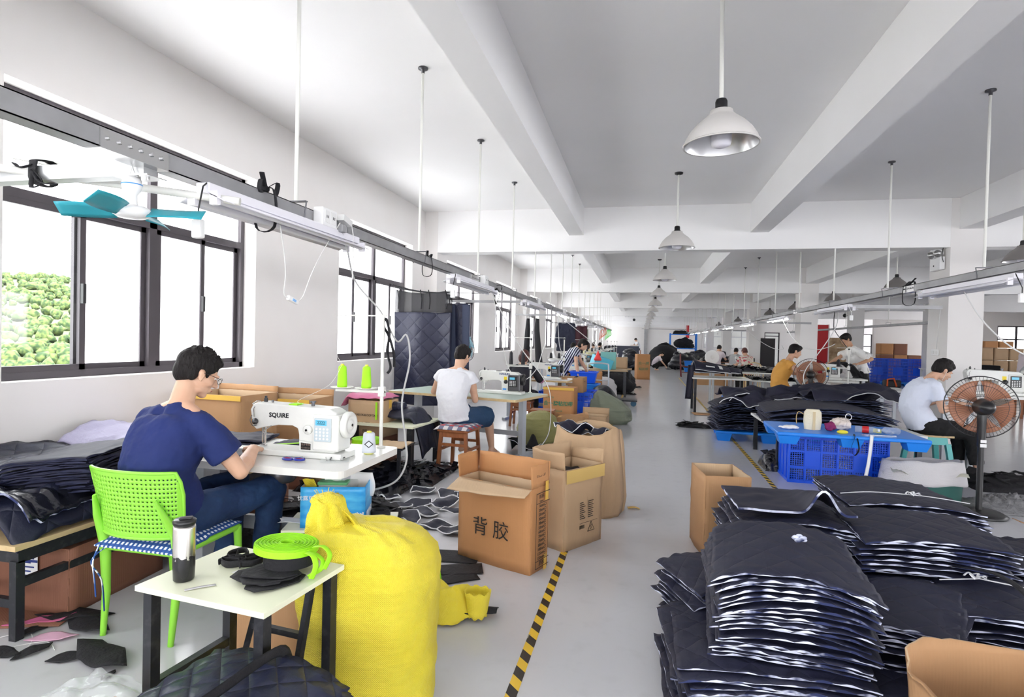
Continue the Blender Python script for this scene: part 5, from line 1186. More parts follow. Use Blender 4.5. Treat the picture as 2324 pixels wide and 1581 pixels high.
def roll(label, loc, r, h, mat, turns=26, hole=0.02, rz=0, tail=None, name='webbing_roll', tilt=None, group=None):
    o = empty(name, label, 'webbing', loc, rz, group)
    if tilt: o.rotation_euler = tilt
    m = MB(); pr = [(hole, 0.0)]
    for k in range(turns):
        a = hole + (r - hole) * k / turns; b_ = hole + (r - hole) * (k + 0.72) / turns; dz = 0.0022 * math.sin(k * 1.7)
        pr += [(a, h - 0.007 + dz), (a + 0.0004, h + dz), (b_, h + dz), (b_ + 0.0002, h - 0.007)]
    pr += [(r, h - 0.002), (r, 0.0), (hole, 0.0)]
    m.lathe(pr, 56, smooth=False); m.build('coil', mat, o)
    if tail: m = MB(); m.tube(spline(tail, 6), h * 0.45, 6, ry=0.0018, up=V(1, 0, 0)); m.build('loose_end', mat, o)
    return o
roll('wide coil of black webbing under the neon green coil', (-1.19, 1.80, 0.648), 0.088, 0.042, 'blackf', 20, group='coils on the cream table')
roll('neon green webbing coil lying on the black coil on the cream table', (-1.205, 1.80, 0.692), 0.108, 0.024, 'neon', 26, tilt=(R(-3), R(3), 0), group='coils on the cream table')
m = MB()
m.tube(spline([(-1.10, 1.76, 0.705), (-1.065, 1.745, 0.70), (-1.05, 1.735, 0.67), (-1.06, 1.725, 0.632)], 6), 0.011, 8, ry=0.0016); m.tube(spline([(-1.10, 1.80, 0.71), (-1.06, 1.80, 0.715), (-1.03, 1.79, 0.69), (-1.04, 1.77, 0.65)], 6), 0.011, 8, ry=0.0016)
m.tube(spline([(-1.09, 1.78, 0.70), (-1.05, 1.775, 0.68), (-1.045, 1.76, 0.655), (-1.065, 1.75, 0.64), (-1.08, 1.74, 0.63)], 6), 0.010, 8, ry=0.0016)
tag(m.build('webbing_loops', 'neon'), 'loose loops of neon green webbing falling beside the coil', 'webbing')
random.seed(31)
for i, (x, y, z, a, lb) in enumerate(((-1.20, 1.715, 0.640, 10, 'topmost'), (-1.19, 1.70, 0.634, 32, 'second'), (-1.225, 1.69, 0.628, -8, 'third'), (-1.17, 1.69, 0.622, 55, 'lowest'))):
    scrap('black felt pouch flap on the cream table, %s of the fanned four' % lb, (x, y, z), R(a), [(-0.085, -0.05), (-0.03, -0.062), (0.06, -0.055), (0.095, -0.02), (0.07, 0.05), (-0.07, 0.055), (-0.10, 0.0)], 'blackf', 0.003, 0.004, 3 + i, group='black felt flaps')
for i, (x, y, a) in enumerate(((-1.40, 1.775, 20), (-1.345, 1.80, 80), (-1.42, 1.83, 130))):
    m = MB(); m.tube(spline([(-0.05, 0, 0.013), (-0.02, 0.035, 0.017), (0.03, 0.03, 0.014), (0.04, -0.02, 0.018), (-0.01, -0.03, 0.015), (-0.04, 0.01, 0.017), (0.05, 0.0, 0.015)], 5), 0.012, 6, ry=0.003, up=V(1, 0, 0))
    tag(m.build('black_webbing', 'blackf', loc=(x, y, 0.621), rz=R(a)), 'curled black webbing strip %s on the cream table' % ('right behind the tumbler', 'next to the green coil', 'at the rear edge')[i], 'webbing', 'black webbing on the cream table')
carton('plain brown carton standing behind the small cream table', (-1.46, 2.28, 0.0), R(-10), 0.44, 0.32, 0.42, 'card', closed=True, seed=6)

# ---- yellow woven sacks
def weave_mat(name, c, c2):
    m, n, l, b = newmat(name); t = NT(m); o = t.sep(t.obj())
    mp = t.n.new('ShaderNodeMapping'); mp.inputs['Scale'].default_value = (0.7, 0.7, 3.2); t.l.new(t.obj(), mp.inputs['Vector'])
    a = t.m('SINE', t.m('MULTIPLY', t.m('ADD', o[0], t.m('MULTIPLY', o[1], 0.9)), 900.0)); z = t.m('SINE', t.m('MULTIPLY', o[2], 900.0))
    t.bump(t.m('ADD', t.m('MULTIPLY', t.m('MULTIPLY', a, z), 0.18), t.m('MULTIPLY', t.noise(mp.outputs[0], 7, 6), 2.2)), 0.75, 0.012)
    t.base(t.mix(t.m('ADD', t.m('MULTIPLY', a, 0.15), t.noise(t.obj(), 5, 3)), c, c2)); b.inputs['Roughness'].default_value = 0.42; return m
M['sack_y'] = weave_mat('yellow_woven_poly', (0.82, 0.66, 0.03), (0.90, 0.77, 0.07))
M['sack_g'] = weave_mat('olive_woven_poly', (0.30, 0.29, 0.09), (0.40, 0.38, 0.15))
M['sack_gg'] = weave_mat('grey_green_woven_poly', (0.25, 0.29, 0.21), (0.33, 0.37, 0.28))
M['sack_w'] = weave_mat('white_woven_poly', (0.72, 0.70, 0.72), (0.80, 0.78, 0.80))
def sack(label, loc, rz, prof, mat, amp=0.02, seed=1, nu=72, nv=48, tail=None, name='woven_sack', sq=0.8, lean=(0, 0)):
    """prof: list of (z, half width, half depth, dx); folded and wrinkled by noise"""
    def at(t):
        x = t * (len(prof) - 1); i = min(int(x), len(prof) - 2); f = x - i; f = f * f * (3 - 2 * f); return [a + (b - a) * f for a, b in zip(prof[i], prof[i + 1])]
    m = MB()
    def fn(u, v):
        z, w, d, dx = at(v); a = 2 * PI * u; ca, sa = math.cos(a), math.sin(a)
        e = sq; X = w * math.copysign(abs(ca) ** e, ca); Y = d * math.copysign(abs(sa) ** e, sa)
        k = 1 + amp / 0.25 * (0.55 * N3(ca * 1.6 + seed, sa * 1.6, z * 2.2) + 0.30 * N3(ca * 3 + seed, sa * 3, z * 14) + 0.12 * N3(ca * 9, sa * 9, z * 40 + seed))
        return V(X * k + dx + lean[0] * z, Y * k + lean[1] * z, z + 0.010 * N3(ca * 5, sa * 5 + seed, z * 5))
    vs = [fn(i / nu, j / nv) for j in range(nv + 1) for i in range(nu)]; fs = [(j * nu + i, j * nu + (i + 1) % nu, (j + 1) * nu + (i + 1) % nu, (j + 1) * nu + i) for j in range(nv) for i in range(nu)]
    fs.append(tuple(range(nu - 1, -1, -1))); fs.append(tuple(nv * nu + i for i in range(nu))); m.add(vs, fs, 0, True)
    if not tail: return tag(m.build(name, mat, loc=loc, rz=rz), label, 'sack')
    o = empty(name, label, 'sack', loc, rz); m.build('sack_body', mat, o); tail(o); return o
def ytail(o):
    m = MB()
    def neck(u, v):
        a = 2 * PI * u; t = v; r = (0.105 - 0.045 * t) * (1 + 0.16 * math.sin(a * 7) * (1 - 0.4 * t)); 
        return V(-0.16 - 0.02 * t + r * math.cos(a) * 0.9, r * math.sin(a) * 1.0, 0.64 + 0.155 * t + 0.012 * math.sin(a * 2))
    m.grid(neck, 60, 10); m.ell((-0.18, 0, 0.785), (0.062, 0.058, 0.032)); m.build('gathered_mouth', 'sack_y', o, disp=(0.03, 0.04))
    m = MB()
    m.sheet(lambda u, v: (-0.16 + 0.26 * u, -0.03 + 0.10 * v + 0.02 * math.sin(9 * u), 0.77 - 0.17 * u - 0.05 * v * v + 0.012 * math.sin(22 * v + 5 * u)), 24, 14, 0.003); m.build('mouth_flap', 'sack_y', o)
    m = MB()
    for k in range(14):
        a = k * 0.7; m.tube([(-0.19 + 0.02 * math.cos(a), 0.02 * math.sin(a), 0.80), (-0.19 + 0.04 * math.cos(a), 0.035 * math.sin(a), 0.822 + 0.004 * (k % 3))], 0.0012, 4)
    m.build('frayed_threads', 'sack_y', o)
sack('tall bulging yellow woven sack with a gathered mouth in the foreground', (-1.04, 2.12, 0.0), R(12), [(0.0, 0.235, 0.19, 0), (0.04, 0.262, 0.22, 0), (0.2, 0.270, 0.235, 0), (0.4, 0.275, 0.235, 0), (0.52, 0.278, 0.23, 0), (0.60, 0.268, 0.21, -0.01), (0.66, 0.235, 0.17, -0.02), (0.695, 0.17, 0.12, -0.04), (0.705, 0.06, 0.05, -0.08)], 'sack_y', 0.028, 2, 110, 90, ytail)
def ysheet(u, v):
    a = (v - 0.5) * 2
    return V(-0.22 + 0.40 * u, 0.15 * a * (1 - 0.55 * u) + 0.03 * math.sin(9 * u), 0.02 + (0.20 * (1 - abs(a) ** 1.3)) * (1 - 0.55 * u) + 0.022 * math.sin(14 * v + 9 * u) * (1 - u) + 0.04 * N3(u * 4, v * 4, 3))
o = empty('woven_sack', 'empty crumpled yellow sack lying on the floor behind the tall one', 'sack', (-0.93, 2.86, 0.0), R(12))
MB().sheet(ysheet, 40, 30, 0.004).build('sack_body', 'sack_y', o, disp=(0.03, 0.06))
m = MB(); m.sheet(lambda u, v: (0.13 + 0.07 * math.cos(2 * PI * u) * (1 - 0.3 * v), -0.04 + 0.06 * math.sin(2 * PI * u) + 0.0, 0.15 - 0.125 * v + 0.006 * math.sin(16 * PI * u)), 40, 8, 0.003); m.build('sack_mouth', 'sack_y', o)
scrap('black cloth scrap poking out beneath the empty yellow sack', (-0.80, 2.86, 0.0), R(20), [(-0.12, -0.03), (0.0, -0.05), (0.10, -0.02), (0.12, 0.05), (-0.05, 0.04)], 'blackf', amp=0.03, seed=5)
# ---- quilted bundle and plastic bag at the bottom edge
bundle('glossy diamond quilted navy bundle with a black tie strap at the bottom edge', (-1.10, 1.35, 0.26), R(-8), 0.52, 0.46, 14, 0.21, 0.05, 41, 0.008, mat='quilt', plain=True, group='quilted bundles', lens=5)
m = MB(); m.tube(spline([(0.02, -0.26, 0.06), (0.02, -0.23, 0.205), (0.025, 0.0, 0.232), (0.02, 0.2, 0.225), (0.02, 0.245, 0.16)], 6), 0.017, 6, ry=0.002, up=V(1, 0, 0)); tag(m.build('tie_strap', 'blackf', loc=(-1.10, 1.35, 0.26), rz=R(-8)), 'black strap across the glossy quilted bundle at the bottom edge', 'strap')
sl_ = empty('low_stool', 'low black stool hidden beneath the glossy quilted bundle', 'stool', (-1.10, 1.35, 0), R(-8))
MB().bb(-0.2, 0.2, -0.18, 0.18, 0.23, 0.258).build('seat', 'blackm', sl_)
for x in (-0.17, 0.17):
    for y in (-0.15, 0.15): MB().bb(x - 0.015, x + 0.015, y - 0.015, y + 0.015, 0, 0.23).build('leg', 'blackm', sl_)
roll('neon green webbing coil inside the clear plastic bag, bottom left corner', (-1.52, 1.40, 0.20), 0.10, 0.05, 'neon', 18, group=None)
carton('low brown carton under the plastic bag in the bottom left corner', (-1.62, 1.42, 0.0), R(-20), 0.36, 0.30, 0.19, 'card', closed=True, seed=16)
m = MB(); m.sheet(lambda u, v: (-0.30 + 0.50 * u, -0.17 + 0.34 * v, 0.07 + 0.05 * math.sin(PI * u) * math.sin(PI * v) + 0.03 * N3(u * 5, v * 5, 2) + 0.012 * N3(u * 16, v * 16)), 40, 30, 0.001)
tag(m.build('plastic_bag', 'film', loc=(-1.56, 1.42, 0.195), rz=R(-10)), 'clear plastic bag holding a neon green webbing coil, bottom left corner', 'bag')

# ---- blue milk drink carton full of odds and ends on a low table
M['milkblue'] = pm('printed_blue', (0.02, 0.30, 0.72), 0.35, col2=(0.10, 0.55, 0.88), nscale=7, stretch=(1, 1, 3), contrast=(0.4, 0.7))
lt = empty('low_table', 'low cream topped table behind the tall yellow sack', 'table', (-1.62, 2.93, 0), R(18))
MB().bb(-0.28, 0.30, -0.16, 0.16, 0.395, 0.41).build('tabletop', 'cream', lt)
for x in (-0.24, 0.26):
    for y in (-0.13, 0.13): MB().bb(x - 0.014, x + 0.014, y - 0.014, y + 0.014, 0, 0.395).build('leg', 'blackm', lt)
mb_ = carton('open blue milk drink carton full of tissues and papers, behind the yellow sack', (-1.64, 2.92, 0.411), R(18), 0.34, 0.24, 0.22, 'milkblue', seed=3, bulge=0.004, th=0.004)
boxprint(mb_, 'f', 0.34, 0.24, 0.22, -0.10, 0.16, '优露豆奶饮料', 0.028, 'paper', off=0.006); boxprint(mb_, 'r', 0.34, 0.24, 0.22, -0.01, 0.05, '乳饮料', 0.060, 'paper', bold=0.001, off=0.006)
boxprint(mb_, 'f', 0.34, 0.24, 0.22, 0.09, 0.055, '乳饮料', 0.055, 'paper', bold=0.001, off=0.006)
MB().bb(-0.06, 0.0, -0.1275, -0.126, 0.06, 0.12).build('white_label', 'paper', mb_)
m = MB(); m.cyl((0.174, 0.08, 0.17), (0.1765, 0.08, 0.17), 0.018, 20); m.build('red_seal', pm('seal_red', (0.6, 0.10, 0.06), 0.5), mb_)
def loose(name, label, loc, rz, w, h, mat, lean, cat):
    m = MB(); m.sheet(lambda u, v: ((u - 0.5) * w + 0.01 * math.sin(4 * v), lean * v * h + 0.012 * math.sin(5 * u), h * v), 10, 8, 0.0008); return tag(m.build(name, mat, loc=loc, rz=rz), label, cat)
o = empty('tissue_pack', 'white and green tissue pack in the blue carton with a tissue sticking up', 'tissues', (-1.66, 2.92, 0.585), R(15))
MB().box((0, 0, 0.0), (0.16, 0.10, 0.10)).build('pack', 'paper', o, bevel=0.02); MB().bb(-0.081, 0.081, -0.05, 0.03, 0.035, 0.052).build('green_print', pm('pack_green', (0.12, 0.45, 0.2), 0.5), o, bevel=0.004)
m = MB(); m.sheet(lambda u, v: (-0.055 + 0.10 * u + 0.02 * v, 0.01 * math.sin(7 * u), 0.05 + 0.085 * v), 10, 6, 0.001); m.build('tissue', 'paper', o)
loose('picture_card', 'white card with a blue border and two small figures in the blue carton', (-1.55, 3.00, 0.54), R(20), 0.16, 0.13, 'paper', 0.1, 'card')
loose('yellow_sheet', 'yellow plastic scrap at the left corner of the blue carton', (-1.77, 2.85, 0.56), R(30), 0.06, 0.10, 'sack_y', -0.3, 'scrap')
o = empty('clear_tray', 'stack of clear plastic trays inside the blue carton', 'tray', (-1.59, 2.95, 0.61), R(20)); MB().box((0, 0, 0), (0.10, 0.08, 0.05)).build('tray', 'film', o, bevel=0.01)
roll('black webbing coil on the low table beside the blue carton', (-1.425, 3.02, 0.411), 0.055, 0.05, 'blackf', 12)
loose('paper_sheet', 'white papers on the low table left of the blue carton', (-1.86, 2.81, 0.412), R(18), 0.14, 0.005, 'paper', 14, 'paper')
tag(MB().ell((0, 0, 0.17), (0.15, 0.14, 0.17)).ell((0.02, 0.02, 0.32), (0.07, 0.07, 0.10)).cap((0.03, 0.03, 0.38), (0.06, 0.04, 0.46), 0.05, 0.025).build('black_bag', 'blackf', loc=(-1.93, 3.16, 0.0), remesh=0.01, smooth=4, disp=(0.08, 0.09)), 'black cloth bag slumped beneath the nearest sewing table', 'bag')
# ================================================================ cartons in the aisle, scraps, second row on the left
bx = carton('orange brown carton with two big black characters, nearest in the aisle', (-0.862, 3.655, 0.0), R(-20.5), 0.56, 0.215, 0.53, 'card_o', seed=2, bulge=0.012,
            flaps=[('f', 112, 0.16, 0.10, 0.45), ('l', 6, 0.14, 0.0, 0.0), ('b', 4, 0.14, 0.0, 0.0), ('r', -4, 0.14, 0.0, 0.0)])
boxprint(bx, 'f', 0.56, 0.215, 0.53, -0.085, 0.235, '背', 0.125, 'ink', off=0.024); boxprint(bx, 'f', 0.56, 0.215, 0.53, 0.075, 0.235, '胶', 0.125, 'ink', off=0.024)
sizes = ['16', '20', '25', '30', '38', '50', '60', '70', '75', '80', '100', '125', '150']
boxprint(bx, 'r', 0.56, 0.215, 0.53, -0.015, 0.475, '规格', 0.030, 'ink', off=0.02); boxprint(bx, 'r', 0.56, 0.215, 0.53, -0.015, 0.448, '(mm)', 0.020, 'ink', off=0.02)
for i, s_ in enumerate(sizes): boxprint(bx, 'r', 0.56, 0.215, 0.53, 0.0, 0.418 - 0.0272 * i, s_ + 'mm□', 0.026, 'ink', off=0.02, bold=0.0004)
boxprint(bx, 'r', 0.56, 0.215, 0.53, 0.0, 0.055, '质检', 0.034, 'ink', off=0.02)
m = MB()
for (y0, y1, z0, z1) in ((-0.075, 0.088, 0.496, 0.50), (-0.075, 0.088, 0.434, 0.437), (-0.075, 0.088, 0.074, 0.077), (-0.075, -0.072, 0.030, 0.50), (-0.075, 0.088, 0.030, 0.033)): m.bb(0.2985, 0.3, y0, y1, z0, z1)
m.build('printed_frame', 'ink', bx)
text('lettering', '5\'1X25·3.57', 0.022, 'ink', bx, (0.284, 0.0, 0.60), (PI / 2, 0, PI / 2))
MB().bb(0.2975, 0.2985, 0.035, 0.07, 0.44, 0.56).build('parcel_tape', 'tape_y', bx); MB().bb(0.296, 0.2985, 0.03, 0.065, 0.0, 0.10).build('parcel_tape', 'tape_y', bx)
bx2 = carton('tall pale carton with small print and a warning triangle, second in the aisle', (-0.50, 4.16, 0.0), R(57), 0.42, 0.30, 0.56, 'card_l', seed=7, bulge=0.012, flaps=[('b', 0, 0.12, 0, 0), ('l', 5, 0.12, 0.0, 0), ('r', 4, 0.10, 0.0, 0.3)])
m = MB()
for k in range(9): m.bb(-0.06, 0.0 - 0.012 * (k % 3), -0.1665, -0.1655, 0.20 + 0.014 * k, 0.205 + 0.014 * k); m.bb(0.03, 0.09 - 0.01 * (k % 2), -0.1665, -0.1655, 0.20 + 0.014 * k, 0.205 + 0.014 * k)
m.bb(-0.06, 0.14, -0.1665, -0.1655, 0.168, 0.170)
for k in range(8): m.bb(-0.06 + 0.007 * k, -0.057 + 0.007 * k, -0.1665, -0.1655, 0.13, 0.155)
m.build('small_print', 'ink', bx2)
m = MB(); tri = [(0.03, -0.167, 0.10), (0.105, -0.167, 0.10), (0.0675, -0.167, 0.165), (0.03, -0.167, 0.10)]; m.tube(tri, 0.002, 5); m.tube([(0.075, -0.167, 0.145), (0.062, -0.167, 0.128), (0.073, -0.167, 0.125), (0.062, -0.167, 0.108)], 0.0016, 5); m.build('warning_triangle', 'ink', bx2)
MB().bb(-0.212, 0.212, -0.168, -0.1655, 0.47, 0.56).build('parcel_tape', 'tape', bx2)
scrap('black cloth scrap lying inside the second aisle carton', (-0.50, 4.16, 0.50), R(50), [(-0.14, -0.08), (0.1, -0.09), (0.14, 0.05), (-0.1, 0.08)], 'blackf', amp=0.02, seed=11)
def octbox(label, loc, rz, rows, mat, seed, th=0.006, cuts=None, name='cardboard_box', nu=64):
    """carton pushed into a rounded barrel shape; rows of (z, half width, half depth)"""
    o = empty(name, label, 'box', loc, rz); m = MB()
    def fn(u, v):
        x = v * (len(rows) - 1); i = min(int(x), len(rows) - 2); f = x - i; z, w, d = [a + (b - a) * f for a, b in zip(rows[i], rows[i + 1])]; a = 2 * PI * u; ca, sa = math.cos(a), math.sin(a); e = 0.62
        k = 1 + 0.06 * N3(ca * 2 + seed, sa * 2, z * 3) + 0.015 * math.sin(16 * a)
        zz = z + (0.03 * math.sin(3 * a + seed) + 0.008 * N3(ca * 12, sa * 12) if v > 0.99 else 0)
        return V(w * k * math.copysign(abs(ca) ** e, ca), d * k * math.copysign(abs(sa) ** e, sa), zz)
    m.sheet(fn, nu, 16, -th, 0, 1); m.build('carton_walls', [mat, 'card_in'], o)
    return o
ob = octbox('large pale carton bulging like a barrel, third in the aisle, cloth on top', (-0.43, 5.02, 0.0), R(-8), [(0.0, 0.30, 0.28), (0.12, 0.315, 0.29), (0.40, 0.30, 0.28), (0.55, 0.285, 0.27), (0.70, 0.26, 0.25)], 'card_l', 3)
m = MB(); m.lathe([(0.0, 0.46), (0.20, 0.46)], 20); m.build('packed_filling', 'blackf', ob)
for z_ in (0.33, 0.60):
    pass
scrap('navy cloth panel with white edging draped over the barrel shaped carton', (-0.58, 4.97, 0.655), R(-25), [(-0.17, -0.02), (-0.08, -0.10), (0.12, -0.10), (0.24, -0.04), (0.14, 0.09), (-0.05, 0.10)], 'panelp', 0.006, 0.07, 13, cat='cloth', name='edged_panel', pipe=0.005)
scrap('second navy panel with white edging tucked in the barrel shaped carton', (-0.42, 5.05, 0.62), R(10), [(-0.16, -0.06), (0.10, -0.12), (0.20, 0.02), (0.02, 0.12)], 'panelp', 0.006, 0.06, 17, cat='cloth', name='edged_panel', pipe=0.005)
tag(MB().sheet(lambda u, v: (-0.06 + 0.12 * u, -0.025 + 0.05 * v, 0.006 + 0.02 * math.sin(3 * u + 1) * u), 8, 3, 0.002).build('tape_scrap', 'tape_y', loc=(-0.03, 5.12, 0), rz=R(15)), 'torn yellow and black floor tape scrap beside the barrel shaped carton', 'tape')
# ---- hazard tapes on the floor
m, n, l, b = newmat('hazard_stripes'); t = NT(m); o_ = t.sep(t.obj())
f = t.m('GREATER_THAN', t.m('FRACT', t.m('MULTIPLY', t.m('ADD', o_[1], t.m('MULTIPLY', o_[0], 1.0)), 7.2)), 0.5)
wear = t.m('GREATER_THAN', t.noise(t.obj(), 8, 6), 0.66)
t.base(t.mix(wear, t.mix(f, (0.80, 0.52, 0.04), (0.025, 0.022, 0.02)), (0.30, 0.28, 0.2))); b.inputs['Roughness'].default_value = 0.4; M['hazard'] = m
def ftape(loc, rz, L, label): return tag(MB().bb(-0.024, 0.024, 0, L, 0.0, 0.0012).build('floor_tape', 'hazard', loc=loc, rz=rz), label, 'tape')
ftape((-0.484, 0.8, 0.0005), R(0), 24.0, 'yellow and black hazard tape on the floor left of the aisle')
m2 = M['hazard'].copy(); m2.name = 'hazard_worn'
M['hazard2'] = m2
nn_ = m2.node_tree.nodes
ftape((1.325, 3.0, 0.0005), R(-0.5), 22.0, 'worn yellow and black hazard tape on the floor right of the aisle')

# ---- floor scraps around the second row
random.seed(44)
M['piece'] = pm('navy_piece', (0.012, 0.014, 0.032), 0.6, bump=0.3, bscale=20)
pcs = [(-1.30, 4.06), (-1.50, 4.15), (-1.42, 4.42), (-1.72, 4.18), (-1.70, 4.40), (-1.60, 4.66), (-1.86, 4.62), (-1.96, 4.40), (-1.70, 4.98), (-1.95, 5.0), (-1.34, 4.72), (-1.5, 4.92), (-2.15, 4.72), (-2.0, 4.15)]
pcs.sort(key=lambda p: -p[0])
words_ = ['curved', 'folded', 'long', 'rounded', 'bent', 'flat', 'twisted', 'short', 'wide', 'tilted', 'creased', 'front', 'half hidden', 'rear']
for i, (x, y) in enumerate(pcs):
    L = random.uniform(0.12, 0.155); a = random.uniform(0, 2 * PI)
    scrap('%s navy piece with white edging on the floor, %s leftwards from the big carton' % (words_[i], (['first'] + ORD[1:])[i]), (x, y, 0.004 + 0.014 * (i % 3)), a,
          [(-L, -L * 0.5), (-L * 0.1, -L * 0.66), (L * 0.9, -L * 0.4), (L * 1.1, L * 0.2), (L * 0.4, L * 0.55), (-L * 0.6, L * 0.5)], 'piece', 0.005, 0.030, i + 3, cat='fabric piece', name='edged_panel', group='white edged navy pieces on the floor', pipe=0.0065)
for i, (x, y, a, sc_) in enumerate(((-1.22, 3.62, 10, 1.0), (-1.10, 3.42, 25, 0.8), (-1.05, 3.30, 40, 0.6))):
    scrap('flat black cut panel on the floor left of the nearest aisle carton, %s' % ('largest', 'middle', 'smallest')[i], (x, y, 0.0), R(a), [(-0.2 * sc_, -0.1 * sc_), (0.2 * sc_, -0.12 * sc_), (0.22 * sc_, 0.08 * sc_), (-0.15 * sc_, 0.1 * sc_)], 'blackf', 0.003, 0.004, i, group='flat black panels')
m = MB(); m.tube(spline([(-0.05, 0.02, 0.10), (0.0, 0.02, 0.16), (0.03, -0.01, 0.12), (0.06, -0.04, 0.03), (0.09, -0.07, 0.004)], 5), 0.006, 6, ry=0.0015); tag(m.build('webbing_strip', 'neon', loc=(-1.12, 3.10, 0.0)), 'thin neon green strip curling on the floor behind the yellow sack', 'webbing')
random.seed(77)
def heap(label, loc, rx, ry, h, mat, seed=1, name='scrap_heap', cat='scraps', spikes=120, kind='stuff'):
    """loose pile: tall ones are slumped bags, low ones a rumpled layer of scraps"""
    m = MB(); rn = random.Random(seed); bags = h > 0.45
    def hh(u, v): return h * max(0, (1 - (2 * u - 1) ** 4) * (1 - (2 * v - 1) ** 4)) ** 0.6 * (0.8 + 0.35 * N3(u * 3 + seed, v * 3))
    if bags:
        n = 16
        for k in range(n):
            q = (k + 0.5) / n; r = min(rx, ry, 0.5) * rn.uniform(0.42, 0.6); z = r * 0.7 + (h - 1.5 * r) * max(0, q * 1.2 - 0.2); sp = 1 - 0.45 * q
            m.ell((rn.uniform(-1, 1) * (rx - r) * sp, rn.uniform(-1, 1) * (ry - r) * sp, max(r * 0.75, z)), (r * rn.uniform(1.0, 1.4), r * 1.1, r * rn.uniform(0.75, 0.95)), nu=18, nv=12)
        m.ell((0, 0, h * 0.42), (rx * 0.8, ry * 0.8, h * 0.45), nu=24, nv=14)
    else: m.grid(lambda u, v: (rx * (2 * u - 1), ry * (2 * v - 1), hh(u, v) * 0.85 + 0.08 * h * N3(u * 16, v * 16, seed)), 40, 40)
    for k in range(spikes):
        u, v = rn.random(), rn.random(); z = 0 if bags else hh(u, v) * 0.85; L = rn.uniform(0.04, 0.11); a = rn.uniform(0, 2 * PI); e = rn.uniform(-0.35, 0.4); wv = rn.uniform(0.02, 0.05)
        if bags: u = u * 1.1 - 0.05; v = v * 0.3 - 0.08; e *= 0.3
        c = V(rx * (2 * u - 1), ry * (2 * v - 1), z + 0.02); d = V(math.cos(a) * math.cos(e), math.sin(a) * math.cos(e), math.sin(e)); s = V(-d.y, d.x, 0.2).normalized()
        p = [c - d * L - s * wv, c + d * L - s * wv * 0.6, c + d * L * 0.9 + s * wv, c - d * L * 0.8 + s * wv]; p = [V(q.x, q.y, max(q.z, 0.003)) for q in p]; m.add([p[0], p[1], p[2], p[3]], [(0, 1, 2, 3)], 0, True)
    return tag(m.build(name, mat, loc=loc, disp=(0.12, 0.12) if bags else None), label, cat, kind=kind)
heap('heap of shiny black cloth and plastic scraps behind the nearest sewing table', (-2.62, 5.12, 0), 0.50, 0.40, 0.24, 'poly', 2, spikes=110)
heap('black scraps and white edged offcuts on the floor under the nearest sewing table', (-2.25, 3.85, 0), 0.50, 0.50, 0.26, 'blackf', 3, spikes=120)
heap('trail of torn black plastic on the floor beside the wooden stool', (-2.45, 5.7, 0), 0.50, 0.45, 0.08, 'poly', 5, spikes=110)
# cartons by the wall
c1 = carton('tall brown carton with yellow tape standing against the left wall', (-3.36, 4.18, 0.48), R(-4), 0.62, 0.42, 0.47, 'card', seed=9, flaps=[('b', 8, 0.05, 0, 0)], bulge=0.016)
MB().bb(-0.315, 0.315, -0.226, -0.224, 0.43, 0.47).build('parcel_tape', 'tape_y', c1)
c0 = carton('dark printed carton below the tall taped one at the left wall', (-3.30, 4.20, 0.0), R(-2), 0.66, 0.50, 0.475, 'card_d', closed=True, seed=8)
boxprint(c0, 'r', 0.66, 0.5, 0.475, 0.0, 0.3, '质检规格', 0.08, 'ink', off=0.012)
c2 = carton('open brown carton with yellow tape, second along the left wall', (-3.32, 5.02, 0.36), R(2), 0.62, 0.46, 0.48, 'card', seed=12, flaps=[('b', 6, 0.06, 0, 0)], bulge=0.012)
MB().bb(-0.315, 0.315, -0.246, -0.244, 0.44, 0.48).build('parcel_tape', 'tape_y', c2)
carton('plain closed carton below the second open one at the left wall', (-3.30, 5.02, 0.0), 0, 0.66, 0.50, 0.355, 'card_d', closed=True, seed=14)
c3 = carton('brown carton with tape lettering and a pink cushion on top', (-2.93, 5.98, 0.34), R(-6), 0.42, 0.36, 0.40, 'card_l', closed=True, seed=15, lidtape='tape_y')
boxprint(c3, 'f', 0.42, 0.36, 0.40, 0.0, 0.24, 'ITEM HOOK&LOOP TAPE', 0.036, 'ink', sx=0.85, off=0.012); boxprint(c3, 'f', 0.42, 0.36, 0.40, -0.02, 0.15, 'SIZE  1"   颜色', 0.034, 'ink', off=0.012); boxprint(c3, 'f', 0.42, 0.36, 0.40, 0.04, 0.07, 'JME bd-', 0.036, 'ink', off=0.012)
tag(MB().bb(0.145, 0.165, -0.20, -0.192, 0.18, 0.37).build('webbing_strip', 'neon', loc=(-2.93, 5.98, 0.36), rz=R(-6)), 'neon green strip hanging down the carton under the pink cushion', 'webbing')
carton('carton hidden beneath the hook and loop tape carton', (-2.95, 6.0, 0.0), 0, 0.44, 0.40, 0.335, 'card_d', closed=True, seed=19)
tag(MB().sheet(lambda u, v: (-0.27 + 0.50 * u, -0.2 + 0.4 * v, 0.02 + 0.02 * N3(u * 4, v * 4) - 0.10 * max(0, 0.15 - u) / 0.15), 24, 18, lambda u, v: 0.035 * min(1, 7 * min(u, 1 - u, v, 1 - v)) + 0.004).build('pink_cushion', pm('pink_quilt', (0.62, 0.18, 0.32), 0.7, bump=0.4, bscale=20), loc=(-2.95, 5.98, 0.745), rz=R(-6)), 'faded pink quilted cushion on the hook and loop tape carton', 'cushion')
tb2 = empty('low_table', 'low cream topped table with cloth rolls, behind the nearest machine', 'table', (-2.62, 6.02, 0), R(-4))
MB().bb(-0.45, 0.32, -0.34, 0.42, 0.48, 0.50).build('tabletop', 'cream', tb2)
for x in (-0.40, 0.27):
    for y in (-0.29, 0.38): MB().bb(x - 0.03, x + 0.03, y - 0.03, y + 0.03, 0, 0.48).build('leg', 'blackm', tb2)
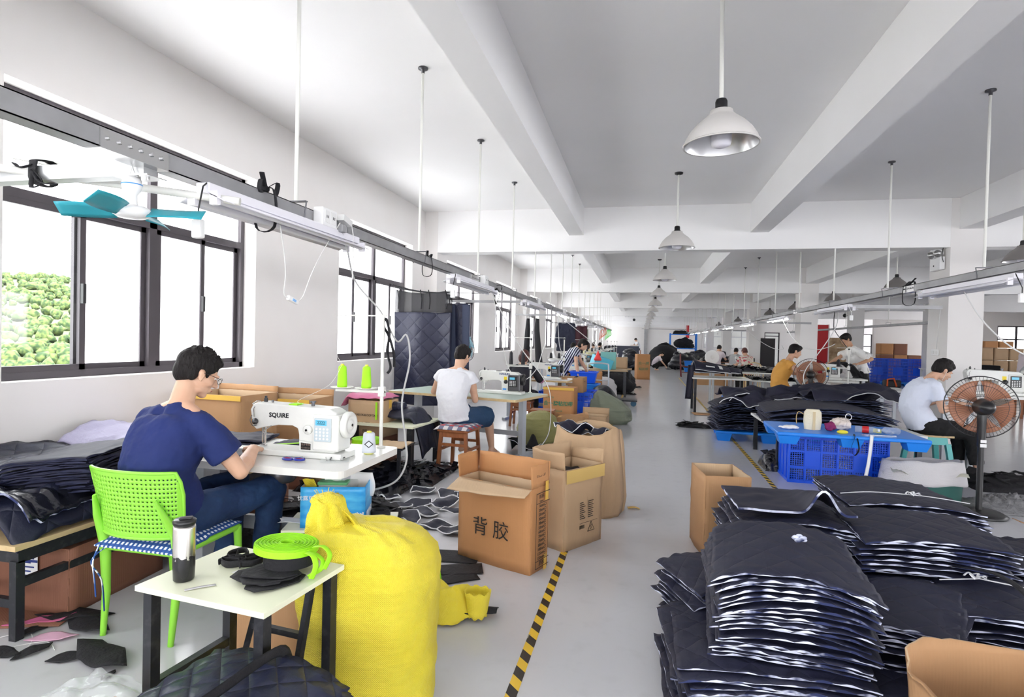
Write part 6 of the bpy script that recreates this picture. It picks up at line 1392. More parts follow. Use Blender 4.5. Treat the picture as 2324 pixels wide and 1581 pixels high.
drape('cloth_roll', 'black quilted cloth draped over the low cream table, hanging off the right end', 'cloth', (-2.68, 6.12, 0.51), R(-8), 0.84, 0.42, lambda u, v: 0.09 * math.sin(PI * min(1, v * 1.1)) + 0.03 * N3(u * 4, v * 5, 2) + 0.04 - 0.42 * max(0, (u - 0.78) / 0.22) ** 2, 'quilt_l', 40, 24, 0.02)
o = MB(); o.tube([(-0.22, 0, 0.06), (0.0, 0.0, 0.065), (0.22, 0.02, 0.06)], 0.055, 16); tag(o.build('cloth_roll', 'quilt', loc=(-2.80, 6.05, 0.60), rz=R(-10)), 'short rolled black quilt lying on top of the draped cloth', 'cloth')
roll('flat neon green webbing coil on the packing paper beside the machine wheel', (-2.62, 5.20, 0.40), 0.14, 0.045, 'neon', 12)
sx2 = empty('low_shelf', 'low black frame holding crumpled paper and the flat green coil', 'table', (-2.62, 5.22, 0), R(5)); MB().bb(-0.3, 0.42, -0.2, 0.22, 0.37, 0.385).build('tabletop', 'blackm', sx2)
for x in (-0.26, 0.38):
    for y in (-0.16, 0.18): MB().bb(x - 0.015, x + 0.015, y - 0.015, y + 0.015, 0, 0.37).build('leg', 'blackm', sx2)
drape('packing_paper', 'crumpled brown packing paper under the flat green coil', 'paper', (-2.50, 5.20, 0.388), R(5), 0.62, 0.36, lambda u, v: 0.006 + 0.015 * abs(N3(u * 8, v * 8)), 'card_in', 24, 16, 0.002)
# navy panels at the far edge of the nearest sewing table
bundle('navy panel stack at the back left of the nearest sewing table', (-2.55, 3.22, 0.762), R(12), 0.46, 0.30, 4, 0.035, 0.004, 51, 0.012, mat='panelp', plain=True, group='panels on the nearest table', lens=2)
bundle('navy panels behind the machine on the nearest sewing table', (-2.0, 3.22, 0.762), R(-6), 0.42, 0.20, 3, 0.02, 0.004, 52, 0.012, mat='panelp', plain=True, group='panels on the nearest table', lens=2)
scrap('navy panel being sewn under the hands of the man in navy', (-2.26, 2.83, 0.762), R(10), [(-0.18, -0.1), (0.10, -0.12), (0.13, 0.1), (-0.16, 0.12)], 'panelp', 0.004, 0.005, 6, cat='fabric piece', name='navy_panel')

# ---- hanging quilted curtain
M['mesh'] = clear_mat('black_mesh', (0.9, 0.9, 0.9), 0.72, 0.8, (0.03, 0.03, 0.035))
def curt(u, v): return V(-0.46 + 0.92 * u, 0.035 * math.sin(2 * PI * u * 1.5) + 0.02 * math.sin(9 * u + 3 * v), 1.40 * v)
o = empty('quilted_curtain', 'tall navy quilted curtain hanging with a mesh top in front of the window', 'curtain', (-3.24, 8.2, 0.42))
m = MB(); m.sheet(lambda u, v: curt(u, v), 50, 40, 0.03); m.build('quilted_panel', 'quilt_z', o)
m = MB(); m.sheet(lambda u, v: (-0.46 + 0.92 * u, 0.02 * math.sin(6 * u), 1.40 + 0.34 * v - 0.05 * math.sin(PI * u) * v), 20, 6, 0.003); m.build('mesh_panel', 'mesh', o)
m = MB(); m.tube(spline([(-0.46, 0, 1.78), (-0.2, 0, 1.735), (0.1, 0, 1.70), (0.40, 0, 1.70)], 6), 0.012, 8)
for x in (-0.42, -0.05, 0.08, 0.35): m.tube(spline([(x, -0.01, 1.74), (x + 0.03, -0.02, 1.60), (x + 0.02, -0.015, 1.45)], 4), 0.008, 6)
m.build('tie_band', 'blackf', o)
o = empty('quilted_curtain', 'narrow dark quilted length hanging right of the tall curtain', 'curtain', (-2.72, 8.32, 0.55))
m = MB(); m.sheet(lambda u, v: (-0.17 + 0.36 * u - 0.05 * v, 0.03 * math.sin(7 * u), 1.42 * v), 24, 30, 0.02); m.build('quilted_panel', 'quilt_z', o)
m = MB(); m.sheet(lambda u, v: (-0.10 + 0.30 * u, -0.04 + 0.02 * math.sin(5 * u), 0.45 + 0.95 * v), 14, 20, 0.006); m.build('lining', pm('dusty_navy', (0.035, 0.045, 0.085), 0.8), o)
cable('curtain_line', [(-3.74, 8.2, 2.24), (-3.3, 8.2, 2.14), (-2.78, 8.2, 2.12), (-2.1, 7.6, 2.07), (-1.85, 7.2, 2.08)], 0.006, 'blackf', 'black cord from the wall to the rail that the curtain is tied to', 'cord')

# ---- second sewing place: man in white
M['wtee'] = pm('white_cotton', (0.72, 0.73, 0.77), 0.85, bump=0.12, bscale=16)
M['btee'] = pm('pale_blue_cotton', (0.74, 0.79, 0.91), 0.85, bump=0.12, bscale=16)
M['shorts'] = pm('dark_teal_shorts', (0.012, 0.045, 0.11), 0.8)
J = dict(root=(-2.07, 6.30, 0.0), front=(0.25, 0.97, 0), hipL=(-2.17, 6.30, 0.54), hipR=(-1.97, 6.25, 0.54), spine=(-2.09, 6.22, 0.78), shL=(-2.27, 6.36, 1.02), shR=(-1.90, 6.32, 1.01), neck=(-2.06, 6.36, 1.09),
         head=(-2.04, 6.43, 1.235), headf=(0.35, 0.85, -0.42), elL=(-2.42, 6.52, 0.80), wrL=(-2.28, 6.76, 0.84), elR=(-1.88, 6.44, 0.73), wrR=(-1.98, 6.70, 0.83), hdL=(0.6, 0.7, 0), hdR=(-0.3, 0.9, 0),
         knL=(-2.12, 6.75, 0.55), anL=(-2.15, 6.85, 0.12), knR=(-1.78, 6.66, 0.52), anR=(-1.74, 6.72, 0.12))
person('man in white sleeveless shirt sitting on a wooden stool with his back turned', J, dict(shirt='wtee', trousers='shorts', tlen=0.95, tw=0.02, sleeve=0.22, vox=0.009, wr=0.03, loose=0.022, hemt=-0.05, skin='skin', hem=0.03))
M['redwood'] = pm('stained_wood', (0.27, 0.09, 0.035), 0.4, col2=(0.36, 0.13, 0.05), nscale=6, stretch=(6, 6, 1))
def stool(label, loc, rz, w=0.36, d=0.30, h=0.45, mat='redwood'):
    o = empty('wooden_stool', label, 'stool', loc, rz); MB().bb(-w / 2, w / 2, -d / 2, d / 2, h - 0.03, h).build('seat', mat, o, bevel=0.004)
    MB().bb(-w / 2 + 0.03, w / 2 - 0.03, -d / 2 + 0.02, -d / 2 + 0.04, h - 0.09, h - 0.03).build('apron', mat, o)
    for x in (-1, 1):
        for y in (-1, 1): MB().bar((x * (w / 2 - 0.01), y * (d / 2 - 0.01), 0), (x * (w / 2 - 0.035), y * (d / 2 - 0.035), h - 0.03), 0.035, 0.035).build('leg', mat, o)
        MB().bar((x * (w / 2 - 0.02), -d / 2 + 0.02, 0.22), (x * (w / 2 - 0.02), d / 2 - 0.02, 0.22), 0.02, 0.03).build('stretcher', mat, o)
    for y in (-1, 1): MB().bar((-w / 2 + 0.02, y * (d / 2 - 0.02), 0.28), (w / 2 - 0.02, y * (d / 2 - 0.02), 0.28), 0.02, 0.03).build('stretcher', mat, o)
    return o
stool('reddish wooden stool under the man in white', (-1.97, 6.16, 0), R(-6), 0.36, 0.40)
M['plaid'] = check_mat('red_white_plaid', (0.62, 0.58, 0.58), (0.42, 0.05, 0.06), 9, (0.15, 0.15, 0.22))
tag(MB().sheet(lambda u, v: (-0.22 + 0.42 * u, -0.21 + 0.40 * v, 0.0 - 0.02 * (max(0, 0.12 - u) + max(0, 0.12 - v)) * 4), 20, 20, lambda u, v: 0.004 + 0.03 * min(1, 7 * min(u, 1 - u, v, 1 - v))).build('plaid_cushion', 'plaid', loc=(-1.97, 6.16, 0.455), rz=R(-6)), 'red and white plaid cushion on the reddish wooden stool', 'cushion')
def sewtable(label, loc, rz, w, d, h=0.75, top=None, leg='pedestal', group=None, edge='wood_t'):
    o = empty('sewing_table', label, 'table', loc, rz, group); m = MB(); m.prism(rrect(-w / 2, w / 2, -d / 2, d / 2, 0.03), h - 0.03, h, 1, 0); m.build('tabletop', [edge, top or 'tabletop'], o)
    for x in (-w / 2 + 0.14, w / 2 - 0.14):
        l_ = MB().bb(x - 0.03, x + 0.03, -0.05, 0.05, 0.04, h - 0.03).build('leg', leg, o); MB().bb(x - 0.03, x + 0.03, -d / 2 + 0.06, d / 2 - 0.06, 0, 0.04).build('foot', leg, l_)
    MB().bb(-w / 2 + 0.14, w / 2 - 0.14, 0.0, 0.03, 0.25, 0.31).build('cross_brace', leg, o); return o
M['greytop'] = pm('grey_green_top', (0.42, 0.50, 0.44), 0.4)
sewtable('grey green topped sewing table with wood edge, in front of the man in white', (-2.18, 7.14, 0), R(-14), 1.85, 0.95, 0.75, 'greytop')
machine('sewing_machine', 'white industrial sewing machine with black motor, right of the man in white', (-1.74, 7.18, 0.772), R(-6), 'HANLIN', False, motor='dsteel', black=True)
thread_stand('white thread stand with two black cones right of the man in white', (-1.42, 7.42, 0.752), R(-4), 0.73, 'thr_k', ['black thread cone, left one above the machine of the man in white', 'black thread cone, right one above the machine of the man in white'], 2, 0.17, 0.30, 0.024, True)
tag(MB().box((0, 0, 0.03), (0.30, 0.18, 0.10)).ell((0.02, 0, 0.10), (0.12, 0.08, 0.04)).build('white_bundle', pm('lilac_white_cloth', (0.66, 0.62, 0.68), 0.8, bump=0.6, bscale=20), loc=(-2.32, 10.35, 0.765), remesh=0.015, smooth=2, disp=(0.05, 0.05)), 'white cloth bundle on the table behind the head of the man in white', 'cloth')
o = empty('floor_fan', 'teal standing fan with a round wire guard behind the man in white', 'fan', (-2.86, 9.0, 0.0))
def fan_head(o, c, ax, r, grill, hubm, blade, nb=5, wires=44):
    q = V(0, 0, 1).rotation_difference(V(*ax).normalized()); c = V(*c)
    T = lambda x, y, z: c + q @ V(x, y, z)
    g = MB()
    for z, rr in ((0.035, r * 0.35), (0.03, r * 0.7), (0.0, r), (-0.03, r * 0.7), (-0.04, r * 0.35)): g.tube([T(rr * math.cos(a), rr * math.sin(a), z) for a in [2 * PI * k / 36 for k in range(36)]], 0.0018 if rr < r else 0.005, 5, closed=True)
    for k in range(wires):
        a = 2 * PI * k / wires; ca, sa = math.cos(a), math.sin(a)
        g.tube([T(r * 0.2 * ca, r * 0.2 * sa, 0.045), T(r * 0.75 * ca, r * 0.75 * sa, 0.03), T(r * ca, r * sa, 0.0), T(r * 0.75 * ca, r * 0.75 * sa, -0.032), T(r * 0.25 * ca, r * 0.25 * sa, -0.045)], 0.0011, 4)
    g.build('wire_guard', grill, o)
    for k in range(nb):
        a0 = 2 * PI * k / nb; m = MB()
        m.sheet(lambda u, v: T((0.04 + (r * 0.86 - 0.04) * u) * math.cos(a0 + (v - 0.5) * (0.5 + 0.75 * u)), (0.04 + (r * 0.86 - 0.04) * u) * math.sin(a0 + (v - 0.5) * (0.5 + 0.75 * u)), (v - 0.5) * 0.035), 10, 6, 0.002); m.build('blade', blade, o)
    m = MB(); m.lathe([(0, -0.05), (0.035, -0.05), (0.045, -0.03), (0.045, 0.02), (0, 0.035)], 20, c, ax); m.build('hub', hubm, o)
    return T
MB().lathe([(0, 0), (0.18, 0), (0.18, 0.02), (0.05, 0.05), (0.02, 0.06), (0, 0.06)], 28).build('base', 'teal', o); MB().cyl((0, 0, 0.05), (0, 0, 1.22), 0.02, 12).build('pole', pm('teal_pole', (0.08, 0.36, 0.36), 0.4), o)
MB().bb(-0.05, 0.05, -0.04, 0.04, 0.75, 1.02).build('control_box', 'teal', o, bevel=0.01)
T_ = fan_head(o, (0.10, 0.0, 1.30), (0.72, 0.65, 0.1), 0.21, 'dsteel', 'teal', clear_mat('pale_blade', (0.8, 0.95, 1), 0.5, 0.2, (0.5, 0.75, 0.85)))
m = MB(); m.cap((0.04, -0.02, 1.30), (-0.07, -0.10, 1.325), 0.05, 0.055, 14); m.build('motor', pm('dusty_teal', (0.12, 0.30, 0.36), 0.5), o)

# ---- third worker and following places
J = dict(root=(-1.96, 9.55, 0.0), front=(0.3, 0.95, 0), hipL=(-2.06, 9.55, 0.52), hipR=(-1.86, 9.52, 0.52), spine=(-1.97, 9.48, 0.76), shL=(-2.14, 9.58, 0.95), shR=(-1.79, 9.55, 0.95), neck=(-1.965, 9.60, 1.02),
         head=(-1.965, 9.68, 1.14), headf=(0.1, 0.8, -0.6), elL=(-2.27, 9.75, 0.78), wrL=(-2.12, 9.95, 0.80), elR=(-1.68, 9.72, 0.76), wrR=(-1.80, 9.93, 0.80),
         knL=(-2.05, 9.95, 0.5), anL=(-2.05, 10.0, 0.1), knR=(-1.82, 9.93, 0.5), anR=(-1.82, 10.0, 0.1))
M['btop'] = pm('black_top', (0.014, 0.014, 0.024), 0.8)
w3, _, _ = person('woman with reddish hair and a dark top bent over her machine', J, dict(shirt='btop', trousers='btop', sleeve=1.0, vox=0.012, hair='hair_r', hairlen=0.6, wr=0.02))
m = MB()
for s_, a, b_ in ((-1, (-2.27, 9.75, 0.78), (-2.14, 9.93, 0.80)), (1, (-1.68, 9.72, 0.76), (-1.79, 9.91, 0.80))):
    m2_ = MB(); a = V(*a) - V(*w3.location); b_ = V(*b_) - V(*w3.location); m2_.cap(a.lerp(b_, -0.05), b_, 0.055, 0.042, 14); m2_.build('oversleeve', pm('pink_print', (0.45, 0.12, 0.28), 0.8, col2=(0.75, 0.5, 0.65), nscale=60, contrast=(0.45, 0.55)), w3)
sewtable('pale sewing table in front of the woman with reddish hair', (-1.85, 10.25, 0), R(-6), 1.3, 0.7, 0.75)
machine('sewing_machine', 'white machine with black motor beside the woman with reddish hair', (-1.68, 10.3, 0.772), R(-4), 'HANLIN', False, motor='dsteel', black=True)
thread_stand('white thread stand with black cones behind the woman with reddish hair', (-1.40, 10.55, 0.752), 0, 0.75, 'thr_k', ['left black cone on the stand behind the reddish haired woman', 'right black cone on the stand behind the reddish haired woman'], 2, 0.10, 0.27, 0.026, True)
stool('wooden stool under the woman with reddish hair', (-1.95, 9.5, 0), 0, 0.36, 0.32, 0.42)
stool('small wooden stool standing under the second sewing table', (-1.36, 8.1, 0), 0, 0.34, 0.28, 0.46)
# hanging trousers
o = empty('hanging_trousers', 'long black trousers clipped to the cross bar in the window light', 'trousers', (-2.55, 13.3, 0.86))
for s_, (x0, x1, wt) in enumerate(((-0.08, -0.12, 0.085), (0.12, 0.20, 0.075))):
    m = MB(); m.tube([(x0 + (0.02 if s_ else -0.0), 0, 1.08), (x0 * 0.8 + x1 * 0.2, 0, 0.8), (x1, 0, 0.05)], [wt, wt * 1.15, wt * 1.5], 16, ry=[0.04, 0.06, 0.08]); m.build('trouser_leg', 'blackf', o, disp=(0.03, 0.1))
m = MB()
for x in (-0.14, -0.02, 0.10, 0.16): m.tube([(x, 0, 1.07), (x, 0, 1.16)], 0.006, 5)
m.build('clip', 'steel', o)
o = empty('hanging_jacket', 'dark navy jacket on a hanger beside the striped shirt worker', 'jacket', (-2.45, 19.0, 0.95))
m = MB(); m.cap((-0.22, 0, 0.98), (0.22, 0, 0.98), 0.09, 0.09, 14); m.loft([[V(w_ * math.cos(a), d_ * math.sin(a), z_) for a in [2 * PI * k / 20 for k in range(20)]] for z_, w_, d_ in ((0.15, 0.33, 0.12), (0.5, 0.30, 0.11), (0.95, 0.27, 0.10))]); m.cap((-0.27, 0, 0.93), (-0.34, 0, 0.45), 0.08, 0.06); m.build('jacket_body', pm('navy_jacket', (0.012, 0.016, 0.04), 0.7), o, remesh=0.02, smooth=3, disp=(0.08, 0.1)); MB().tube([(0, 0, 1.04), (0, 0, 1.08)], 0.01, 6).build('hanger_hook', 'steel', o)
for i, (x, y, c_, nm) in enumerate(((-2.35, 22.5, (0.05, 0.012, 0.02), 'dark red garment hanging beyond the navy jacket'), (-2.5, 24.5, (0.30, 0.33, 0.28), 'grey green garment hanging beyond the dark red one'))):
    o = MB(); o.sheet(lambda u, v: (-0.25 + 0.5 * u, 0.04 * math.sin(12 * u), 1.0 + 1.0 * v), 20, 12, 0.02); tag(o.build('hanging_garment', pm('garment', c_, 0.8), loc=(x, y, 0.02)), nm, 'garment')
    cross((-1.86, y, 2.03), (-2.9, y, 2.03), 'cross bar carrying the %s garment' % ('dark red', 'grey green')[i])
# striped shirt worker
m, n, l, b = newmat('striped_cloth'); t = NT(m); o_ = t.sep(t.obj()); q_ = t.m('ADD', o_[0], t.m('MULTIPLY', o_[2], -0.55))
f = t.m('GREATER_THAN', t.m('FRACT', t.m('MULTIPLY', q_, 19)), 0.45); t.base(t.mix(f, (0.60, 0.62, 0.72), (0.006, 0.009, 0.035))); b.inputs['Roughness'].default_value = 0.8; M['stripe'] = m
J = dict(root=(-1.65, 12.4, 0.0), front=(0.95, 0.25, 0), hipL=(-1.70, 12.50, 0.86), hipR=(-1.66, 12.32, 0.86), spine=(-1.56, 12.41, 1.04), shL=(-1.42, 12.58, 1.24), shR=(-1.38, 12.26, 1.24), neck=(-1.36, 12.41, 1.29),
         head=(-1.24, 12.40, 1.36), headf=(0.85, -0.1, -0.5), headu=(0.4, 0, 1), elL=(-1.30, 12.62, 1.0), wrL=(-1.15, 12.5, 0.80), elR=(-1.36, 12.22, 0.98), wrR=(-1.30, 12.18, 0.72), hdR=(0.3, 0, -1), hdL=(0.4, 0, -1),
         knL=(-1.66, 12.55, 0.46), anL=(-1.68, 12.55, 0.1), knR=(-1.63, 12.30, 0.46), anR=(-1.68, 12.3, 0.1))
person('woman in striped shirt and trousers leaning over the blue baskets', J, dict(shirt='stripe', trousers='stripe', sleeve=0.5, vox=0.012, hair='hair', hairlen=0.3, wr=0.02, tw=0.02))
# ================================================================ right side: stacks, baskets, workers
BG = 'bundles of navy panels in the right foreground'
def bd(label, x, y, z, rz, w, d, n, h, arch, seed, **k): return bundle(label, (x, y, z), R(rz), w, d, n, h, arch, seed, group=k.pop('group', BG), **k)
bd('lowest sprawling panel stack at the bottom, left of the open carton', 0.50, 2.57, 0.0, 4, 0.70, 0.60, 15, 0.25, 0.02, 61, jit=0.045)
bd('big arched panel stack with torn white edges, front and centre of the pile', 0.60, 2.62, 0.255, -3, 0.56, 0.58, 20, 0.36, 0.06, 62, jit=0.022, lens=7, tilt=(R(3), 0))
bd('second low panel stack at the bottom beside the open carton', 1.12, 2.56, 0.0, -14, 0.50, 0.56, 11, 0.20, 0.02, 63, jit=0.03)
bd('panel stack behind the arched one with one panel lifted at its corner', 0.82, 3.60, 0.22, 3, 0.60, 0.64, 16, 0.30, 0.03, 64, jit=0.03)
bd('fanned panel stack low against the tall left carton', 0.86, 3.52, 0.0, -2, 0.72, 0.66, 13, 0.22, 0.02, 65, jit=0.04)
bd('rear panel stack tied with a knotted white strip', 1.62, 4.22, 0.20, -3, 0.72, 0.80, 15, 0.33, 0.03, 66, tie=(0.05, -0.20), jit=0.018)
bd('panel stack right in front of the knotted one, long white edges', 1.42, 3.40, 0.20, -4, 0.66, 0.56, 17, 0.34, 0.025, 67, jit=0.025, lens=6)
bd('low panel stack under the one in front of the knotted stack', 1.44, 3.46, 0.0, -6, 0.72, 0.62, 12, 0.20, 0.02, 68, jit=0.035)
bd('low panel stack under the rear knotted one', 1.64, 4.25, 0.0, 2, 0.76, 0.8, 10, 0.20, 0.02, 69, jit=0.02)
bd('tilted fan of panels sliding down in the middle of the pile', 1.12, 2.74, 0.20, -30, 0.44, 0.52, 14, 0.19, 0.04, 70, jit=0.025, tilt=(R(4), R(-10)), lens=5)
bd('big panel stack with a white tuft, at the right edge of the picture', 1.62, 2.86, 0.06, -22, 0.60, 0.56, 15, 0.34, 0.05, 71, tie=(-0.16, 0.10), jit=0.025, lens=5)
bd('small fan of panel ends left of the arched stack', 0.36, 3.02, 0.0, 26, 0.30, 0.44, 16, 0.34, 0.02, 72, jit=0.03, tilt=(0, R(-6)), lens=4)
bd('dark panel stack at the right edge behind the white tuft stack', 2.18, 3.72, 0.0, -15, 0.62, 0.60, 15, 0.34, 0.03, 73, jit=0.03)
tag(MB().sheet(lambda u, v: (-0.30 + 0.6 * u, -0.26 + 0.5 * v, 0.02 + 0.12 * math.exp(-((u - 0.72) / 0.10) ** 2) * (1 - v) + 0.01 * N3(u * 5, v * 5, 3)), 44, 24, 0.012, 0, 1).build('lifted_panel', ['panelp', 'batt'], loc=(0.82, 3.60, 0.53), rz=R(3)), 'navy panel rucked up into a ridge on top of the stack by the left carton', 'panel')
m = MB(); m.tube(spline([(-0.22, 0.30, 0.30), (-0.05, 0.10, 0.37), (0.06, -0.12, 0.33), (0.16, -0.30, 0.12)], 6), 0.018, 6, ry=0.002); tag(m.build('tie_strap', 'blackf', loc=(1.55, 2.82, 0.10), rz=R(-20)), 'black strap running down over the stack at the right edge', 'strap')
m = MB()
for k in range(9):
    a = k * 0.7; m.ell((0.017 * math.cos(a), 0.014 * math.sin(a), 0.01 + 0.006 * (k % 3)), (0.014, 0.009, 0.008), nu=8, nv=6)
tag(m.build('batting_tuft', 'batt', loc=(0.66, 2.60, 0.632)), 'tuft of white batting lying on the arched stack', 'batting')
o = carton('tall open pale carton standing left behind the navy stacks', (0.56, 4.30, 0.0), R(8), 0.30, 0.42, 0.56, 'card', seed=21, bulge=0.02)
octbox('large open carton with a ragged rim in the bottom right corner', (1.24, 2.02, 0.0), R(10), [(0.0, 0.33, 0.24), (0.15, 0.35, 0.26), (0.3, 0.35, 0.27), (0.43, 0.36, 0.28)], 'card', 8)
tag(MB().sheet(lambda u, v: (-0.06 + 0.14 * u, 0.1 * v, 0.08 - 0.05 * u), 4, 3, 0.004).build('cardboard_flap', 'card', loc=(2.70, 4.75, 0.16)), 'loose cardboard corner at the right edge beside the fan base', 'cardboard')
# ---- blue plastic
M['pblue'] = pm('bright_blue_plastic', (0.005, 0.10, 0.78), 0.35)
M['pblue2'] = pm('pallet_blue', (0.01, 0.22, 0.80), 0.38)
def crate(label, loc, rz, w, d, h, mat='pblue', nx=6, nz=3, group=None):
    o = empty('plastic_crate', label, 'crate', loc, rz, group); f = MB(); t = 0.012
    for s_ in (-1, 1):
        f.bb(-w / 2, w / 2, s_ * d / 2 - t, s_ * d / 2 + t, h - 0.03, h); f.bb(s_ * w / 2 - t, s_ * w / 2 + t, -d / 2, d / 2, h - 0.03, h)
        f.bb(-w / 2, w / 2, s_ * d / 2 - t, s_ * d / 2 + t, 0, 0.03); f.bb(s_ * w / 2 - t, s_ * w / 2 + t, -d / 2, d / 2, 0, 0.03)
    f.build('rim', mat, o); g = MB()
    g.bb(-w / 2, w / 2, -d / 2, d / 2, 0.0, 0.008)
    for s_ in (-1, 1):
        for i in range(nx + 1): x = -w / 2 + w * i / nx; g.bb(x - 0.008, x + 0.008, s_ * d / 2 - t, s_ * d / 2 + t, 0, h)
        for j in range(1, nz): z = h * j / nz; g.bb(-w / 2, w / 2, s_ * d / 2 - 0.008, s_ * d / 2 + 0.008, z - 0.012, z + 0.012)
        q = int(w / 0.022)
        for i in range(q): x = -w / 2 + w * (i + 0.5) / q; g.bb(x - 0.003, x + 0.003, s_ * (d / 2 - 0.002) - 0.002, s_ * (d / 2 - 0.002) + 0.002, 0.02, h - 0.02)
        q = int(h / 0.022)
        for i in range(q): z = h * (i + 0.5) / q; g.bb(-w / 2, w / 2, s_ * (d / 2 - 0.004) - 0.002, s_ * (d / 2 - 0.004) + 0.002, z - 0.003, z + 0.003)
        g.bb(s_ * w / 2 - 0.004, s_ * w / 2 + 0.004, -d / 2, d / 2, 0, h)
        for i in range(4): y = -d / 2 + d * (i + 0.5) / 4; g.bb(s_ * w / 2 - t, s_ * w / 2 + t, y - 0.01, y + 0.01, 0, h)
    g.build('lattice_sides', mat, o)
    for x_ in (-w / 2 + w / nx, w / 2 - 2 * w / nx): MB().bb(x_, x_ + w / nx, -d / 2 - 0.004, -d / 2 + 0.004, h / 3, 2 * h / 3).build('plain_panel', mat, o)
    return o
crate('large blue lattice crate holding clear bottles, under the blue pallet', (2.03, 6.93, 0.0), R(-1), 0.94, 0.62, 0.50)
tag(MB().box((0, 0, 0.10), (0.7, 0.4, 0.2)).build('bottle_bag', 'film', loc=(2.0, 6.9, 0.01), disp=(0.05, 0.05), remesh=0.03), 'bag of clear plastic bottles inside the large blue crate', 'bottles', kind='stuff')
def pallet(label, loc, rz, w, d, mat='pblue2', h=0.12, flip=False, group=None):
    o = empty('plastic_pallet', label, 'pallet', loc, rz, group); m = MB(); z0 = h - 0.035
    m.bb(-w / 2, w / 2, -d / 2, d / 2, z0, h); m.build('deck', mat, o, bevel=0.012)
    for x in (-0.42, 0, 0.42):
        for y in (-0.38, 0.38):
            c = V(x * w, y * d, 0); a, b_ = w * 0.07, d * 0.10
            m = MB(); m.loft([[c + V(sx * a * k, sy * b_ * k, z) for sx, sy in ((-1, -1), (1, -1), (1, 1), (-1, 1))] for z, k in ((0, 0.8), (z0, 1.1))], smooth=False); m.build('foot', mat, o)
    return o
pallet('blue plastic pallet used as a table top, covered with odds and ends', (1.96, 6.38, 0.502), R(-2), 1.30, 0.84, h=0.115)
tp = 0.619
o = empty('drawstring_pouch', 'cream canvas pouch with a drawstring standing on the blue pallet', 'pouch', (1.68, 6.28, tp)); m = MB(); m.loft([[V(a * math.cos(t_), b_ * math.sin(t_), z) for t_ in [2 * PI * k / 20 for k in range(20)]] for z, a, b_ in ((0, 0.075, 0.045), (0.08, 0.085, 0.055), (0.17, 0.08, 0.05), (0.20, 0.06, 0.03))]); m.build('pouch_body', pm('canvas', (0.78, 0.72, 0.55), 0.8, bump=0.3, bscale=60), o)
m = MB(); m.bb(-0.012, 0.012, -0.057, -0.055, 0.0, 0.18); m.build('canvas_band', pm('beige_band', (0.62, 0.50, 0.30), 0.8), o); MB().tube(spline([(-0.07, 0, 0.14), (-0.13, 0, 0.17), (-0.15, 0, 0.12), (-0.145, 0, 0.05)], 5), 0.004, 6).build('drawstring', pm('string', (0.55, 0.40, 0.18), 0.8), o)
def blob(name, label, cat, loc, r, mat, disp=0.05, ns=0.04, seed=0, q=None): return tag(MB().ell((0, 0, r[2]), r).build(name, mat, loc=loc, remesh=0.008, smooth=1, disp=(disp, ns)), label, cat)
blob('cloth_flower', 'crumpled purple cloth rosette on the blue pallet', 'cloth', (1.83, 6.24, tp), (0.055, 0.045, 0.045), pm('purple_cloth', (0.22, 0.01, 0.10), 0.7))
blob('plastic_bag', 'clear plastic bag of pale food on the blue pallet', 'bag', (1.96, 6.36, tp), (0.10, 0.08, 0.06), pm('bag_film', (0.75, 0.66, 0.60), 0.25), 0.06)
tag(MB().lathe([(0.03, -0.006), (0.034, 0), (0.03, 0.006), (0.026, 0), (0.03, -0.006)], 24, (0, 0, 0), (0.2, -1, 0.2)).build('bag_handle', 'paper', loc=(2.05, 6.42, 0.745)), 'white round bag handle above the clear bag', 'handle')
o = empty('drink_bottle', 'clear drink bottle with a red label lying on the blue pallet', 'bottle', (2.14, 6.22, tp + 0.033)); m = MB(); m.lathe([(0, -0.09), (0.03, -0.088), (0.033, -0.05), (0.031, 0.0), (0.033, 0.05), (0.022, 0.085), (0.012, 0.10), (0, 0.10)], 20, (0, 0, 0), (1, -0.25, 0)); m.build('bottle_body', 'film', o); MB().lathe([(0.0335, -0.03), (0.0335, 0.025)], 20, (0, 0, 0), (1, -0.25, 0)).build('bottle_label', 'redpaint', o); MB().lathe([(0, 0), (0.015, 0), (0.015, 0.02), (0, 0.02)], 14, (0.095, -0.024, 0), (1, -0.25, 0)).build('bottle_cap', 'sock', o)
tag(MB().ell((0, 0, 0.012), (0.05, 0.03, 0.02)).build('yellow_pad', pm('yellow_foam', (0.8, 0.7, 0.05), 0.6), loc=(1.90, 6.10, tp)), 'small yellow pad at the front edge of the blue pallet', 'pad')
blob('plastic_bag', 'knotted clear bag with dark bits at the right end of the blue pallet', 'bag', (2.36, 6.22, tp), (0.09, 0.05, 0.035), 'film', 0.05)
roll('small yellow tape roll on the blue pallet', (2.27, 6.30, tp), 0.035, 0.03, pm('clear_yellow_tape', (0.6, 0.6, 0.15), 0.3), 6, hole=0.024, name='tape_roll')
blob('face_mask', 'crumpled white mask cloth at the left end of the blue pallet', 'cloth', (1.45, 6.22, tp), (0.10, 0.05, 0.018), 'paper', 0.03)
tag(MB().bb(-0.15, 0.15, -0.004, 0.004, 0, 0.006).build('small_bar', 'steel', loc=(2.2, 6.06, tp), rz=R(4)), 'thin steel bar at the front edge of the blue pallet', 'bar')
tag(MB().tube(spline([(0.0, 0.03, 0.622), (0.0, -0.012, 0.615), (-0.03, -0.03, 0.35), (-0.09, -0.05, 0.06), (-0.10, -0.05, 0.0)], 6), 0.016, 6, ry=0.0015, up=V(0, 1, 0)).build('cloth_strip', 'white_pipe', loc=(2.10, 5.96, 0)), 'long white strip hanging from the blue pallet to the floor', 'strip')
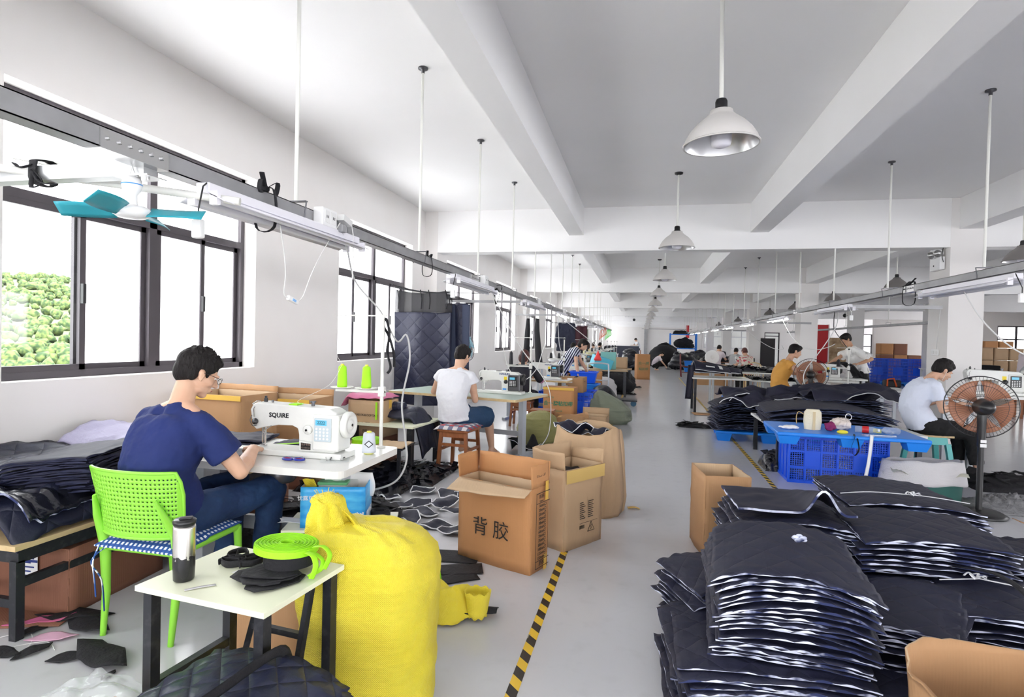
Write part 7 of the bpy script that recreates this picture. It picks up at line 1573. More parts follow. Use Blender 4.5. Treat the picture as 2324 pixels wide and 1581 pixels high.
tag(MB().tube(spline([(0.0, 0.03, 0.622), (0.0, -0.015, 0.61), (-0.03, -0.02, 0.50), (0.0, -0.025, 0.44), (0.035, -0.02, 0.50), (0.02, -0.015, 0.60)], 6), 0.013, 6, ry=0.0015, up=V(0, 1, 0)).build('cloth_strip', 'blackf', loc=(1.96, 5.965, 0)), 'black looped strap hanging from the front of the blue pallet', 'strap')
o = empty('woven_sack', 'open green bag with its white lining rolled down, right of the blue crate', 'sack', (2.66, 6.28, 0.0), R(-4))
m = MB(); m.grid(lambda u, v: (0.33 * math.cos(2 * PI * u) * (1 - 0.05 * (1 - v)), 0.26 * math.sin(2 * PI * u), 0.30 * v), 40, 6); m.build('sack_body', pm('dark_green_woven', (0.015, 0.10, 0.085), 0.6), o)
m = MB(); m.sheet(lambda u, v: ((0.345 + 0.02 * math.sin(5 * PI * u)) * math.cos(2 * PI * u) * (1 - 0.10 * v), 0.275 * math.sin(2 * PI * u) * (1 - 0.10 * v), 0.16 + 0.22 * v + 0.03 * math.sin(2 * PI * u + 2.6) + 0.008 * math.sin(40 * u)), 60, 8, 0.006); m.build('rolled_lining', 'sack_w', o)
m = MB(); m.grid(lambda u, v: (0.30 * (2 * u - 1), 0.23 * (2 * v - 1), 0.28 + 0.05 * N3(u * 6, v * 6)), 16, 12); m.build('bag_contents', pm('cream_foam_scraps', (0.6, 0.6, 0.5), 0.8), o)
# ---- man in pale blue on the teal stool
J = dict(root=(3.22, 7.62, 0.0), front=(0.97, 0.2, 0), hipL=(3.20, 7.72, 0.56), hipR=(3.24, 7.52, 0.56), spine=(3.12, 7.62, 0.80), shL=(3.22, 7.80, 1.04), shR=(3.26, 7.44, 1.03), neck=(3.28, 7.62, 1.10),
         head=(3.405, 7.62, 1.205), headf=(0.85, 0.05, -0.5), headu=(0.5, 0, 1), elL=(3.32, 7.92, 0.78), wrL=(3.58, 7.86, 0.86), elR=(3.32, 7.40, 0.76), wrR=(3.56, 7.50, 0.84), hdR=(0.95, 0.2, 0), hdL=(0.95, -0.1, 0),
         knL=(3.66, 7.78, 0.52), anL=(3.66, 7.74, 0.08), knR=(3.68, 7.54, 0.50), anR=(3.72, 7.46, 0.075), ftL=(0.9, -0.3, 0), ftR=(0.95, -0.35, 0))
M['bpants'] = pm('black_trousers', (0.006, 0.006, 0.007), 0.85)
pr, P, Q = person('man in pale blue T-shirt and black trousers sitting on a teal stool', J, dict(shirt='btee', trousers='bpants', sleeve=0.6, vox=0.010, wr=0.035, loose=0.02, tlen=1.82, tw=0.018))
M['sandal'] = pm('blue_sandal', (0.02, 0.05, 0.28), 0.5)
for sd in 'LR':
    a = V(*J['an' + sd]) - V(*J['root']); f = V(*J['ft' + sd]).normalized(); m = MB(); m.tube([a - f * 0.06 - V(0, 0, 0.076), a + f * 0.06 - V(0, 0, 0.076), a + f * 0.17 - V(0, 0, 0.076)], [0.035, 0.042, 0.04], 14, ry=0.008); m.tube([a + f * 0.07 + V(-0.02, -0.05, -0.06), a + f * 0.06 + V(0, 0, -0.012), a + f * 0.07 + V(0.02, 0.05, -0.06)], 0.03, 8, ry=0.005); m.build('sandal', 'sandal', pr)
MB().tube([P(0.088, 0.0, -0.01), P(0.09, 0.01, -0.05), P(0.06, 0.03, -0.12), P(0.0, 0.02, -0.16)], 0.002, 5).build('earphone_wire', 'paper', pr)
o = empty('plastic_stool', 'teal plastic stool with a wooden seat board', 'stool', (3.27, 7.62, 0)); MB().bb(-0.16, 0.20, -0.17, 0.17, 0.445, 0.465).build('seat_board', 'wood_t', o)
m = MB(); m.loft([[V(sx * a, sy * a, z) for sx, sy in ((-1, -1), (1, -1), (1, 1), (-1, 1))] for z, a in ((0.36, 0.155), (0.445, 0.145))], smooth=False); m.build('seat', pm('teal_stool', (0.10, 0.48, 0.46), 0.4), o, bevel=0.01)
for sx in (-1, 1):
    for sy in (-1, 1): MB().bar((0.19 * sx, 0.19 * sy, 0), (0.145 * sx, 0.145 * sy, 0.37), 0.05, 0.05).build('leg', pm('teal_stool', (0.10, 0.48, 0.46), 0.4), o)
def bigtable(label, x, y, z, w, d, rz=0, mat='tabletop', leg='pedestal'):
    o = empty('work_table', label, 'table', (x, y, 0), R(rz)); MB().bb(-w / 2, w / 2, -d / 2, d / 2, z - 0.03, z).build('tabletop', mat, o, bevel=0.004)
    for sx in (-1, 1):
        for sy in (-1, 1): MB().bb(sx * (w / 2 - 0.06) - 0.025, sx * (w / 2 - 0.06) + 0.025, sy * (d / 2 - 0.06) - 0.025, sy * (d / 2 - 0.06) + 0.025, 0, z - 0.03).build('leg', leg, o)
    return o
bigtable('grey sewing table at the right edge carrying two heavy machines', 4.28, 7.95, 0.93, 1.25, 0.7)
machine('sewing_machine', 'heavy grey sewing machine with a blue badge, in front of the column', (4.05, 7.85, 0.952), R(-8), None, black=True, motor='mach')
machine('sewing_machine', 'second heavy sewing machine, cut by the right edge of the picture', (4.72, 8.0, 0.952), R(-8), None, black=True, motor='mach')
M['copper'] = clear_mat('copper_tinted_blade', (0.80, 0.55, 0.45), 0.62, 0.3, (0.52, 0.25, 0.15))
def pedfan(label, x, y, hz, r=0.27, ax=(0.25, 0.95, -0.05), base=True):
    o = empty('pedestal_fan', label, 'fan', (x, y, 0)); MB().lathe([(0, 0), (0.20, 0), (0.21, 0.012), (0.17, 0.035), (0.04, 0.05), (0, 0.05)], 36).build('base', 'black', o)
    MB().cyl((0, 0, 0.04), (0, 0, hz - 0.28), 0.024, 14).build('lower_pole', 'black', o); MB().cyl((0, 0, hz - 0.45), (0, 0, hz - 0.22), 0.012, 12).build('chrome_pole', 'steel', o)
    m = MB(); m.cap((0, 0, hz - 0.34), (0, 0, hz - 0.06), 0.030, 0.036, 14); c = m.build('control_column', 'black', o)
    MB().bb(-0.022, 0.022, -0.038, -0.034, hz - 0.31, hz - 0.285).bb(-0.024, 0.024, -0.038, -0.034, hz - 0.35, hz - 0.32).build('white_label', 'paper', c)
    a = V(*ax).normalized(); fan_head(o, tuple(a * 0.05 + V(0, 0, hz)), ax, r, 'black', 'black', 'copper', 5, 60)
    m = MB(); m.cap(tuple(V(0, 0, hz) - a * 0.16), tuple(V(0, 0, hz)), 0.060, 0.074, 18); m.build('motor', 'black', o); return o
pedfan('black pedestal fan with copper blades seen from behind, in front of the seated man', 2.93, 5.85, 0.95)
pedfan('black fan with copper blades beside the man in orange', 2.72, 10.35, 0.98, 0.26, (0.3, 0.9, 0))
drape('floor_scraps', 'pile of small grey cloth offcuts on the floor behind the black fan', 'scraps', (3.35, 6.15, 0.0), 0, 0.9, 0.5, lambda u, v: 0.10 * math.sin(PI * u) * math.sin(PI * v) * (0.8 + abs(N3(u * 14, v * 14))) + 0.02 * abs(N3(u * 25, v * 25)), pm('grey_offcuts', (0.22, 0.22, 0.23), 0.8, bump=0.8, bscale=30), 50, 30, 0.004, kind='stuff')
heap('black offcuts on the floor under the right hand machines', (4.1, 7.2, 0), 0.7, 0.4, 0.14, 'blackf', 7, spikes=60)
# ---- big flat pile on the long tables
pt = bigtable('long pale work table under the wide navy pile behind the blue pallet', 2.28, 7.85, 0.50, 1.55, 1.5, 0, 'tabletop', 'blackm')
G2 = 'panel stacks in the middle right'
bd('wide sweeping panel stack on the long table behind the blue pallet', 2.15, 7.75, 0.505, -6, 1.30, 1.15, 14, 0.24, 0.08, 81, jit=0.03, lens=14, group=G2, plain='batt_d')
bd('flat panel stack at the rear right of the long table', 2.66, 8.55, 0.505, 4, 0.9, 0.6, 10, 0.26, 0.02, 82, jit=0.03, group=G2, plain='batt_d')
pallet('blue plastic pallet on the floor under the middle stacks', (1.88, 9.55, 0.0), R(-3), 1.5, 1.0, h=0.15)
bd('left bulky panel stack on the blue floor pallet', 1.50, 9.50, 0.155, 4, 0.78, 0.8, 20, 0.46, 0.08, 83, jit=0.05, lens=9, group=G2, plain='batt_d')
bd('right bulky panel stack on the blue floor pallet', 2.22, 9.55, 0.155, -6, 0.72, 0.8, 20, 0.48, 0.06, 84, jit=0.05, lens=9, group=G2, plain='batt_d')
for i, (x, y, z, a, w, d) in enumerate(((1.70, 9.4, 0.66, 10, 1.0, 0.7), (2.35, 9.3, 0.70, -14, 1.0, 0.7), (2.75, 8.7, 0.78, 6, 1.1, 0.7), (1.55, 9.1, 0.62, -20, 0.7, 0.5), (3.0, 9.6, 0.76, 0, 1.3, 0.7))):
    o = empty('folded_cloth', '%s black cloth with white piping thrown over the middle right stacks' % ('rumpled', 'folded', 'broad', 'trailing', 'rearmost')[i], 'cloth', (x, y, z), R(a), 'black cloths over the stacks')
    f = lambda u, v: V((u - 0.5) * w, (v - 0.5) * d, 0.05 + 0.16 * N3(u * 2.4 + i, v * 2.4, i) - 0.14 * max(0, 0.3 - v) + 0.03 * N3(u * 8, v * 8, i) - 0.05 * abs(2 * u - 1) ** 3)
    MB().sheet(f, 30, 20, 0.012).build('cloth', 'panelp', o); MB().tube([f(q, 0.0) for q in [k / 24 for k in range(25)]] + [f(1.0, q) for q in (0.2, 0.4, 0.6)], 0.007, 6).build('edging', 'white_pipe', o)
heap('dark cloth heap on the floor under the long table', (1.72, 7.35, 0), 0.3, 0.25, 0.30, 'poly', 9, spikes=30)
# ---- low table with bags at the aisle
bigtable('narrow white table at the aisle edge carrying black bags', 1.62, 13.0, 0.74, 1.15, 0.9, 0, 'tabletop', 'blackm')
for i, (x, y, z, a) in enumerate(((1.42, 12.85, 0.745, 8), (1.72, 13.1, 0.745, -12))):
    o = empty('folded_bag', ('large black folded bag with white piping and labels at the aisle', 'second black folded bag behind the labelled one')[i], 'bag', (x, y, z), R(a))
    f = lambda u, v: V(-0.36 + 0.72 * u, -0.22 + 0.5 * v, 0.03 + (0.30 if i == 0 else 0.26) * math.sin(PI * (0.15 + 0.8 * v)) * (1 - 0.5 * u) + 0.01 * N3(u * 4, v * 4))
    MB().sheet(f, 24, 18, 0.02).build('bag_body', 'panelp', o); MB().tube([f(0.02, k / 10) for k in range(11)] + [f(k / 10, 0.98) for k in range(1, 10)], 0.008, 6).build('piping', 'white_pipe', o); MB().tube([f(k / 14, 0.0) for k in range(15)], 0.009, 6).build('piping', 'white_pipe', o)
    if i == 0: m = MB(); m.sheet(lambda u, v: f(0.70 + 0.1 * u, 0.10 + 0.35 * v) + V(0, -0.004, 0.024), 4, 4, 0.002); m.build('white_label', 'paper', o); m = MB(); m.sheet(lambda u, v: f(0.32 + 0.25 * u, 0.12 + 0.06 * v) + V(0, -0.004, 0.024), 6, 2, 0.002); m.build('white_label', 'paper', o)
tag(MB().sheet(lambda u, v: (-0.06 + 0.12 * u - 0.05 * (1 - v), 0.02 * math.sin(6 * u), 0.02 + 0.72 * v * 1.0), 8, 14, 0.01).build('hanging_flap', 'panelp', loc=(1.02, 12.75, 0.25)), 'black cloth flap hanging off the left end of the aisle table', 'cloth')
tag(MB().sheet(lambda u, v: (-0.35 + 0.75 * u, -0.2 + 0.4 * v, 0.004), 3, 3, 0.006).build('cardboard_sheet', 'card', loc=(1.4, 12.4, 0), rz=R(4)), 'flat cardboard sheet on the floor under the aisle table leg', 'cardboard')
def tub(label, x, y, z, w, d, h, mat='pblue2', rz=0):
    o = empty('plastic_basket', label, 'basket', (x, y, z), R(rz)); m = MB(); m.loft([[V(sx * w / 2 * k, sy * d / 2 * k, q) for sx, sy in ((-1, -1), (1, -1), (1, 1), (-1, 1))] for q, k in ((0, 0.84), (h, 1.0))], smooth=False, caps=False); m.bb(-w * 0.42, w * 0.42, -d * 0.42, d * 0.42, 0, 0.01); m.build('basket_body', mat, o)
    m = MB()
    for s_ in (-1, 1): m.bb(-w / 2 - 0.02, w / 2 + 0.02, s_ * d / 2 - 0.02, s_ * d / 2 + 0.02, h - 0.025, h); m.bb(s_ * w / 2 - 0.02, s_ * w / 2 + 0.02, -d / 2, d / 2, h - 0.025, h)
    m.build('rim', mat, o); return o
tub('small bright blue tub on the floor beyond the middle stacks', 1.75, 11.6, 0.22, 0.42, 0.3, 0.24); tag(MB().bb(-0.2, 0.2, -0.15, 0.15, 0, 0.218).build('low_block', 'blackm', loc=(1.75, 11.6, 0), bevel=0.01), 'dark block that the small blue tub stands on', 'block')
heap('black scraps along the floor tape beside the blue pallet', (1.0, 10.5, 0), 0.35, 0.2, 0.06, 'blackf', 13, spikes=40)
# ---- orange shirt man, his machine, the standing man
M['orange'] = pm('orange_cotton', (0.72, 0.36, 0.07), 0.8, bump=0.1, bscale=16)
J = dict(root=(2.45, 11.0, 0.0), front=(0.97, 0.2, 0), hipL=(2.42, 11.10, 0.62), hipR=(2.44, 10.90, 0.62), spine=(2.38, 11.0, 0.86), shL=(2.48, 11.2, 1.13), shR=(2.52, 10.82, 1.12), neck=(2.53, 11.0, 1.20), head=(2.63, 11.0, 1.35), headf=(0.93, 0.0, -0.3),
         elL=(2.68, 11.28, 0.95), wrL=(2.92, 11.2, 0.98), elR=(2.70, 10.72, 0.92), wrR=(2.94, 10.85, 0.96), knL=(2.90, 11.1, 0.55), anL=(2.9, 11.1, 0.1), knR=(2.90, 10.88, 0.55), anR=(2.9, 10.88, 0.1))
po, P, Q = person('man in orange sleeveless shirt sitting in profile beside a copper bladed fan', J, dict(shirt='orange', trousers='bpants', sleeve=0.15, vox=0.012, wr=0.03, loose=0.022))
m = MB()
for k in range(6): m.bb(-0.07 + 0.01 * (k % 2), 0.06 - 0.02 * (k % 3), -0.002, 0.002, -0.025 * k, -0.025 * k + 0.012)
m.build('back_print', 'black', po, loc=(-0.13, -0.115, 0.40), rz=R(-62))
tag(MB().bb(-0.18, 0.18, -0.18, 0.18, 0.0, 0.50).build('seat_block', 'blackm', loc=(2.43, 11.0, 0), bevel=0.02), 'dark seat under the man in orange', 'stool')
def mtable(label, mlabel, x, y, z=0.80, rz=0, w=1.2, d=0.6, brand=None):
    bigtable(label, x, y, z, w, d, rz)
    if mlabel: machine('sewing_machine', mlabel, (x - 0.05, y, z + 0.022), R(rz), brand, black=True, motor='mach')
mtable('machine table in front of the man in orange', 'white sewing machine being used by the man in orange', 3.20, 11.25, 0.86, w=0.9)
bigtable('long white table behind the man in orange, stacked with black cloth', 2.55, 14.7, 0.80, 1.9, 0.7); heap('dark cloth strips heaped on the white table behind the man in orange', (2.45, 14.7, 0.80), 0.6, 0.3, 0.16, 'poly', 17, spikes=80)
bigtable('lower white table between the aisle table and the man in orange', 3.02, 13.2, 0.70, 1.5, 0.6); heap('dark cut strips lying on the lower white table', (2.70, 13.2, 0.70), 0.5, 0.2, 0.07, 'poly', 18, spikes=60)
bigtable('pale extension table right of the man in orange', 4.14, 11.55, 0.72, 0.9, 0.9, -4)
bigtable('second pale extension table beside the standing man', 3.75, 12.4, 0.84, 0.9, 0.5, -4)
thread_stand('white thread stand between the man in orange and the standing man', (3.28, 10.35, 0.76), 0, 0.68, 'thr_k', ['black cone on the stand before the standing man'], 1, 0.12, 0.18, 0.026, True)
bigtable('low pale table under the middle thread stand', 3.35, 10.4, 0.755, 0.9, 0.4)
J = dict(root=(4.28, 13.0, 0.0), front=(-0.95, -0.3, 0), hipL=(4.32, 12.88, 0.92), hipR=(4.38, 13.10, 0.92), spine=(4.30, 13.0, 1.12), shL=(4.16, 12.82, 1.40), shR=(4.22, 13.18, 1.40), neck=(4.14, 13.0, 1.46), head=(4.05, 12.99, 1.60), headf=(-0.85, -0.25, -0.45),
         elL=(4.42, 12.66, 1.22), wrL=(4.16, 12.58, 1.12), elR=(3.96, 13.02, 1.24), wrR=(3.74, 12.82, 1.13), hdL=(-1, -0.1, 0), hdR=(-0.8, -0.3, -0.2), knL=(4.34, 12.86, 0.48), anL=(4.38, 12.86, 0.09), knR=(4.36, 13.12, 0.48), anR=(4.38, 13.14, 0.09))
M['wprint'] = pm('white_cotton_grey_print', (0.80, 0.80, 0.79), 0.85, col2=(0.30, 0.30, 0.31), nscale=7, contrast=(0.56, 0.72), stretch=(2, 2, 0.6))
person('standing man in a white printed T-shirt and black shorts lifting dark cloth', J, dict(shirt='wprint', trousers='bpants', tlen=0.95, tw=0.035, sleeve=0.9, vox=0.012, wr=0.03, loose=0.035, hemt=-0.35, skin='skin_d', hem=0.05))
drape('dark_cloth', 'dark cloth held up over the machine by the standing man', 'cloth', (3.88, 12.62, 0.86), R(10), 0.60, 0.35, lambda u, v: 0.27 * math.sin(PI * min(1, u * 0.9 + 0.1)) ** 0.8 + 0.03 * N3(u * 5, v * 5), 'blackf', 26, 16, 0.02)
# ---- seated people farther away
def sitter(label, x, y, ang, shirt, hair='hair', z=0.45, s=1.0, hl=0.0, slv=0.6, trousers='bpants', grp=None, lean=0.12, pose=1.0):
    f = V(math.cos(ang), math.sin(ang), 0); l = V(-f.y, f.x, 0); b_ = V(x, y, 0); q = lambda a, c, h: tuple(b_ + f * a + l * c + V(0, 0, h))
    J = dict(root=(x, y, 0), front=tuple(f), hipL=q(0, 0.1, z + 0.08), hipR=q(0, -0.1, z + 0.08), spine=q(-0.02, 0, z + 0.32), shL=q(lean, 0.18, z + 0.57), shR=q(lean, -0.18, z + 0.57), neck=q(lean + 0.01, 0, z + 0.64), head=q(lean + 0.10, 0, z + 0.76), headf=tuple(f * 0.85 + V(0, 0, -0.5)),
             elL=q(lean + 0.14, 0.24, z + 0.33), elR=q(lean + 0.14, -0.24, z + 0.33), wrL=q(lean + 0.36, 0.14, z + 0.36), wrR=q(lean + 0.36, -0.14, z + 0.36), hdL=tuple(f), hdR=tuple(f), knL=q(0.42, 0.1, z + 0.06), knR=q(0.42, -0.1, z + 0.06), anL=q(0.40, 0.1, 0.09), anR=q(0.40, -0.1, 0.09))
    r_, _, _ = person(label, J, dict(shirt=shirt, trousers=trousers, sleeve=slv, vox=0.013, hair=hair, hairlen=hl, wr=0.02, s=s), grp)
    o = empty('stool', 'stool under the %s' % label.split(' with')[0].split(' in the')[0], 'stool', (x, y, 0), ang); MB().bb(-0.16, 0.16, -0.16, 0.16, z - 0.04, z - 0.01).build('seat', 'redwood', o)
    for sx in (-1, 1):
        for sy in (-1, 1): MB().bb(0.13 * sx - 0.02, 0.13 * sx + 0.02, 0.13 * sy - 0.02, 0.13 * sy + 0.02, 0, z - 0.04).build('leg', 'redwood', o)
    return r_
M['floral'] = pm('floral_print', (0.72, 0.66, 0.58), 0.8, col2=(0.55, 0.05, 0.08), nscale=14, contrast=(0.52, 0.60))
M['greyt'] = pm('grey_cotton', (0.45, 0.46, 0.48), 0.85); M['pinkw'] = pm('pinkish_white_cotton', (0.70, 0.62, 0.66), 0.85)
M['yel'] = pm('pale_yellow_cotton', (0.70, 0.66, 0.38), 0.85)
sitter('woman in a floral blouse with red brown hair', 3.20, 19.0, R(110), 'floral', 'hair_r', 0.46)
sitter('woman in pinkish white seen from the side beyond the third column', 2.82, 23.5, R(60), 'pinkw', 'hair', 0.52)
sitter('worker in grey bent low beside the pinkish white one', 3.45, 23.5, R(70), 'greyt', 'hair', 0.42, lean=0.25)
sitter('dark haired worker behind the two at the navy table', 3.35, 26.6, R(250), 'btop', 'hair', 0.5)
sitter('long haired woman at the right edge of the picture', 8.1, 14.6, R(0), 'greyt', 'hair', 0.52, hl=1.5)
sitter('person in lilac standing tall behind the long haired woman', 8.45, 15.2, R(30), 'pinkw', 'hair', 0.78)
c_ = empty('wicker_chair', 'round backed wicker chair of the woman in a floral blouse', 'chair', (3.30, 18.6, 0)); m = MB(); m.tube([(-0.27, 0, 0.45), (-0.28, -0.03, 0.7), (-0.15, -0.06, 0.88), (0.0, -0.07, 0.92), (0.15, -0.06, 0.88), (0.28, -0.03, 0.7), (0.27, 0, 0.45)], 0.018, 8); m.build('back_hoop', 'wood_t', c_); MB().lathe([(0, 0.42), (0.27, 0.42), (0.27, 0.46), (0, 0.46)], 24, (0, 0.22, 0)).build('seat', 'wood_t', c_)
for x_ in (-0.2, 0.2):
    for y_ in (0.06, 0.4): MB().cyl((x_, y_, 0), (x_, y_, 0.42), 0.018, 8).build('leg', 'wood_t', c_)
for k in range(7): MB().cyl((-0.18 + 0.06 * k, 0, 0.45), (-0.16 + 0.053 * k, -0.05, 0.86), 0.008, 6).build('spindle', 'wood_t', c_)
mtable('machine table of the woman in a floral blouse', 'white sewing machine left of the woman in a floral blouse', 3.35, 20.2, 0.76, w=1.1)
o = empty('box_fan', 'round white floor fan on the wooden desk', 'fan', (2.22, 19.7, 0.78)); m = MB(); m.lathe([(0, -0.06), (0.20, -0.06), (0.23, -0.04), (0.23, 0.04), (0.20, 0.05), (0.10, 0.04), (0, 0.05)], 32, (0, 0, 0.23), (0.3, -1, 0.2)); m.build('fan_case', 'sock', o); m = MB(); m.lathe([(0, 0.055), (0.05, 0.06), (0.07, 0.05)], 20, (0, 0, 0.23), (0.3, -1, 0.2)); m.build('hub', 'pvc', o); MB().bb(-0.12, 0.12, -0.06, 0.06, 0, 0.03).build('base', 'sock', o)
bigtable('brown wooden desk with a white notice, right of the red chair', 2.17, 19.8, 0.775, 1.12, 0.8, 0, pm('desk_wood', (0.45, 0.28, 0.15), 0.5), 'card')
tag(MB().bb(0, 0.9, 0, 0.02, 0.0, 0.62).build('desk_front', 'card', loc=(1.66, 19.42, 0.12)), 'brown board closing the front of the wooden desk', 'board'); tag(MB().bb(0, 0.16, 0, 0.003, 0, 0.24).build('paper_notice', 'paper', loc=(1.68, 19.41, 0.50)), 'white paper notice on the front of the wooden desk', 'notice')
bigtable('long red brown table covered with navy panels in the distance', 3.26, 25.0, 0.74, 1.9, 1.6, 0, pm('red_desk', (0.30, 0.12, 0.06), 0.5), 'redwood'); heap('navy panels heaped over the long red brown table', (3.26, 25.0, 0.74), 0.9, 0.7, 0.28, 'poly', 23, spikes=160)
c_ = empty('wooden_chair', 'dark red wooden chair facing the aisle on the right', 'chair', (1.88, 25.9, 0), R(0))
for sx in (-1, 1): MB().bar((-0.22, 0.2 * sx, 0), (-0.27, 0.2 * sx, 0.98), 0.04, 0.04).build('rear_leg', 'redwood2' if 'redwood2' in M else pm('dark_red_wood', (0.16, 0.02, 0.02), 0.4), c_); MB().bb(0.18, 0.22, 0.2 * sx - 0.02, 0.2 * sx + 0.02, 0, 0.43).build('front_leg', pm('dark_red_wood', (0.16, 0.02, 0.02), 0.4), c_)
MB().bb(-0.24, 0.23, -0.22, 0.22, 0.43, 0.47).build('seat', pm('dark_red_wood', (0.16, 0.02, 0.02), 0.4), c_); MB().bb(-0.275, -0.25, -0.2, 0.2, 0.55, 0.98).build('backrest', pm('dark_red_wood', (0.16, 0.02, 0.02), 0.4), c_); MB().bb(-0.2, 0.2, -0.2, 0.2, 0.18, 0.21).build('stretcher', pm('dark_red_wood', (0.16, 0.02, 0.02), 0.4), c_)
tub('bright blue basket standing on the dark red chair', 1.96, 25.9, 0.472, 0.36, 0.34, 0.22); tub('blue basket on the chair stretcher beneath the upper one', 1.93, 25.9, 0.212, 0.30, 0.30, 0.18)
# crouching person and far heaps
f = V(0.9, 0.2, 0)
J = dict(root=(0.75, 31.0, 0), front=(0.95, 0.2, 0), hipL=(0.62, 31.1, 0.25), hipR=(0.62, 30.9, 0.25), spine=(0.66, 31, 0.45), shL=(0.86, 31.17, 0.68), shR=(0.88, 30.82, 0.68), head=(1.02, 31.0, 0.86), headf=(0.8, 0, -0.6), elL=(1.02, 31.2, 0.45), wrL=(1.18, 31.1, 0.28), elR=(1.02, 30.78, 0.45), wrR=(1.2, 30.85, 0.25), knL=(0.98, 31.12, 0.42), anL=(0.72, 31.12, 0.09), knR=(0.98, 30.88, 0.42), anR=(0.72, 30.88, 0.09))
person('person in white crouching on the floor by the far black heaps', J, dict(shirt='pinkw', trousers='bpants', sleeve=0.7, vox=0.013, wr=0.02))
for i, (x, y, rx, ry, h, n_) in enumerate(((2.25, 33.4, 0.9, 0.9, 1.0, 'large black heap beside the crouching person'), (1.3, 37.0, 1.1, 1.0, 1.5, 'tall black heap behind the crouching person'), (-0.62, 30.9, 0.55, 0.9, 1.15, 'black bulging heap left of the aisle in the distance'), (-0.9, 19.5, 0.75, 0.8, 0.62, 'black cloth heap behind the aisle carton'), (3.35, 36, 0.8, 0.9, 1.1, 'black heap right of the tall one'), (-0.72, 16.6, 0.5, 0.5, 0.55, 'black cloth heap under the folding table'))):
    heap(n_, (x, y, 0), rx, ry, h, 'blackf' if i % 2 else 'poly', 31 + i, spikes=90, name='cloth_heap', cat='heap')
o = empty('steel_rack', 'blue steel rack loaded with black cloth at the far end', 'rack', (2.7, 41.0, 0))
for x in (-0.85, 0.85):
    for y in (-0.4, 0.4): MB().bb(x - 0.04, x + 0.04, y - 0.04, y + 0.04, 0, 2.1).build('upright', 'pblue2', o)
for z in (1.05, 2.0): MB().bb(-0.85, 0.85, -0.4, 0.4, z, z + 0.06).build('rack_shelf', 'pblue2', o)
heap('black cloth on the lower shelf of the far blue rack', (2.7, 41.0, 1.11), 0.8, 0.36, 0.75, 'blackf', 51, spikes=40); heap('black cloth on the top shelf of the far blue rack', (2.6, 41.0, 2.06), 0.6, 0.36, 0.3, 'blackf', 52, spikes=20)
# ---- goods on the right: cartons, blue crates, folding table
for r_ in range(3):
    for c_ in range(3):
        if r_ == 2 and c_ == 2: continue
        carton('%s carton of the %s row in the left brown stack by the far wall' % (('left', 'middle', 'right')[c_], ('bottom', 'middle', 'top')[r_]), (11.95 + 0.62 * c_ , 32.6, 0.56 * r_), 0, 0.58, 0.6, 0.55, 'card_d' if (r_ + c_) % 2 else 'card_o', closed=True, seed=3 + r_ + c_, bulge=0.004, lidtape='tape', group='cartons by the far wall')
for r_ in range(3):
    for c_ in range(3): carton('%s pale carton of the %s row behind the first column' % (('left', 'middle', 'right')[c_], ('bottom', 'middle', 'top')[r_]), (14.12 + 0.55 * c_, 28.3, 0.52 * r_), 0, 0.50, 0.5, 0.51, 'card_l', closed=True, seed=13 + r_ + c_, bulge=0.004, group='pale cartons behind the first column')
for c_ in range(2): carton('%s brown carton topping the pale stack behind the column' % ('left', 'right')[c_], (14.3 + 0.55 * c_, 28.3, 1.56), 0, 0.5, 0.45, 0.28, 'card_o', closed=True, seed=33 + c_, bulge=0.004)
for i in range(3): crate('%s tall blue crate stacked at the wall beyond the standing man' % ('left', 'middle', 'right')[i], (9.35 + 0.72 * i, 26.4, 0.0), 0, 0.7, 0.6, 1.02, nx=4, nz=8, group='blue crates beyond the standing man')
pallet('blue pallet lying before the tall blue crates', (9.9, 25.2, 0), 0, 1.3, 0.8)
o = empty('tool_bag', 'black and orange tool bag on the floor by the blue crates', 'bag', (9.0, 23.8, 0)); MB().box((0, 0, 0.14), (0.55, 0.3, 0.28)).build('bag_body', 'black', o, bevel=0.05); MB().tube([(-0.2, -0.15, 0.05), (-0.2, -0.17, 0.3), (0, -0.17, 0.34), (0.1, -0.17, 0.05)], 0.03, 6).build('strap', pm('orange_strap', (0.8, 0.12, 0.02), 0.6), o)
o = bigtable('white folding table with paired legs before the brown cartons', 10.0, 21.5, 0.80, 1.9, 0.7)
for i in range(2): o = empty('drink_bottle', '%s red labelled bottle on the white folding table' % ('left', 'right')[i], 'bottle', (9.95 + 0.14 * i, 21.4, 0.801), group='bottles on the folding table'); MB().lathe([(0, 0), (0.04, 0), (0.04, 0.17), (0.02, 0.22), (0.018, 0.25), (0, 0.25)], 16).build('bottle_body', 'film', o); MB().lathe([(0.041, 0.04), (0.041, 0.10)], 16).build('bottle_label', 'redpaint', o)
tag(MB().bb(-0.7, 0.7, -0.3, 0.3, 0, 0.16).build('black_goods', 'blackf', loc=(10.6, 21.9, 0.802), bevel=0.03), 'black goods stacked on the white folding table', 'goods')
tag(MB().bb(0, 1.4, 0, 0.06, 0, 1.35).build('framed_picture', pm('brown_picture', (0.25, 0.16, 0.08), 0.5, col2=(0.50, 0.38, 0.22), nscale=3), loc=(9.78, 35.2, 0.6)), 'tall brown landscape picture leaning beside the red panel', 'picture'); tag(MB().bb(0, 1.5, 0, 0.5, 0, 0.598).build('low_cabinet', 'pvc', loc=(9.75, 35.2, 0)), 'white cabinet under the brown picture', 'cabinet')
tag(MB().bb(0, 0.9, 0, 0.05, 0, 1.9).build('dark_board', 'black', loc=(7.7, 41.2, 0)), 'tall black board standing before the far door', 'board')
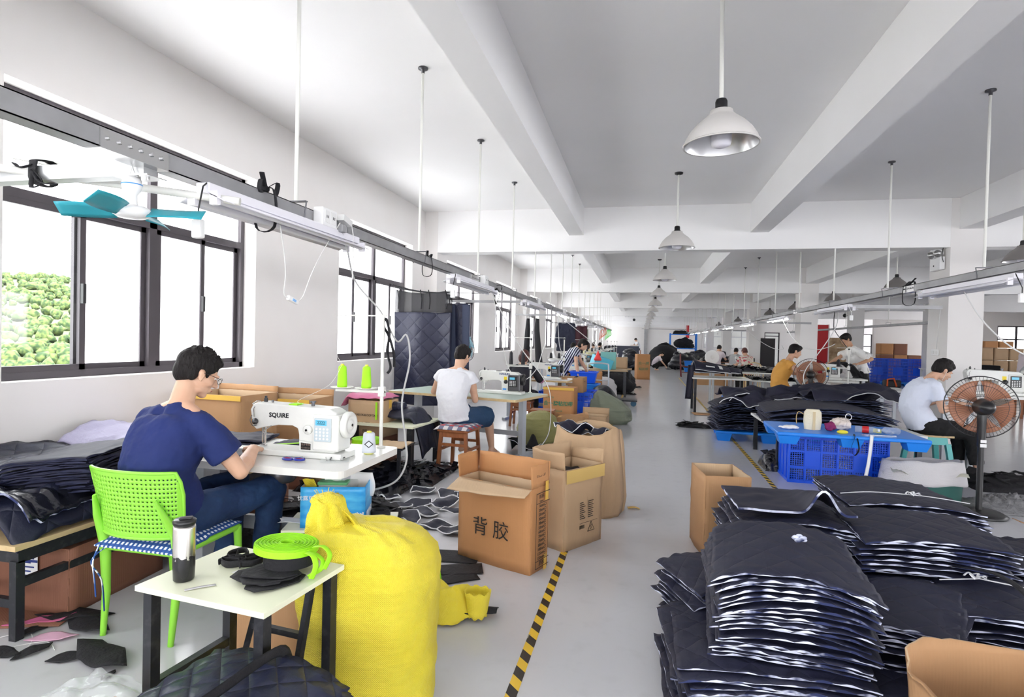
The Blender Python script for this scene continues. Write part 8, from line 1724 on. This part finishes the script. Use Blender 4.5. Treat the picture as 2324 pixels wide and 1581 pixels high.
# ---- goods on the left of the aisle, second half
crate('blue crate beneath the brown carton with two labels', (-1.32, 10.75, 0.0), R(-2), 0.98, 0.72, 0.52)
hy = carton('orange brown carton with big green characters left of the aisle', (-1.28, 9.35, 0.0), R(-4), 0.50, 0.34, 0.69, 'card_o', closed=True, seed=41)
boxprint(hy, 'f', 0.5, 0.34, 0.69, 0, 0.43, '合一牌粘扣带', 0.080, 'ink_g', bold=0.0015); boxprint(hy, 'f', 0.5, 0.34, 0.69, -0.14, 0.53, '优等产品', 0.035, 'ink_g'); boxprint(hy, 'f', 0.5, 0.34, 0.69, 0, 0.31, '中国名牌', 0.035, 'ink_g')
MB().bb(-0.252, 0.252, -0.182, -0.18, 0.65, 0.69).build('parcel_tape', 'tape_y', hy)
o = carton('brown carton with two white labels standing on the blue crate', (-1.22, 10.45, 0.525), R(-6), 0.46, 0.36, 0.27, 'card', seed=43); MB().bb(-0.05, 0.04, -0.1925, -0.191, 0.17, 0.25).bb(-0.14, -0.04, -0.1925, -0.191, 0.05, 0.12).build('white_label', 'paper', o)
heap('black cloth filling the carton with two labels', (-1.22, 10.45, 0.60), 0.20, 0.15, 0.22, 'blackf', 61, spikes=20)
tub('blue basket held by the woman in stripes', -1.20, 12.35, 0.56, 0.56, 0.40, 0.24, 'pblue'); tub('second blue basket under the one held by the woman in stripes', -1.16, 12.30, 0.30, 0.58, 0.42, 0.25, 'pblue2'); tag(MB().bb(-0.25, 0.25, -0.2, 0.2, 0, 0.298).build('low_block', 'blackm', loc=(-1.16, 12.3, 0), bevel=0.01), 'dark block under the two blue baskets', 'block')
c6 = octbox('open carton with a round rim and a taped inner box, left of the aisle', (-1.02, 8.55, 0.0), R(4), [(0, 0.26, 0.24), (0.2, 0.27, 0.25), (0.34, 0.28, 0.26)], 'card', 12)
tag(carton('small orange carton standing inside the round rimmed one', (-1.02, 8.5, 0.01), R(-6), 0.34, 0.26, 0.31, 'card_o', closed=True, seed=45, lidtape='tape_y'), None)
carton('open pale carton with one flap hanging out, beside the round rimmed one', (-0.70, 9.0, 0.0), R(-4), 0.42, 0.36, 0.30, 'card_l', seed=47, flaps=[('l', 150, 0.12, 0, 0), ('b', 10, 0.10, 0, 0)])
sack('olive green woven sack slumped beside the second sewing table', (-1.40, 7.95, 0.0), R(10), [(0, 0.20, 0.18, 0), (0.06, 0.27, 0.23, 0), (0.22, 0.29, 0.25, 0), (0.36, 0.24, 0.2, 0), (0.44, 0.12, 0.10, 0.03), (0.46, 0.03, 0.03, 0.05)], 'sack_g', 0.07, 4, 60, 40)
sack('big grey green sack leaning at the aisle edge', (-0.52, 10.4, 0.0), R(-15), [(0, 0.28, 0.22, 0), (0.08, 0.38, 0.28, 0), (0.25, 0.38, 0.27, 0), (0.40, 0.27, 0.20, -0.08), (0.50, 0.14, 0.12, -0.16), (0.56, 0.05, 0.06, -0.20)], 'sack_gg', 0.06, 6, 60, 40)
sack('white sack standing behind the hand cart', (-0.90, 14.6, 0.0), 0, [(0, 0.20, 0.2, 0), (0.1, 0.30, 0.26, 0), (0.35, 0.30, 0.26, 0), (0.50, 0.22, 0.2, 0), (0.56, 0.06, 0.06, 0)], 'sack_w', 0.06, 8, 40, 30)
scrap('black cloth with white edging on the floor in front of the olive sack', (-1.42, 7.30, 0.0), R(12), [(-0.25, -0.1), (0.1, -0.14), (0.25, 0.0), (0.1, 0.12), (-0.2, 0.1)], 'blackf', 0.006, 0.16, 71, cat='cloth', name='edged_panel', pipe=0.006)
drape('black_cloth', 'black plastic and cloth heaped behind the grey green sack', 'cloth', (-0.75, 11.6, 0.0), R(-20), 0.9, 0.8, lambda u, v: 0.55 * math.sin(PI * u) * math.sin(PI * v) ** 0.7 + 0.05 * N3(u * 5, v * 5) + 0.02, 'poly', 24, 24, 0.01)
o = empty('hand_cart', 'grey tubular hand cart with blue wheels at the aisle edge', 'cart', (-0.98, 13.4, 0)); m = MB(); m.tube(spline([(-0.24, 0, 0.12), (-0.24, 0, 0.82), (-0.18, 0, 0.93), (0.18, 0, 0.93), (0.24, 0, 0.82), (0.24, 0, 0.12)], 5), 0.018, 10); m.build('handle_frame', 'pedestal', o)
for z in (0.35, 0.55): MB().cyl((-0.24, 0, z), (0.24, 0, z), 0.012, 8).build('rung', 'pedestal', o)
MB().bb(-0.26, 0.90, -0.25, 0.25, 0.11, 0.14).build('platform', 'blackm', o)
for x in (-0.2, 0.82): MB().cyl((x, -0.2, 0.065), (x, -0.16, 0.065), 0.065, 18).build('wheel', pm('wheel_blue', (0.02, 0.12, 0.22), 0.4), o)
bigtable('folding table holding turquoise boxes left of the aisle', -0.95, 15.6, 0.70, 1.15, 0.8, 4, 'card_in', 'blackm')
M['turq'] = pm('turquoise_box', (0.10, 0.50, 0.66), 0.5); M['turq2'] = pm('pale_green_box', (0.22, 0.50, 0.46), 0.5)
o = tag(MB().box((0, 0, 0), (0.50, 0.36, 0.30), rot=Euler((R(8), R(16), R(24)))).build('fabric_box', 'turq', loc=(-1.05, 15.45, 0.88), bevel=0.01), 'tilted turquoise fabric box on the folding table', 'box')
tag(MB().bb(-0.2, 0.2, -0.12, 0.12, 0, 0.46).build('fabric_box', 'turq2', loc=(-0.88, 15.75, 0.702), bevel=0.01), 'upright pale green box behind the tilted turquoise one', 'box')
carton('grey brown carton on a low table beyond the turquoise boxes', (-0.75, 18.3, 0.62), 0, 0.62, 0.4, 0.34, 'card_l', closed=True, seed=53); bigtable('low table carrying the grey brown carton', -0.75, 18.3, 0.615, 0.9, 0.6, 0, 'card_in', 'blackm')
a_ = carton('tall orange brown carton with green print standing alone in the aisle', (0.02, 23.2, 0.0), R(12), 0.50, 0.46, 0.98, 'card_o', closed=True, seed=55); boxprint(a_, 'f', 0.5, 0.46, 0.98, 0.0, 0.62, '合一牌', 0.14, 'ink_g'); boxprint(a_, 'f', 0.5, 0.46, 0.98, 0.0, 0.40, '粘扣带', 0.12, 'ink_g')
carton('orange carton between the blue baskets and the cart', (-1.12, 13.9, 0), R(5), 0.4, 0.4, 0.72, 'card_o', closed=True, seed=57)
tag(MB().lathe([(0, 0.24), (0.01, 0.22), (0.05, 0.10), (0.09, 0.03), (0.07, 0.0), (0, 0.0)], 16).build('red_bag', pm('red_bag', (0.85, 0.05, 0.05), 0.5), loc=(-0.95, 12.8, 1.02), disp=(0.03, 0.05)), 'red plastic bag hanging behind the woman in stripes', 'bag')
tag(MB().lathe([(0, 1.08), (0.008, 1.06), (0.008, 0.26), (0.02, 0.22), (0.06, 0.12), (0.12, 0.04), (0.09, 0.0), (0, 0.0)], 18).build('white_bag', 'paper', loc=(-2.02, 13.3, 0.95), disp=(0.03, 0.06)), 'white plastic bag hanging by the black trousers', 'bag')
rn = random.Random(5)
M['thr_mix'] = pm('dark_cones', (0.02, 0.02, 0.03), 0.6)
for i in range(7):
    y = 14.6 + 3.1 * i; mt = 'sewing_machine'
    o = bigtable('%s pale machine table of the far left row, counting from the woman in stripes' % ORD[i], -1.95, y, 0.76, 1.3, 0.6)
    machine(mt, '%s white machine of the far left row, counting from the woman in stripes' % ORD[i], (-1.75, y, 0.782), 0, None, black=True, motor='dsteel', group='machines of the far left row')
    thread_stand('%s thread stand of the far left row, counting from the woman in stripes' % ORD[i], (-1.42, y + 0.2, 0.762), 0, 0.72, 'thr_k', ['left cone on the %s far left stand' % ORD[i], 'right cone on the %s far left stand' % ORD[i]], 2, 0.12, 0.27, 0.03, True, 'thread stands of the far left row')
for i, (x, y, a, sh, hr, lb) in enumerate(((-2.0, 16.9, 90, 'pinkw', 'hair', 'worker in pink with black hair in the far left row'), (-1.85, 19.9, 90, 'yel', 'hair_b', 'woman in yellow with long brown hair in the far left row'), (-1.9, 23.0, 90, 'wtee', 'hair_b', 'woman in white in the far left row'), (-2.0, 26.5, 60, 'greyt', 'hair', 'worker in grey in the far left row'), (-0.3, 44.0, -150, 'wtee', 'hair', 'person in white above the dark cabinet at the far end'))):
    sitter(lb, x, y, R(a), sh, hr, 0.5 if i < 4 else 0.85, hl=0.8 if 'long' in lb else 0)
tag(MB().bb(-1.2, 0.9, -0.4, 0.4, 0, 1.18).build('dark_cabinet', pm('dark_cabinet', (0.03, 0.035, 0.06), 0.4), loc=(-1.1, 38.0, 0), bevel=0.02), 'long dark cabinet with a pale top at the far end of the hall', 'cabinet'); tag(MB().bb(-1.2, 0.9, -0.42, 0.42, 0, 0.04).build('pale_top', 'pvc', loc=(-1.1, 38.0, 1.182)), 'pale board lying on the long dark cabinet', 'board')
struct('trim_end_pillar', MB().bb(0.15, 0.45, YE - 0.5, YE, 0, ZC - 0.01), 'rail')
for i, (c_, x, y, lb) in enumerate((((0.15, 0.75, 0.15), -1.76, 30.0, 'bright green netting hanging in the far left row'), ((0.75, 0.25, 0.15), -1.76, 26.0, 'orange red ribbons hanging in the far left row'))):
    m = MB()
    for k in range(8): m.tube(spline([(0.02 * k, 0, 0), (0.04 * k - 0.1, 0.02 * k, -0.25), (0.03 * k - 0.12, 0, -0.55 + 0.03 * k)], 4), 0.012, 5)
    tag(m.build('hanging_ribbons', pm('ribbon', c_, 0.6), loc=(x, y, 2.05)), lb, 'ribbons')
finish_text()
